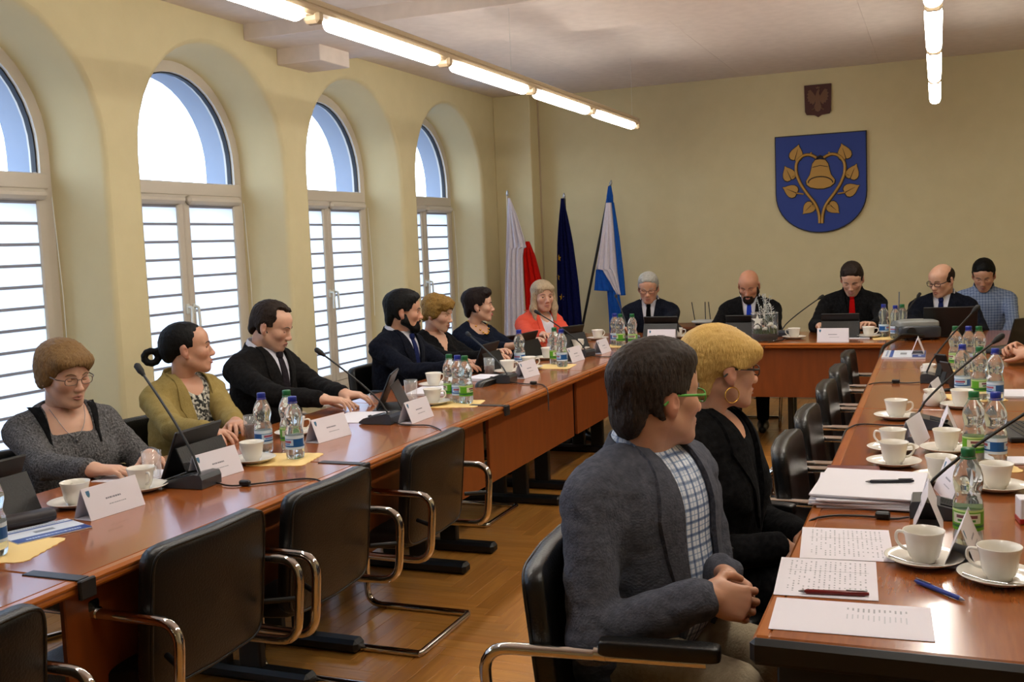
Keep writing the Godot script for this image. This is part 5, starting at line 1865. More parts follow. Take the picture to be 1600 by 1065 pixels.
# head: face looks along +z, origin midway between crown and chin
func head_field(c: Dictionary, neck_to: Vector3) -> Sdf:
	var f := Sdf.new()
	var w: float = c.get("face_w", 1.0)
	var fem: bool = c.get("female", false)
	f.ell(Vector3(0, 0.040, -0.015), Vector3(0.076, 0.086, 0.097), 0.03)
	f.ell(Vector3(0, 0.048, 0.034), Vector3(0.061, 0.050, 0.054), 0.03)
	f.ell(Vector3(0, -0.030, 0.030), Vector3(0.059 * w, 0.082, 0.060), 0.03)
	f.pair(Vector3(0.037 * w, -0.020, 0.054), Vector3(0.027, 0.026, 0.028), 0.02)
	var jr := 0.016 if fem else 0.020
	f.cap2(Vector3(0.050 * w, -0.052, -0.004), Vector3(0.020, -0.098, 0.062), jr, jr * 0.9, 0.03)
	f.ell(Vector3(0, -0.101, 0.070), Vector3(0.024, 0.018, 0.018), 0.02)
	f.ell(Vector3(0, -0.066, 0.074), Vector3(0.028, 0.024, 0.020), 0.015)
	for s in [-1.0, 1.0]:
		f.cap(Vector3(0, -0.0615, 0.0935), Vector3(s * 0.021, -0.0655, 0.083), 0.0052, 0.003, 0.004)
		f.cap(Vector3(0, -0.0735, 0.0915), Vector3(s * 0.018, -0.069, 0.083), 0.0062, 0.003, 0.004)
		f.ell(Vector3(s * 0.0115, -0.0375, 0.0985), Vector3(0.0075, 0.0075, 0.010), 0.006)
		f.cap(Vector3(s * 0.013, 0.0235, 0.0835), Vector3(s * 0.044, 0.026, 0.067), 0.0085 if not fem else 0.006, 0.008, 0.014)
		f.ecut(Vector3(s * 0.0315, 0.003, 0.0895), Vector3(0.0165, 0.0095, 0.0125))
		# ears
		f.ell(Vector3(s * 0.0805, -0.004, -0.014), Vector3(0.0085, 0.032, 0.0195), 0.008, Basis(Vector3.UP, s * 0.35) * Basis(Vector3.RIGHT, -0.15))
		f.ell(Vector3(s * 0.076, -0.032, -0.006), Vector3(0.008, 0.012, 0.010), 0.008)
		f.ecut(Vector3(s * 0.0915, -0.002, -0.006), Vector3(0.0075, 0.016, 0.0095))
	var nl: float = c.get("nose", 1.0)
	f.cap(Vector3(0, 0.014, 0.083), Vector3(0, -0.028, 0.083 + 0.022 * nl), 0.0075, 0.0095, 0.012)
	f.ell(Vector3(0, -0.033, 0.081 + 0.022 * nl), Vector3(0.0112, 0.0092, 0.0110), 0.008)
	var nr: float = c.get("neck_r", 0.046 if fem else 0.054)
	f.cap(Vector3(0, -0.055, -0.030), neck_to, nr, nr * 1.08, 0.03)
	if c.has("double_chin"):
		f.ell(Vector3(0, -0.098, 0.028), Vector3(0.038, 0.022, 0.042), 0.03)
	return f

func face_color(c: Dictionary) -> Callable:
	var skin: Color = c.get("skin", Color(0.50, 0.26, 0.165))
	var stub: float = c.get("stubble", 0.0)
	var nz := FastNoiseLite.new()
	nz.seed = 8
	nz.frequency = 28.0
	return func(p: Vector3) -> Color:
		var k := skin
		var s := 1.0 + 0.10 * nz.get_noise_3dv(p)
		k = Color(k.r * s, k.g * s, k.b * s)
		# ruddier cheeks, nose and ears
		var red := 0.0
		red += 0.35 * exp(-(Vector2(absf(p.x) - 0.042, p.y + 0.028).length_squared()) / 0.0006) * float(p.z > 0.03)
		red += 0.35 * exp(-(p - Vector3(0, -0.034, 0.104)).length_squared() / 0.0002)
		red += 0.4 * float(absf(p.x) > 0.076 and p.z < 0.02 and p.y < 0.04)
		k = k.lerp(Color(0.48, 0.17, 0.115), clampf(red, 0.0, 0.6))
		if stub > 0.0 and p.y < -0.045 and p.y > -0.125 and p.z > -0.01:
			k = k.lerp(Color(0.14, 0.10, 0.08), stub * clampf((-0.045 - p.y) * 40.0, 0.0, 1.0))
		return k

func beard_field() -> Sdf:
	var f := Sdf.new()
	f.cap2(Vector3(0.060, -0.020, 0.006), Vector3(0.056, -0.055, 0.006), 0.013, 0.018, 0.02)
	f.cap2(Vector3(0.052, -0.058, 0.004), Vector3(0.021, -0.103, 0.064), 0.022, 0.022, 0.03)
	f.ell(Vector3(0, -0.106, 0.073), Vector3(0.030, 0.026, 0.025), 0.03)
	f.ell(Vector3(0, -0.085, 0.075), Vector3(0.030, 0.020, 0.020), 0.02)
	f.cap2(Vector3(0.0, -0.0545, 0.0965), Vector3(0.026, -0.064, 0.083), 0.006, 0.006, 0.01)
	f.cap2(Vector3(0.027, -0.064, 0.082), Vector3(0.026, -0.092, 0.076), 0.008, 0.012, 0.015)
	f.ecut(Vector3(0, -0.068, 0.100), Vector3(0.021, 0.0075, 0.020))
	f.wob = 0.002
	f.nz = FastNoiseLite.new()
	f.nz.frequency = 90.0
	return f

func hair_field(style: String) -> Sdf:
	var f := Sdf.new()
	f.nz = FastNoiseLite.new()
	f.nz.frequency = 40.0
	f.nz.fractal_octaves = 3
	f.nsc = Vector3(2.0, 0.40, 2.0)
	f.wob = 0.005
	f.rag = 1.8
	var nape := Plane(Vector3(0, 1, -0.55).normalized(), -0.034)      # keep what lies above
	match style:
		"short", "short_full", "receding", "white_short":
			f.ell(Vector3(0, 0.047, -0.020), Vector3(0.083, 0.089, 0.102), 0.02)
			f.ell(Vector3(0, 0.085, 0.0), Vector3(0.068, 0.052 if style != "short_full" else 0.062, 0.080), 0.03)
			f.pair(Vector3(0.066, 0.005, -0.020), Vector3(0.018, 0.050, 0.040), 0.02)
			f.ell(Vector3(0, -0.02, -0.085), Vector3(0.060, 0.055, 0.030), 0.03)
			if style == "receding":
				f.ecut(Vector3(0, -0.005, 0.10), Vector3(0.078, 0.130, 0.072))
				f.ecut(Vector3(0.05, 0.09, 0.07), Vector3(0.032, 0.05, 0.05))
				f.ecut(Vector3(-0.05, 0.09, 0.07), Vector3(0.032, 0.05, 0.05))
			else:
				f.ecut(Vector3(0, -0.012, 0.095), Vector3(0.082, 0.105, 0.068))
			f.cut([Plane(Vector3(0, 1, -0.50).normalized(), -0.030)])
			for e in [-1.0, 1.0]:
				f.ecut(Vector3(e * 0.086, -0.014, -0.012), Vector3(0.026, 0.036, 0.024))
			f.cut([Plane(Vector3(0, 0, -1), -0.008), Plane(Vector3(0, 1, 0), 0.010)])
		"sides":
			f.ell(Vector3(0, 0.030, -0.022), Vector3(0.081, 0.082, 0.102), 0.02)
			f.ecut(Vector3(0, 0.10, 0.015), Vector3(0.070, 0.075, 0.105))
			f.ecut(Vector3(0, 0.0, 0.10), Vector3(0.10, 0.14, 0.085))
			f.cut([Plane(Vector3(0, 1, -0.50).normalized(), -0.030)])
			f.wob = 0.002
		"bob":
			f.wob = 0.004
			f.ell(Vector3(0, 0.058, -0.020), Vector3(0.096, 0.092, 0.112), 0.03)
			f.pair(Vector3(0.072, 0.012, -0.022), Vector3(0.026, 0.060, 0.050), 0.03)
			f.ell(Vector3(0, 0.072, 0.058), Vector3(0.078, 0.042, 0.046), 0.03)
			f.ell(Vector3(0, -0.03, -0.075), Vector3(0.070, 0.065, 0.040), 0.03)
			f.ecut(Vector3(-0.014, -0.040, 0.098), Vector3(0.088, 0.104, 0.078))
			f.cut([Plane(Vector3(0, 1, -0.35).normalized(), -0.040)])
		"ponytail":
			f.wob = 0.003
			f.ell(Vector3(0, 0.045, -0.020), Vector3(0.082, 0.089, 0.103), 0.02)
			f.ell(Vector3(0, 0.0, -0.085), Vector3(0.060, 0.060, 0.040), 0.03)
			f.ecut(Vector3(0, -0.014, 0.102), Vector3(0.090, 0.110, 0.074))
			f.cut([Plane(Vector3(0, 1, -0.50).normalized(), -0.026)])
			for e in [-1.0, 1.0]:
				f.ecut(Vector3(e * 0.086, -0.014, -0.012), Vector3(0.026, 0.036, 0.024))
			f.cut([Plane(Vector3(0, 0, -1), -0.008), Plane(Vector3(0, 1, 0), 0.010)])
		"curly":
			f.wob = 0.009
			f.nz.frequency = 22.0
			f.nsc = Vector3.ONE
			f.ell(Vector3(0, 0.055, -0.018), Vector3(0.096, 0.092, 0.110), 0.03)
			f.ell(Vector3(0, 0.085, 0.050), Vector3(0.082, 0.045, 0.050), 0.03)
			f.pair(Vector3(0.074, 0.02, -0.005), Vector3(0.024, 0.055, 0.05), 0.03)
			f.ell(Vector3(0, -0.03, -0.07), Vector3(0.070, 0.055, 0.040), 0.03)
			f.ecut(Vector3(0, -0.040, 0.10), Vector3(0.064, 0.095, 0.072))
			f.cut([Plane(Vector3(0, 1, -0.2).normalized(), -0.045)])
		"pixie":
			f.wob = 0.006
			f.ell(Vector3(0, 0.055, -0.022), Vector3(0.088, 0.092, 0.108), 0.02)
			f.ell(Vector3(0, 0.105, 0.040), Vector3(0.066, 0.042, 0.058), 0.03)
			f.pair(Vector3(0.066, 0.01, -0.02), Vector3(0.020, 0.055, 0.045), 0.02)
			f.ell(Vector3(0, -0.03, -0.078), Vector3(0.060, 0.060, 0.032), 0.03)
			f.ecut(Vector3(0, -0.020, 0.100), Vector3(0.074, 0.108, 0.070))
			f.cut([Plane(Vector3(0, 1, -0.5).normalized(), -0.050)])
			for e in [-1.0, 1.0]:
				f.ecut(Vector3(e * 0.086, -0.014, -0.012), Vector3(0.026, 0.036, 0.024))
			f.cut([Plane(Vector3(0, 0, -1), -0.008), Plane(Vector3(0, 1, 0), 0.010)])
		"long":
			f.wob = 0.003
			f.ell(Vector3(0, 0.052, -0.018), Vector3(0.090, 0.090, 0.108), 0.03)
			f.ell(Vector3(0, 0.070, 0.052), Vector3(0.072, 0.040, 0.040), 0.03)
			f.cap2(Vector3(0.078, 0.01, 0.010), Vector3(0.088, -0.10, 0.020), 0.022, 0.026, 0.03)
			f.cap2(Vector3(0.088, -0.09, 0.020), Vector3(0.080, -0.20, 0.050), 0.026, 0.014, 0.03)
			f.ell(Vector3(0, -0.06, -0.065), Vector3(0.080, 0.120, 0.045), 0.03)
			f.ecut(Vector3(0, -0.045, 0.10), Vector3(0.062, 0.110, 0.072))
		"thick":
			f.wob = 0.004
			f.ell(Vector3(0, 0.050, -0.022), Vector3(0.087, 0.093, 0.107), 0.02)
			f.ell(Vector3(0, 0.092, 0.012), Vector3(0.070, 0.050, 0.082), 0.03)
			f.pair(Vector3(0.068, 0.005, -0.018), Vector3(0.019, 0.055, 0.045), 0.02)
			f.ell(Vector3(0, -0.035, -0.082), Vector3(0.064, 0.066, 0.032), 0.03)
			f.ecut(Vector3(0, -0.012, 0.100), Vector3(0.086, 0.108, 0.070))
			f.cut([Plane(Vector3(0, 1, -0.62).normalized(), -0.044)])
			for e in [-1.0, 1.0]:
				f.ecut(Vector3(e * 0.086, -0.014, -0.012), Vector3(0.026, 0.036, 0.024))
			f.cut([Plane(Vector3(0, 0, -1), -0.008), Plane(Vector3(0, 1, 0), 0.010)])
		"updo":
			f.wob = 0.0025
			f.nsc = Vector3(1.2, 1.2, 0.5)
			f.ell(Vector3(0, 0.058, -0.024), Vector3(0.094, 0.092, 0.112), 0.03)
			f.ell(Vector3(0, 0.010, -0.085), Vector3(0.062, 0.060, 0.042), 0.03)
			f.ell(Vector3(-0.03, 0.060, 0.060), Vector3(0.066, 0.040, 0.042), 0.03)
			f.cap2(Vector3(0.060, 0.060, 0.060), Vector3(0.078, 0.010, 0.010), 0.024, 0.016, 0.03)
			f.ell(Vector3(0, -0.045, -0.070), Vector3(0.050, 0.050, 0.030), 0.03)
			f.ecut(Vector3(0, -0.030, 0.105), Vector3(0.070, 0.100, 0.072))
			f.cut([Plane(Vector3(0, 1, -0.75).normalized(), -0.026)])
			for e in [-1.0, 1.0]:
				f.ecut(Vector3(e * 0.086, -0.014, -0.012), Vector3(0.026, 0.036, 0.024))
			f.cut([Plane(Vector3(0, 0, -1), -0.008), Plane(Vector3(0, 1, 0), 0.010)])
	return f

func hand_field(side: float, curl: Array, spread: float, thumb: float, fore: Vector3) -> Sdf:
	# wrist at the origin, fingers along +z, back of the hand up (+y); side = where the thumb lies on x
	var f := Sdf.new()
	f.cap(fore * 0.05, Vector3(0, 0, 0.004), 0.026, 0.023, 0.02)
	f.cap(Vector3.ZERO, Vector3(0, 0, 0.02), 0.023, 0.022, 0.02)
	f.ell(Vector3(0, -0.002, 0.050), Vector3(0.040, 0.0145, 0.050), 0.015)
	f.ell(Vector3(side * 0.022, -0.010, 0.030), Vector3(0.018, 0.014, 0.030), 0.015)
	var xs := [0.029, 0.0095, -0.010, -0.028]
	var ln := [0.070, 0.078, 0.072, 0.057]
	var rr := [0.0088, 0.0090, 0.0085, 0.0076]
	for i in 4:
		var p := Vector3(side * xs[i], 0.0, [0.088, 0.092, 0.088, 0.080][i])
		f.cap(Vector3(side * xs[i] * 0.6, 0, 0.04), p, 0.010, 0.0105, 0.012)
		var ang := 0.0
		var yaw: float = side * xs[i] * spread * 6.0
		for k in 3:
			ang += curl[i] * [0.75, 1.0, 0.7][k]
			var dir := Vector3(sin(yaw) * cos(ang), -sin(ang), cos(yaw) * cos(ang))
			var q: Vector3 = p + dir * float(ln[i]) * [0.45, 0.31, 0.24][k]
			f.cap(p, q, rr[i] * [1.0, 0.93, 0.86][k], rr[i] * [0.93, 0.86, 0.74][k], 0.003)
			p = q
	var tp := Vector3(side * 0.026, -0.008, 0.022)
	var td := Vector3(side * 0.72, -0.30 - thumb * 0.4, 0.62).normalized()
	var q := tp + td * 0.040
	f.cap(tp, q, 0.0125, 0.0108, 0.012)
	td = Vector3(side * (0.45 - thumb * 0.5), -0.25 - thumb * 0.4, 0.85).normalized()
	var q2 := q + td * 0.032
	f.cap(q, q2, 0.0105, 0.0095, 0.004)
	td = Vector3(side * (0.25 - thumb * 0.7), -0.25 - thumb * 0.3, 0.9).normalized()
	f.cap(q2, q2 + td * 0.025, 0.0095, 0.0078, 0.003)
	return f

func ik(s: Vector3, w: Vector3, l1: float, l2: float, pole: Vector3) -> Vector3:
	var dv := w - s
	var dist := minf(dv.length(), (l1 + l2) * 0.995)
	var dir := dv.normalized()
	var x := (l1 * l1 - l2 * l2 + dist * dist) / (2.0 * dist)
	var hgt := sqrt(maxf(0.0, l1 * l1 - x * x))
	var pn := (pole - dir * pole.dot(dir)).normalized()
	return s + dir * x + pn * hgt

func strip(f: Sdf, rows: Array, na: int, off: float, th: float, sub := 4, zmin := -0.1) -> ArrayMesh:
	# cloth band laid on the front of a field; rows of [height, x from, x to]
	var st := tool()
	st.set_smooth_group(1)
	var grid := []
	for r in rows.size() - 1:
		for k in sub + (1 if r == rows.size() - 2 else 0):
			var t := float(k) / sub
			var a: Array = rows[r]
			var b: Array = rows[r + 1]
			var line := []
			for i in na + 1:
				var u := float(i) / na
				var x := lerpf(lerpf(a[1], a[2], u), lerpf(b[1], b[2], u), t)
				var y := lerpf(a[0], b[0], t)
				line.append(Vector3(x, y, maxf(f.cast(x, y), zmin)))
			grid.append(line)
	var front := func(j: int, i: int) -> Vector3:
		return grid[j][i] + Vector3(0, 0, off if i > 0 and i < na and j > 0 and j < grid.size() - 1 else off - 0.0012)
	var back := func(j: int, i: int) -> Vector3:
		return grid[j][i] + Vector3(0, 0, off - th)
	for j in grid.size() - 1:
		for i in na:
			st.set_smooth_group(1)
			# rows run downwards: orientation follows the sign of the width
			var a: Vector3 = front.call(j, i)
			var b: Vector3 = front.call(j, i + 1)
			var c: Vector3 = front.call(j + 1, i + 1)
			var d: Vector3 = front.call(j + 1, i)
			var flip: bool = (c - a).cross(b - a).z < 0
			if flip:
				st.add_vertex(a); st.add_vertex(c); st.add_vertex(b); st.add_vertex(a); st.add_vertex(d); st.add_vertex(c)
			else:
				st.add_vertex(a); st.add_vertex(b); st.add_vertex(c); st.add_vertex(a); st.add_vertex(c); st.add_vertex(d)
		for i in [0, na]:
			st.set_smooth_group(-1)
			var a: Vector3 = front.call(j, i)
			var b: Vector3 = front.call(j + 1, i)
			var mid: Vector3 = grid[j][na / 2]
			poly(st, [a, b, back.call(j + 1, i), back.call(j, i)], Vector3(mid.x, a.y, a.z))
	return done(st)

func ring_band(c: Vector3, b: Basis, r0: float, r1: float, y0: float, y1: float, th: float, gap: float, dip := 0.0, seg := 28, sx := 1.0) -> ArrayMesh:
	# collar-like band round the y axis of b, open by gap radians at the front (+z)
	var st := tool()
	st.set_smooth_group(1)
	var P := func(t: float, k: int, o: float) -> Vector3:
		var a := gap / 2 + (TAU - gap) * t
		var fr := pow(absf(cos(a / 2)), 6.0)
		var r := (r0 if k == 0 else r1) + o
		var y := (y0 if k == 0 else y1) - dip * fr
		return c + b * Vector3(sin(a) * r * sx, y, cos(a) * r)
	for i in seg:
		var t0 := float(i) / seg
		var t1 := float(i + 1) / seg
		for o in [0.0, th]:
			var a: Vector3 = P.call(t0, 0, o)
			var bb: Vector3 = P.call(t0, 1, o)
			var cc: Vector3 = P.call(t1, 1, o)
			var dd: Vector3 = P.call(t1, 0, o)
			var m := c + b * Vector3(0, (y0 + y1) / 2, 0)
			var n := (cc - a).cross(bb - a)
			var outw: bool = n.dot((a + cc) / 2 - m) > 0
			if outw == (o > 0):
				st.add_vertex(a); st.add_vertex(bb); st.add_vertex(cc); st.add_vertex(a); st.add_vertex(cc); st.add_vertex(dd)
			else:
				st.add_vertex(a); st.add_vertex(cc); st.add_vertex(bb); st.add_vertex(a); st.add_vertex(dd); st.add_vertex(cc)
		for k in 2:
			var e0: Vector3 = P.call(t0, k, 0.0)
			var e1: Vector3 = P.call(t0, k, th)
			var e2: Vector3 = P.call(t1, k, th)
			var e3: Vector3 = P.call(t1, k, 0.0)
			poly(st, [e0, e1, e2, e3], c + b * Vector3(0, (y0 + y1) / 2, 0))
			st.set_smooth_group(1)
	return done(st)

func look(dir: Vector3, roll := 0.0) -> Basis:
	var z := dir.normalized()
	var x := Vector3.UP.cross(z).normalized()
	var y := z.cross(x)
	return Basis(x, y, z) * Basis(Vector3(0, 0, 1), roll)

func torso(f: Sdf, J: Dictionary, c: Dictionary, g: float) -> void:
	var H: Vector3 = J.H
	var S: Vector3 = J.S
	var w: float = c.get("w", 1.0)
	var dp: float = c.get("depth", 1.0)
	var sw: float = J.sw
	var up := (S - H).normalized()
	var xx := Vector3.RIGHT
	var b := Basis(xx, up, xx.cross(up))
	var L := (S - H).length()
	f.ell(H.lerp(S, 0.70) + b.z * 0.014, Vector3(sw * 0.97 + g, L * 0.42 + g, 0.112 * dp + g), 0.06, b)
	f.cap(S - xx * sw * 0.80 + Vector3(0, -0.045, -0.008), S + xx * sw * 0.80 + Vector3(0, -0.045, -0.008), 0.052 + g, 0.052 + g, 0.05)
	for s in [-1.0, 1.0]:
		f.cap(J.N + Vector3(s * 0.025, -0.034, -0.016), S + Vector3(s * sw * 0.78, -0.036, -0.012), 0.044 + g, 0.042 + g, 0.03)
	f.ell(H.lerp(S, 0.34), Vector3(0.150 * w + g, L * 0.46 + g, 0.112 * dp + g), 0.06, b)
	f.ell(H + Vector3(0, -0.01, -0.01), Vector3(0.172 * w + g, 0.125 + g, 0.130 + g), 0.06)
	var belly: float = c.get("belly", 0.0)
	if belly > 0:
		f.ell(H.lerp(S, 0.33) + b.z * (0.05 + belly * 0.5), Vector3(0.125 * w + g, 0.15 + g, 0.075 + belly * 0.5 + g), 0.06, b)
	var bust: float = c.get("bust", 0.0)
	if bust > 0:
		for s in [-1.0, 1.0]:
			f.ell(H.lerp(S, 0.58) + b.z * (0.075 + bust * 0.3) + xx * s * 0.078, Vector3(0.076 + g, 0.078 + g, 0.055 + bust * 0.4 + g), 0.04, b)

func arm(f: Sdf, J: Dictionary, s: int, g: float, thick: float, upto := 1.0) -> void:
	var sh: Vector3 = J.sh[s]
	var el: Vector3 = J.el[s]
	var wr: Vector3 = J.wr[s]
	f.cap(sh, el, 0.050 * thick + g, 0.043 * thick + g, 0.035)
	f.cap(el, el.lerp(wr, upto), 0.043 * thick + g, 0.034 * thick + g, 0.018)

func person(c: Dictionary) -> Node3D:
	var head: Vector3 = c.head
	var bd: Vector3 = Vector3(c.body.x, 0, c.body.y).normalized()
	var lean: float = c.get("lean", 0.12)
	var basep := Vector3(head.x, 0, head.z) - bd * lean
	var t := thing("person", c.label, "person", basep, facing(bd))
	var inv := t.transform.affine_inverse()
	var ib := inv.basis
	var hc: Vector3 = inv * head
	var hb := look(ib * (c.face as Vector3), c.get("roll", 0.0))
	var hs: float = c.get("hs", 1.0)
	var fem: bool = c.get("female", false)
	var det: float = c.get("cell", 0.0055)
	var nt := hc + hb * Vector3(0, -0.060, -0.025) * hs
	var N := nt + Vector3(0, -0.056, -0.028)
	N.x *= 0.5
	var S := N + Vector3(0, -0.040 + c.get("shrug", 0.0), -0.004)
	S.x *= 0.3
	var H := Vector3(0, 0.505, 0)
	var sw: float = c.get("sw", 0.150 if fem else 0.172)
	var J := {"H": H, "S": S, "N": N, "sw": sw, "sh": [], "el": [], "wr": []}
	var wrs: Array = c.wrists                       # world positions: left, right
	var poles: Array = c.get("poles", [Vector3(0.7, -1.0, -0.35), Vector3(-0.7, -1.0, -0.35)])
	for s in 2:
		var sg := 1.0 if s == 0 else -1.0
		var sh := S + Vector3(sg * sw, -0.056, -0.005)
		var wr: Vector3 = inv * (wrs[s] as Vector3)
		var reach := 0.29 + 0.255
		if (wr - sh).length() > reach * 0.98:
			wr = sh + (wr - sh).normalized() * reach * 0.98
		J.sh.append(sh)
		J.wr.append(wr)
		J.el.append(ik(sh, wr, 0.29, 0.255, poles[s]))
	# ---- skin: head, neck, chest, hands, one mesh
	var acc := accum()
	var hx := Transform3D(hb * Basis.from_scale(Vector3(0.96, c.get("tall", 0.91), 0.97) * hs), hc)
	var hinv := hx.affine_inverse()
	var hf := head_field(c, hinv * (N + Vector3(0, -0.03, 0.0)))
	net(hf, det, hx, acc, face_color(c))
	var skin: Color = c.get("skin", Color(0.50, 0.26, 0.165))
	var plain := func(_p: Vector3) -> Color: return skin
	var core := Sdf.new()
	torso(core, J, c, 0.0)
	net(core, 0.016, Transform3D(), acc, plain)
	for s in 2:
		var fa := Sdf.new()
		fa.cap(J.sh[s].lerp(J.el[s], 0.5), J.el[s], 0.036, 0.034, 0.02)
		fa.cap(J.el[s], J.wr[s], 0.034, 0.024, 0.02)
		net(fa, 0.012, Transform3D(), acc, plain)
	var hands: Array = c.get("hands", [{}, {}])
	for s in 2:
		var hd: Dictionary = hands[s]
		if hd.get("skip", false):
			continue
		var dir: Vector3 = ib * (hd.get("dir", t.basis * (J.wr[s] - J.el[s])) as Vector3)
		var upv: Vector3 = ib * (hd.get("up", Vector3.UP) as Vector3)
		var z := dir.normalized()
		var x := upv.cross(z).normalized()
		var side := (-1.0 if s == 0 else 1.0)
		var cu: Array = hd.get("curl", [0.35, 0.38, 0.42, 0.46])
		net(hand_field(side, cu, hd.get("spread", 0.8), hd.get("thumb", 0.3), Basis(x, z.cross(x), z).transposed() * (J.el[s] - J.wr[s]).normalized()), maxf(det * 0.72, 0.0034), Transform3D(Basis(x, z.cross(x), z), J.wr[s]), acc, plain)
	part(t, "body", net_mesh(acc), M.skin)
	# ---- eyes, lids, brows and lips
	var lidm := mat(Color(skin.r * 0.92, skin.g * 0.86, skin.b * 0.84).linear_to_srgb(), 0.5)
	var brm := mat((c.get("brow", Color(0.05, 0.033, 0.025)) as Color).linear_to_srgb(), 0.8)
	var lipm := mat((c.get("lip", Color(0.40, 0.15, 0.115)) as Color).linear_to_srgb(), 0.4)
	var lid: float = c.get("lid", 0.35)
	for s in [-1.0, 1.0]:
		var e := SphereMesh.new()
		e.radius = 0.0122
		e.height = 0.0244
		e.radial_segments = 16
		e.rings = 8
		var ec := Vector3(s * 0.0315, 0.003, 0.0705)
		var ey := part(t, "eye", e, M.eye_white, hx * ec, hx.basis)
		part(ey, "iris", lathed([Vector2(0.0058, 0.0), Vector2(0.0055, 0.0016), Vector2(0.003, 0.0022), Vector2(0, 0.0024)], 12), c.get("iris", M.iris), Basis(Vector3.RIGHT, lid * 0.5) * Vector3(0, 0, 0.0103), Basis(Vector3.RIGHT, PI / 2 + lid * 0.5))
		# upper and lower lid: shells round the eyeball down to the lid line
		for up in [1.0, -1.0]:
			var edge: float = (0.0062 - lid * 0.0125) if up > 0 else -0.0062
			var lm := tool()
			lm.set_smooth_group(1)
			var el0 := asin(clampf(edge / 0.0131, -1.0, 1.0))
			var el1: float = up * 1.35
			for i in 10:
				for j in 5:
					var q := []
					for k in [[0, 0], [0, 1], [1, 1], [1, 0]]:
						var az: float = -1.45 + 2.9 * (i + k[0]) / 10.0
						var el: float = lerpf(el0 * (1.0 - pow(absf(az) / 1.45, 2.0) * (0.8 if up < 0 else 0.35)), el1, (j + k[1]) / 5.0)
						q.append(Vector3(sin(az) * cos(el), sin(el), cos(az) * cos(el)) * 0.0132)
					if up > 0:
						lm.add_vertex(q[0]); lm.add_vertex(q[1]); lm.add_vertex(q[2]); lm.add_vertex(q[0]); lm.add_vertex(q[2]); lm.add_vertex(q[3])
					else:
						lm.add_vertex(q[0]); lm.add_vertex(q[2]); lm.add_vertex(q[1]); lm.add_vertex(q[0]); lm.add_vertex(q[3]); lm.add_vertex(q[2])
			var ld := part(t, "eyelid", done(lm), lidm, hx * ec, hx.basis)
			if up > 0:
				var lash := []
				for i in 7:
					var az := -1.2 + 2.4 * i / 6.0
					var el := el0 * (1.0 - pow(absf(az) / 1.45, 2.0) * 0.35)
					lash.append(Vector3(sin(az) * cos(el), sin(el), cos(az) * cos(el)) * 0.0136)
				part(ld, "lashes", tubed(lash, [0.0004, 0.0011, 0.0013, 0.0013, 0.0013, 0.0011, 0.0004], 6), brm)
		var bp := []
		for q in [[0.013, 0.0225], [0.022, 0.0275], [0.032, 0.0295], [0.041, 0.0270], [0.049, 0.0200]]:
			bp.append(Vector3(s * q[0], q[1], hf.cast(s * q[0], q[1], 0.2) + 0.0005))
		part(t, "eyebrow", tubed(bp, [0.0020, 0.0031, 0.0030, 0.0024, 0.0008], 6, false, 0.8), brm, hc, hx.basis)
	for up in [1.0, -1.0]:
		var lp := []
		for q in ([[-0.023, -0.0672], [-0.013, -0.0640], [-0.005, -0.0618], [0.0, -0.0628], [0.005, -0.0618], [0.013, -0.0640], [0.023, -0.0672]] if up > 0 else [[-0.022, -0.0685], [-0.013, -0.0725], [-0.005, -0.0745], [0.0, -0.0748], [0.005, -0.0745], [0.013, -0.0725], [0.022, -0.0685]]):
			lp.append(Vector3(q[0], q[1], hf.cast(q[0], q[1], 0.2) - 0.0012))
		part(t, "lip", tubed(lp, [0.0008, 0.0032, 0.0042, 0.0040, 0.0042, 0.0032, 0.0008], 8), lipm, hc, hx.basis)
	# ---- hair
	if c.has("hair"):
		part(t, "hair", netted(hair_field(c.hair), maxf(det, 0.0045)), c.hair_mat, hc, hx.basis)
	if c.has("beard"):
		part(t, "beard", netted(beard_field(), maxf(det, 0.0045)), c.beard, hc, hx.basis)
	if c.get("hair", "") == "ponytail":
		var pt := Sdf.new()
		pt.cap(Vector3(0, 0.010, -0.105), Vector3(0, 0.004, -0.135), 0.022, 0.016, 0.01)
		for k in 10:
			var a0 := TAU * k / 10
			var a1 := TAU * (k + 1) / 10
			pt.cap(Vector3(0, -0.022 + 0.030 * cos(a0), -0.160 + 0.030 * sin(a0)), Vector3(0, -0.022 + 0.030 * cos(a1), -0.160 + 0.030 * sin(a1)), 0.015, 0.015, 0.004)
		part(t, "tied_hair", netted(pt, 0.0045), c.hair_mat, hc, hx.basis)
	if c.has("glasses"):
		var gm: Material = c.glasses
		var gt: float = c.get("glass_r", 0.0016)
		var gl := Node3D.new()
		gl.name = "glasses"
		t.add_child(gl, true)
		gl.transform = Transform3D(hx.basis, hc)
		for s in [-1.0, 1.0]:
			var rim := []
			for k in 20:
				var a := TAU * k / 20
				rim.append(Vector3(s * 0.033 + 0.0245 * signf(cos(a)) * pow(absf(cos(a)), 0.7), 0.001 + 0.0155 * signf(sin(a)) * pow(absf(sin(a)), 0.7), 0.0985 - 0.006 * absf(s * 0.033 + 0.0245 * cos(a)) / 0.05))
			part(gl, "rim", tubed(rim, gt, 6, true), gm)
			part(gl, "temple", tubed(rounded([Vector3(s * 0.058, 0.006, 0.090), Vector3(s * 0.079, 0.008, 0.070), Vector3(s * 0.083, 0.012, -0.006), Vector3(s * 0.084, -0.010, -0.034)], 0.012, 3), gt * 1.25, 6, false, 1.3), gm)
		part(gl, "bridge", tubed([Vector3(-0.0085, 0.005, 0.0975), Vector3(0, 0.008, 0.1005), Vector3(0.0085, 0.005, 0.0975)], gt, 6), gm)
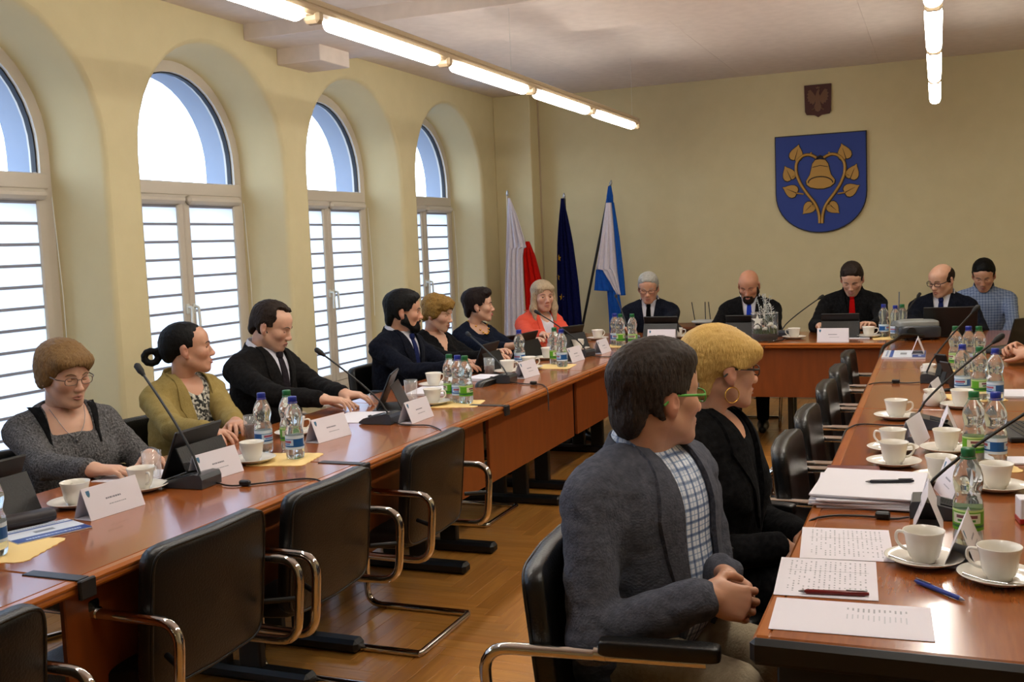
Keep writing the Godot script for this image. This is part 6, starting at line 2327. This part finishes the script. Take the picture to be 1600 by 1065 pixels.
	if c.get("earring", false):
		var hoop := []
		for k in 24:
			hoop.append(Vector3(0.004 * cos(TAU * k / 24), -0.068 + 0.024 * sin(TAU * k / 24), -0.006 + 0.024 * cos(TAU * k / 24)))
		for s in [-1.0, 1.0]:
			part(t, "earring", tubed(hoop, 0.0018, 7, true), M.gold_bright, hx * Vector3(s * 0.080, 0, 0), hx.basis)
	# ---- clothes
	dress(t, c, J, hc, hb)
	return t

func dress(t: Node3D, c: Dictionary, J: Dictionary, hc: Vector3, hb: Basis) -> void:
	var H: Vector3 = J.H
	var S: Vector3 = J.S
	var N: Vector3 = J.N
	var cell: float = c.get("cloth_cell", 0.012)
	var top: String = c.top
	var nz := FastNoiseLite.new()
	nz.seed = int(absf(c.head.z) * 10.0)
	nz.frequency = 9.0
	nz.fractal_type = FastNoiseLite.FRACTAL_RIDGED
	nz.fractal_octaves = 2
	var yt := N.y + 0.010            # throat height
	var yb: float = lerpf(H.y, S.y, c.get("button", 0.30))
	# trousers or skirt, with shoes
	var tr := Sdf.new()
	tr.ell(H + Vector3(0, -0.035, 0), Vector3(0.165 * c.get("w", 1.0), 0.095, 0.125), 0.05)
	var kn: float = c.get("knee", 0.40)
	var sp: float = c.get("knees_apart", 0.10)
	for s in [-1.0, 1.0]:
		tr.cap(H + Vector3(s * 0.085, -0.005, 0.02), Vector3(s * sp, 0.495, kn), 0.082, 0.060, 0.04)
		tr.cap(Vector3(s * sp, 0.490, kn), Vector3(s * sp, 0.10, kn - 0.02 + c.get("feet", 0.0)), 0.060, 0.046, 0.02)
	part(t, "skirt" if c.get("skirt", false) else "trousers", netted(tr, 0.016), c.get("legs", M.suit_black))
	for s in [-1.0, 1.0]:
		var sf := Sdf.new()
		var fz: float = kn - 0.02 + c.get("feet", 0.0)
		sf.ell(Vector3(s * sp, 0.050, fz), Vector3(0.040, 0.048, 0.052), 0.03)
		sf.cap(Vector3(s * sp, 0.038, fz + 0.02), Vector3(s * sp, 0.030, fz + 0.15), 0.038, 0.028, 0.03)
		part(t, "shoe", netted(sf, 0.012), M.shoe)
	# what is worn inside an open jacket
	var inner := Sdf.new()
	torso(inner, J, c, 0.006)
	var jacket := top == "suit" or top == "blazer"
	if jacket:
		inner.cap(N + Vector3(0, -0.045, 0.0), N + Vector3(0, 0.0, 0.004), 0.066, 0.062, 0.02)
		if c.get("inner_neck", "shirt") == "scoop":
			inner.ecut(N + Vector3(0, 0.005, 0.09), Vector3(0.055, 0.085, 0.10))
			inner.ecut(N + Vector3(0, 0.05, 0.0), Vector3(0.09, 0.06, 0.10))
		else:
			inner.cut([Plane(Vector3(0, -1, 0), -(N.y + 0.012))])
		part(t, "shirt" if c.get("inner_neck", "shirt") == "shirt" else "blouse", netted(inner, cell), c.inner)
	# the outer garment
	var g: float = 0.016 if jacket else 0.009
	var f := Sdf.new()
	torso(f, J, c, g)
	var plainf := Sdf.new()
	torso(plainf, J, c, g)
	var thick: float = c.get("arm", 1.0)
	var sleeve: float = c.get("sleeve", 0.93)
	f.cut_at = f.n
	for s in 2:
		arm(f, J, s, 0.006 if not jacket else 0.010, thick, sleeve)
	f.wob = c.get("folds", 0.006)
	f.nz = nz
	f.nsc = Vector3(0.9, 1.5, 0.9)
	# neck opening
	f.ecut(N + Vector3(0, 0.055, 0.015), Vector3(0.062, 0.070, 0.072))
	if jacket:
		var hw: float = c.get("v_top", 0.060)
		var wb: float = c.get("v_bottom", 0.0)
		var k := (hw - wb) / (yt - yb)
		var nl := Vector3(1, -k, 0).normalized()
		var pt := Vector3(wb, yb, 0)
		f.cut([Plane(nl, pt.dot(nl)), Plane(Vector3(-nl.x, nl.y, 0), Vector3(-pt.x, pt.y, 0).dot(Vector3(-nl.x, nl.y, 0))), Plane(Vector3(0, 0, -1), -(S.z + 0.0)), Plane(Vector3(0, -1, 0), -yb)])
		if wb > 0.0:
			f.cut([Plane(Vector3(1, 0, 0), wb), Plane(Vector3(-1, 0, 0), wb), Plane(Vector3(0, 0, -1), -(H.z + 0.05)), Plane(Vector3(0, 1, 0), yb + 0.001)])
	elif top == "vneck":
		f.cut([Plane(Vector3(1, -0.42, 0).normalized(), Vector3(0, yt - 0.16, 0).dot(Vector3(1, -0.42, 0).normalized())), Plane(Vector3(-1, -0.42, 0).normalized(), Vector3(0, yt - 0.16, 0).dot(Vector3(-1, -0.42, 0).normalized())), Plane(Vector3(0, 0, -1), -(S.z + 0.0))])
	elif top == "square":
		f.cut([Plane(Vector3(1, 0, 0), 0.070), Plane(Vector3(-1, 0, 0), 0.070), Plane(Vector3(0, 0, -1), -(S.z + 0.0)), Plane(Vector3(0, -1, 0), -(yt - 0.105))])
	elif top == "scoop":
		f.ecut(N + Vector3(0, -0.005, 0.09), Vector3(0.085, 0.075, 0.10))
	var names := {"suit": "jacket", "blazer": "jacket", "vneck": "top", "square": "dress", "scoop": "top", "shirt": "shirt", "polo": "top"}
	part(t, names[top], netted(f, cell), c.cloth)
	if top == "square":
		# black shoulder insets beside the neckline
		for s in [-1.0, 1.0]:
			part(t, "shoulder_inset", strip(plainf, [[yt - 0.012, s * 0.085, s * 0.120], [yt - 0.04, s * 0.083, s * 0.112], [yt - 0.09, s * 0.080, s * 0.098], [yt - 0.15, s * 0.084, s * 0.090]], 4, 0.004, 0.012, 4, S.z - 0.01), M.suit_black)
		var nk := tool()
		var pts := []
		for k in 13:
			var u := -1.0 + k / 6.0
			var x := u * 0.062
			var y := yt - 0.02 - 0.10 * (1.0 - u * u)
			pts.append(Vector3(x, y, inner.cast(x, y) + 0.002))
		tube(nk, pts, 0.0013, 5)
		var nl := part(t, "necklace", done(nk), M.steel)
		part(nl, "pendant", lathed([Vector2(0, -0.009), Vector2(0.004, -0.004), Vector2(0.004, 0.004), Vector2(0, 0.009)], 8), M.steel, Vector3(0, yt - 0.135, plainf.cast(0, yt - 0.135) + 0.006))
	if jacket:
		var hw: float = c.get("v_top", 0.060)
		var wb: float = c.get("v_bottom", 0.0)
		var lw: float = c.get("lapel", 0.062)
		for s in [-1.0, 1.0]:
			var ym := lerpf(yb, yt, 0.66)
			var xm := lerpf(wb, hw, 0.66)
			part(t, "lapel", strip(plainf, [[yt + 0.004, s * (hw + 0.002), s * (hw + 0.020)], [lerpf(ym, yt, 0.35), s * lerpf(xm, hw, 0.35), s * (lerpf(xm, hw, 0.35) + lw * 0.82)], [ym, s * xm, s * (xm + lw)], [lerpf(yb, ym, 0.4), s * lerpf(wb, xm, 0.4), s * (lerpf(wb, xm, 0.4) + lw * 0.55)], [yb, s * wb, s * (wb + 0.004)]], 4, 0.0075, 0.014), c.cloth)
		part(t, "collar", ring_band(N + Vector3(0, -0.012, 0.0), Basis(Vector3.RIGHT, 0.24), 0.092, 0.079, -0.030, 0.026, 0.006, 1.7, 0.05), c.cloth)
	if c.has("tie") or c.get("collar", false):
		var cm: Material = c.inner if jacket else c.cloth
		part(t, "shirt_collar", ring_band(N + Vector3(0, 0.004, 0.003), Basis(Vector3.RIGHT, 0.26), 0.081, 0.069, -0.020, 0.032, 0.004, 0.35, 0.045), cm)
	if c.has("tie"):
		var ty := yt - 0.048
		part(t, "tie", strip(inner, [[ty, 0.013, -0.013], [ty - 0.03, 0.017, -0.017], [lerpf(ty, yb, 0.6), 0.028, -0.028], [yb - 0.03, 0.033, -0.033]], 4, 0.008, 0.012), c.tie)
		var zk: float = inner.cast(0, ty)
		part(t, "tie_knot", cushion(0.036, 0.040, 0.026, 0.7, 0.6, 0.0, 14, 8), c.tie, Vector3(0, ty + 0.006, zk + 0.006))
	if c.get("beads", false):
		for k in 11:
			var u := -1.0 + k / 5.0
			var x := u * 0.070
			var y := yt + 0.005 - 0.095 * (1.0 - u * u)
			var z := maxf(inner.cast(x, y), N.z)
			var bd := SphereMesh.new()
			bd.radius = 0.0075
			bd.height = 0.015
			bd.radial_segments = 12
			bd.rings = 6
			part(t, "necklace_bead", bd, M.gold_bright, Vector3(x, y, z + 0.005))
	if c.get("badge", false):
		for q in [[0.082, 0.62, 0.012], [0.078, 0.55, 0.009]]:
			var y := lerpf(H.y, S.y, q[1])
			part(t, "lapel_badge", cushion(q[2] * 1.6, q[2] * 2.0, 0.004, 0.8, 0.6, 0.0, 12, 6), M.gold_bright, Vector3(q[0], y, plainf.cast(q[0], y) + 0.012))
	# cuffs
	if top == "suit":
		for s in 2:
			var dv: Vector3 = (J.wr[s] - J.el[s]).normalized()
			var cf := tool()
			tube(cf, [J.wr[s] - dv * 0.035, J.wr[s] - dv * 0.002], 0.033, 14)
			part(t, "cuff", done(cf), c.inner)

# ------------------------------------------------------------------ who is there
func plaid(bg: Color, lines: Array, size := 128) -> ImageTexture:
	var im := Image.create(size, size, false, Image.FORMAT_RGB8)
	for y in size:
		for x in size:
			var k := bg
			for l in lines:
				# [start, width, colour, share]
				if posmod(x - int(l[0]), size) < l[1]:
					k = k.lerp(l[2], l[3])
				if posmod(y - int(l[0]), size) < l[1]:
					k = k.lerp(l[2], l[3])
			im.set_pixel(x, y, k)
	im.generate_mipmaps()
	return ImageTexture.create_from_image(im)

func people_materials() -> void:
	var sk := mat(Color.WHITE, 0.48)
	sk.vertex_color_use_as_albedo = true
	sk.subsurf_scatter_enabled = true
	sk.subsurf_scatter_strength = 0.12
	M.skin = sk
	M.eye_white = mat(Color(0.78, 0.75, 0.72), 0.2)
	M.iris = mat(Color(0.08, 0.05, 0.03), 0.15)
	M.shoe = mat(Color(0.02, 0.02, 0.02), 0.3)
	M.suit_black = cloth(Color(0.035, 0.034, 0.038), 0.15, 60, 0.6)
	M.suit_dark = cloth(Color(0.075, 0.070, 0.070), 0.12, 60, 0.6)
	M.suit_navy = cloth(Color(0.045, 0.055, 0.095), 0.12, 60, 0.6)
	M.suit_grey = cloth(Color(0.30, 0.31, 0.355), 0.16, 60, 0.9)
	M.shirt_white = cloth(Color(0.80, 0.80, 0.84), 0.03, 60, 0.3)
	M.trousers_beige = cloth(Color(0.62, 0.56, 0.46), 0.10, 60, 0.6)
	var tweed := cloth(Color(0.27, 0.26, 0.265), 0.55, 60, 1.2)
	tweed.uv1_scale = Vector3(14, 14, 14)
	M.tweed = tweed
	M.mustard = cloth(Color(0.58, 0.50, 0.29), 0.07, 60, 0.6)
	M.coral = cloth(Color(0.84, 0.32, 0.24), 0.05, 60, 0.5)
	M.navy_dress = cloth(Color(0.055, 0.075, 0.13), 0.10, 60, 0.6)
	var pat := mat(Color.WHITE, 0.8)
	var nt := noise_tex(0.035, Color.BLACK, Color.WHITE, 41, 256, 2)
	var gr := Gradient.new()
	gr.interpolation_mode = Gradient.GRADIENT_INTERPOLATE_CONSTANT
	gr.set_color(0, Color(0.03, 0.03, 0.03))
	gr.set_offset(1, 0.54)
	gr.set_color(1, Color(0.78, 0.76, 0.70))
	nt.color_ramp = gr
	pat.albedo_texture = nt
	M.pattern = triplanar(pat, Vector3(5, 5, 5))
	var pl := mat(Color.WHITE, 0.85)
	pl.albedo_texture = plaid(Color(0.84, 0.86, 0.90), [[0, 34, Color(0.22, 0.32, 0.50), 0.55], [12, 8, Color(0.08, 0.14, 0.30), 0.5], [74, 12, Color(0.40, 0.50, 0.66), 0.6]])
	M.plaid = triplanar(pl, Vector3(34, 34, 34))
	var ck := mat(Color.WHITE, 0.85)
	ck.albedo_texture = plaid(Color(0.40, 0.47, 0.60), [[0, 22, Color(0.62, 0.68, 0.78), 0.7], [64, 14, Color(0.18, 0.24, 0.38), 0.5]])
	M.check = triplanar(ck, Vector3(48, 48, 48))
	M.tie_red = cloth(Color(0.62, 0.03, 0.03), 0.05, 60, 0.4)
	M.tie_blue = cloth(Color(0.10, 0.20, 0.62), 0.05, 60, 0.4)
	M.tie_dark = cloth(Color(0.03, 0.03, 0.035), 0.05, 60, 0.4)
	M.tie_plum = cloth(Color(0.12, 0.10, 0.12), 0.10, 60, 0.4)
	M.tie_navy = cloth(Color(0.08, 0.11, 0.28), 0.10, 60, 0.4)
	M.hair_brownblonde = hairmat(Color(0.33, 0.24, 0.14), Color(0.60, 0.47, 0.30))
	M.hair_black = hairmat(Color(0.014, 0.012, 0.012), Color(0.05, 0.042, 0.04))
	M.hair_brown = hairmat(Color(0.09, 0.062, 0.045), Color(0.20, 0.145, 0.11))
	M.hair_greybrown = hairmat(Color(0.09, 0.068, 0.055), Color(0.25, 0.20, 0.17))
	M.hair_blonde = hairmat(Color(0.60, 0.46, 0.22), Color(0.86, 0.72, 0.44))
	M.hair_curl = hairmat(Color(0.36, 0.25, 0.10), Color(0.66, 0.52, 0.26), Vector3(12, 12, 12))
	M.hair_ash = hairmat(Color(0.46, 0.39, 0.30), Color(0.80, 0.72, 0.60))
	M.hair_white = hairmat(Color(0.48, 0.47, 0.44), Color(0.74, 0.73, 0.70))
	M.hair_darkred = hairmat(Color(0.05, 0.022, 0.018), Color(0.13, 0.06, 0.045))
	M.gold_bright = mat(Color(0.80, 0.62, 0.28), 0.25, 0.9)
	M.frame_dark = mat(Color(0.05, 0.04, 0.04), 0.3)
	M.frame_metal = mat(Color(0.45, 0.38, 0.34), 0.3, 0.8)
	M.frame_green = mat(Color(0.30, 0.60, 0.20), 0.3)

func build_people() -> void:
	people_materials()
	var pale := Color(0.58, 0.33, 0.225)
	var tan := Color(0.52, 0.27, 0.17)
	# ---- window side, near to far
	person({"label": "woman with short brown-blonde hair and glasses in a grey tweed dress, looking down", "head": Vector3(-2.990, 1.051, -2.945), "face": Vector3(0.97, -0.20, 0.22), "body": Vector2(0.88, 0.47), "lean": 0.06, "female": true, "lid": 0.9, "double_chin": true, "skin": pale, "neck_r": 0.052, "face_w": 1.06, "sw": 0.158, "w": 1.1, "depth": 1.08, "bust": 0.055, "belly": 0.05, "arm": 1.02, "hair": "bob", "hair_mat": M.hair_brownblonde, "brow": Color(0.16, 0.09, 0.04), "glasses": M.frame_metal, "top": "square", "cloth": M.tweed, "cell": 0.0048, "wrists": [Vector3(-2.60, 0.767, -2.92), Vector3(-2.61, 0.770, -2.66)], "hands": [{"dir": Vector3(0.6, -0.05, 0.5)}, {"dir": Vector3(0.75, -0.05, -0.35)}], "skirt": true, "legs": M.tweed})
	person({"label": "woman with a black ponytail in a mustard blazer over a patterned blouse, in profile", "head": Vector3(-3.030, 1.069, -3.689), "face": Vector3(0.80, 0.04, -0.60), "body": Vector2(0.97, 0.25), "lean": 0.08, "female": true, "lid": 0.4, "skin": tan, "sw": 0.152, "bust": 0.03, "hair": "ponytail", "hair_mat": M.hair_black, "top": "blazer", "cloth": M.mustard, "inner": M.pattern, "inner_neck": "scoop", "v_top": 0.066, "v_bottom": 0.035, "button": 0.12, "lapel": 0.05, "cell": 0.005, "wrists": [Vector3(-2.58, 0.775, -3.42), Vector3(-2.60, 0.775, -3.28)]})
	person({"label": "dark-haired man in a charcoal suit and plum tie, typing on a tablet", "head": Vector3(-3.000, 1.115, -4.276), "face": Vector3(0.93, -0.34, -0.22), "body": Vector2(1.0, 0.10), "lean": 0.10, "lid": 0.95, "skin": pale, "stubble": 0.2, "sw": 0.182, "w": 1.1, "depth": 1.12, "belly": 0.05, "hair": "receding", "hair_mat": M.hair_brown, "top": "suit", "cloth": M.suit_dark, "inner": M.shirt_white, "tie": M.tie_plum, "cell": 0.005, "cloth_cell": 0.011, "wrists": [Vector3(-2.55, 0.79, -4.20), Vector3(-2.50, 0.79, -4.00)], "hands": [{"dir": Vector3(0.9, -0.1, -0.25)}, {"dir": Vector3(0.85, -0.1, -0.45), "curl": [0.25, 0.4, 0.5, 0.55]}]})
	person({"label": "black-haired bearded man in a navy suit, in profile", "head": Vector3(-2.990, 1.088, -5.621), "face": Vector3(0.86, -0.08, -0.46), "body": Vector2(1.0, 0.12), "lean": 0.08, "skin": tan, "sw": 0.185, "w": 1.1, "depth": 1.1, "hs": 1.05, "hair": "thick", "hair_mat": M.hair_black, "beard": M.hair_black, "top": "suit", "cloth": M.suit_navy, "inner": M.shirt_white, "tie": M.tie_navy, "cell": 0.006, "wrists": [Vector3(-2.58, 0.78, -5.60), Vector3(-2.57, 0.78, -5.40)]})
	person({"label": "woman with curly short blonde hair in a black V-neck top, eyes lowered", "head": Vector3(-3.020, 1.037, -6.144), "face": Vector3(0.94, -0.20, 0.05), "body": Vector2(0.95, 0.30), "lean": 0.06, "female": true, "lid": 0.95, "skin": pale, "bust": 0.04, "hair": "curly", "hair_mat": M.hair_curl, "brow": Color(0.2, 0.12, 0.05), "top": "vneck", "cloth": M.suit_black, "cell": 0.006, "wrists": [Vector3(-2.60, 0.78, -6.12), Vector3(-2.58, 0.78, -5.94)]})
	person({"label": "woman with short dark hair and a necklace in a navy top, in profile", "head": Vector3(-3.000, 1.044, -6.761), "face": Vector3(0.90, 0.0, -0.36), "body": Vector2(0.93, 0.35), "lean": 0.08, "female": true, "skin": pale, "lip": Color(0.42, 0.08, 0.09), "bust": 0.035, "hair": "pixie", "beads": true, "hair_mat": M.hair_darkred, "top": "scoop", "cloth": M.navy_dress, "cell": 0.006, "wrists": [Vector3(-2.58, 0.79, -6.70), Vector3(-2.54, 0.79, -6.45)], "sleeve": 0.55, "hands": [{}, {"dir": Vector3(0.9, 0.0, 0.1)}]})
	person({"label": "woman with long ash-blonde hair in a coral jacket over a white top", "head": Vector3(-2.780, 1.065, -7.470), "face": Vector3(0.66, -0.06, 0.74), "body": Vector2(0.80, 0.60), "lean": 0.06, "female": true, "skin": Color(0.56, 0.32, 0.22), "bust": 0.035, "hair": "long", "hair_mat": M.hair_ash, "brow": Color(0.12, 0.08, 0.05), "top": "blazer", "cloth": M.coral, "inner": M.shirt_white, "inner_neck": "scoop", "v_top": 0.062, "v_bottom": 0.03, "button": 0.1, "lapel": 0.035, "cell": 0.006, "wrists": [Vector3(-2.36, 0.80, -6.98), Vector3(-2.44, 0.80, -6.74)]})
	# ---- head table
	person({"label": "white-haired man in glasses, dark suit and black tie, reading", "head": Vector3(-2.135, 1.078, -8.150), "face": Vector3(0.16, -0.30, 0.94), "body": Vector2(0.12, 1.0), "lean": 0.14, "lid": 0.95, "skin": tan, "hair": "white_short", "hair_mat": M.hair_white, "brow": Color(0.3, 0.28, 0.26), "glasses": M.frame_metal, "sw": 0.182, "top": "suit", "cloth": M.suit_navy, "inner": M.shirt_white, "tie": M.tie_dark, "button": 0.2, "cell": 0.0065, "cloth_cell": 0.014, "badge": true, "wrists": [Vector3(-1.96, 0.78, -7.72), Vector3(-2.24, 0.78, -7.74)]})
	person({"label": "bald man with a brown beard and bright blue tie, looking down", "head": Vector3(-1.344, 1.079, -8.150), "face": Vector3(-0.02, -0.42, 0.90), "body": Vector2(0.10, 1.0), "lean": 0.15, "lid": 0.95, "skin": Color(0.50, 0.235, 0.14), "beard": M.hair_brown, "sw": 0.185, "w": 1.1, "top": "suit", "cloth": M.suit_black, "inner": M.shirt_white, "tie": M.tie_blue, "button": 0.2, "cell": 0.0065, "cloth_cell": 0.014, "wrists": [Vector3(-1.18, 0.78, -7.74), Vector3(-1.50, 0.78, -7.74)]})
	person({"label": "dark-haired man in a black suit with a red tie, holding a tablet", "head": Vector3(-0.587, 1.110, -8.120), "face": Vector3(-0.04, -0.50, 0.86), "body": Vector2(0.04, 1.0), "lean": 0.15, "lid": 0.95, "skin": pale, "stubble": 0.15, "hair": "short_full", "hair_mat": M.hair_brown, "sw": 0.190, "w": 1.12, "belly": 0.03, "top": "suit", "cloth": M.suit_black, "inner": M.suit_black, "tie": M.tie_red, "button": 0.2, "cell": 0.0065, "cloth_cell": 0.014, "wrists": [Vector3(-0.42, 0.80, -7.70), Vector3(-0.78, 0.80, -7.70)], "hands": [{"dir": Vector3(-0.35, 0.25, 0.7), "curl": [0.5, 0.55, 0.6, 0.65]}, {"dir": Vector3(0.3, 0.1, 0.8)}]})
	person({"label": "balding man with dark-rimmed glasses in a navy suit, turned to the left", "head": Vector3(0.024, 1.081, -8.200), "face": Vector3(-0.58, -0.30, 0.76), "body": Vector2(-0.12, 1.0), "lean": 0.12, "lid": 0.9, "skin": pale, "hair": "sides", "hair_mat": M.hair_brown, "glasses": M.frame_dark, "glass_r": 0.0022, "sw": 0.185, "w": 1.12, "top": "suit", "cloth": M.suit_navy, "inner": M.shirt_white, "tie": M.tie_navy, "button": 0.15, "cell": 0.0065, "cloth_cell": 0.014, "wrists": [Vector3(0.20, 0.78, -7.78), Vector3(-0.12, 0.78, -7.78)]})
	person({"label": "black-haired man in a pale blue checked shirt, behind the balding man", "head": Vector3(0.325, 1.085, -8.800), "face": Vector3(-0.10, -0.45, 0.88), "body": Vector2(0.0, 1.0), "lean": 0.14, "lid": 0.95, "skin": tan, "hair": "short_full", "hair_mat": M.hair_black, "sw": 0.188, "w": 1.1, "top": "shirt", "collar": true, "cloth": M.check, "cell": 0.0065, "cloth_cell": 0.014, "wrists": [Vector3(0.46, 0.66, -8.40), Vector3(0.20, 0.66, -8.40)]})
	# ---- right side: mostly outside the frame, hands on the table
	person({"label": "person in dark clothes with bare forearms and folded hands, cut by the right edge", "head": Vector3(0.82, 1.08, -5.98), "face": Vector3(-0.8, -0.2, 0.3), "body": Vector2(-1.0, -0.10), "lean": 0.08, "skin": tan, "hair": "short", "hair_mat": M.hair_brown, "top": "polo", "cloth": M.suit_black, "sleeve": 0.25, "cell": 0.006, "wrists": [Vector3(0.40, 0.80, -6.06), Vector3(0.37, 0.79, -5.88)], "hands": [{"dir": Vector3(-0.6, 0.35, 0.6), "up": Vector3(-0.5, 0.6, 0), "curl": [0.7, 0.75, 0.8, 0.8]}, {"dir": Vector3(-0.6, 0.2, -0.6), "up": Vector3(-0.3, 0.8, 0), "curl": [0.6, 0.65, 0.7, 0.7]}]})
	# ---- foreground, on the near side of the right-hand table
	person({"label": "man with greying brown hair and green glasses in a grey jacket, from behind, foreground", "hs": 1.04, "head": Vector3(-0.603, 1.098, -2.360), "face": Vector3(0.70, -0.03, -0.71), "body": Vector2(0.93, 0.36), "lean": 0.11, "skin": tan, "stubble": 0.1, "neck_r": 0.060, "sw": 0.200, "w": 1.22, "depth": 1.28, "belly": 0.07, "arm": 1.15, "hair": "thick", "hair_mat": M.hair_greybrown, "glasses": M.frame_green, "glass_r": 0.002, "top": "suit", "cloth": M.suit_grey, "inner": M.plaid, "collar": true, "v_top": 0.062, "v_bottom": 0.06, "button": 0.1, "cell": 0.0042, "cloth_cell": 0.0095, "legs": M.trousers_beige, "knee": 0.36, "wrists": [Vector3(-0.455, 0.700, -2.32), Vector3(-0.455, 0.710, -2.13)], "poles": [Vector3(0.6, -1.0, -0.3), Vector3(-0.6, -0.6, -0.7)], "hands": [{"dir": Vector3(0.75, -0.30, 0.55), "up": Vector3(0.45, 0.45, -0.75), "curl": [0.75, 0.78, 0.8, 0.85], "thumb": 0.5}, {"dir": Vector3(0.80, -0.25, -0.45), "up": Vector3(0.45, 0.35, 0.80), "curl": [0.70, 0.74, 0.78, 0.8], "thumb": 0.5}]})
	person({"label": "blonde woman with pinned-up hair and hoop earring in a black jacket, foreground", "head": Vector3(-0.574, 1.080, -2.990), "face": Vector3(0.80, -0.04, -0.60), "body": Vector2(0.97, 0.20), "lean": 0.10, "female": true, "skin": tan, "sw": 0.172, "w": 1.15, "depth": 1.15, "bust": 0.05, "belly": 0.04, "arm": 1.05, "hair": "updo", "hair_mat": M.hair_blonde, "brow": Color(0.2, 0.13, 0.05), "glasses": M.frame_dark, "glass_r": 0.002, "top": "blazer", "cloth": M.suit_black, "inner": M.suit_black, "inner_neck": "scoop", "v_top": 0.060, "v_bottom": 0.0, "cell": 0.0045, "earring": true, "wrists": [Vector3(-0.36, 0.60, -3.02), Vector3(-0.40, 0.61, -2.87)], "hands": [{}, {"dir": Vector3(0.75, -0.45, 0.1), "up": Vector3(0.3, 0.8, 0.3), "curl": [0.25, 0.28, 0.3, 0.32]}]})
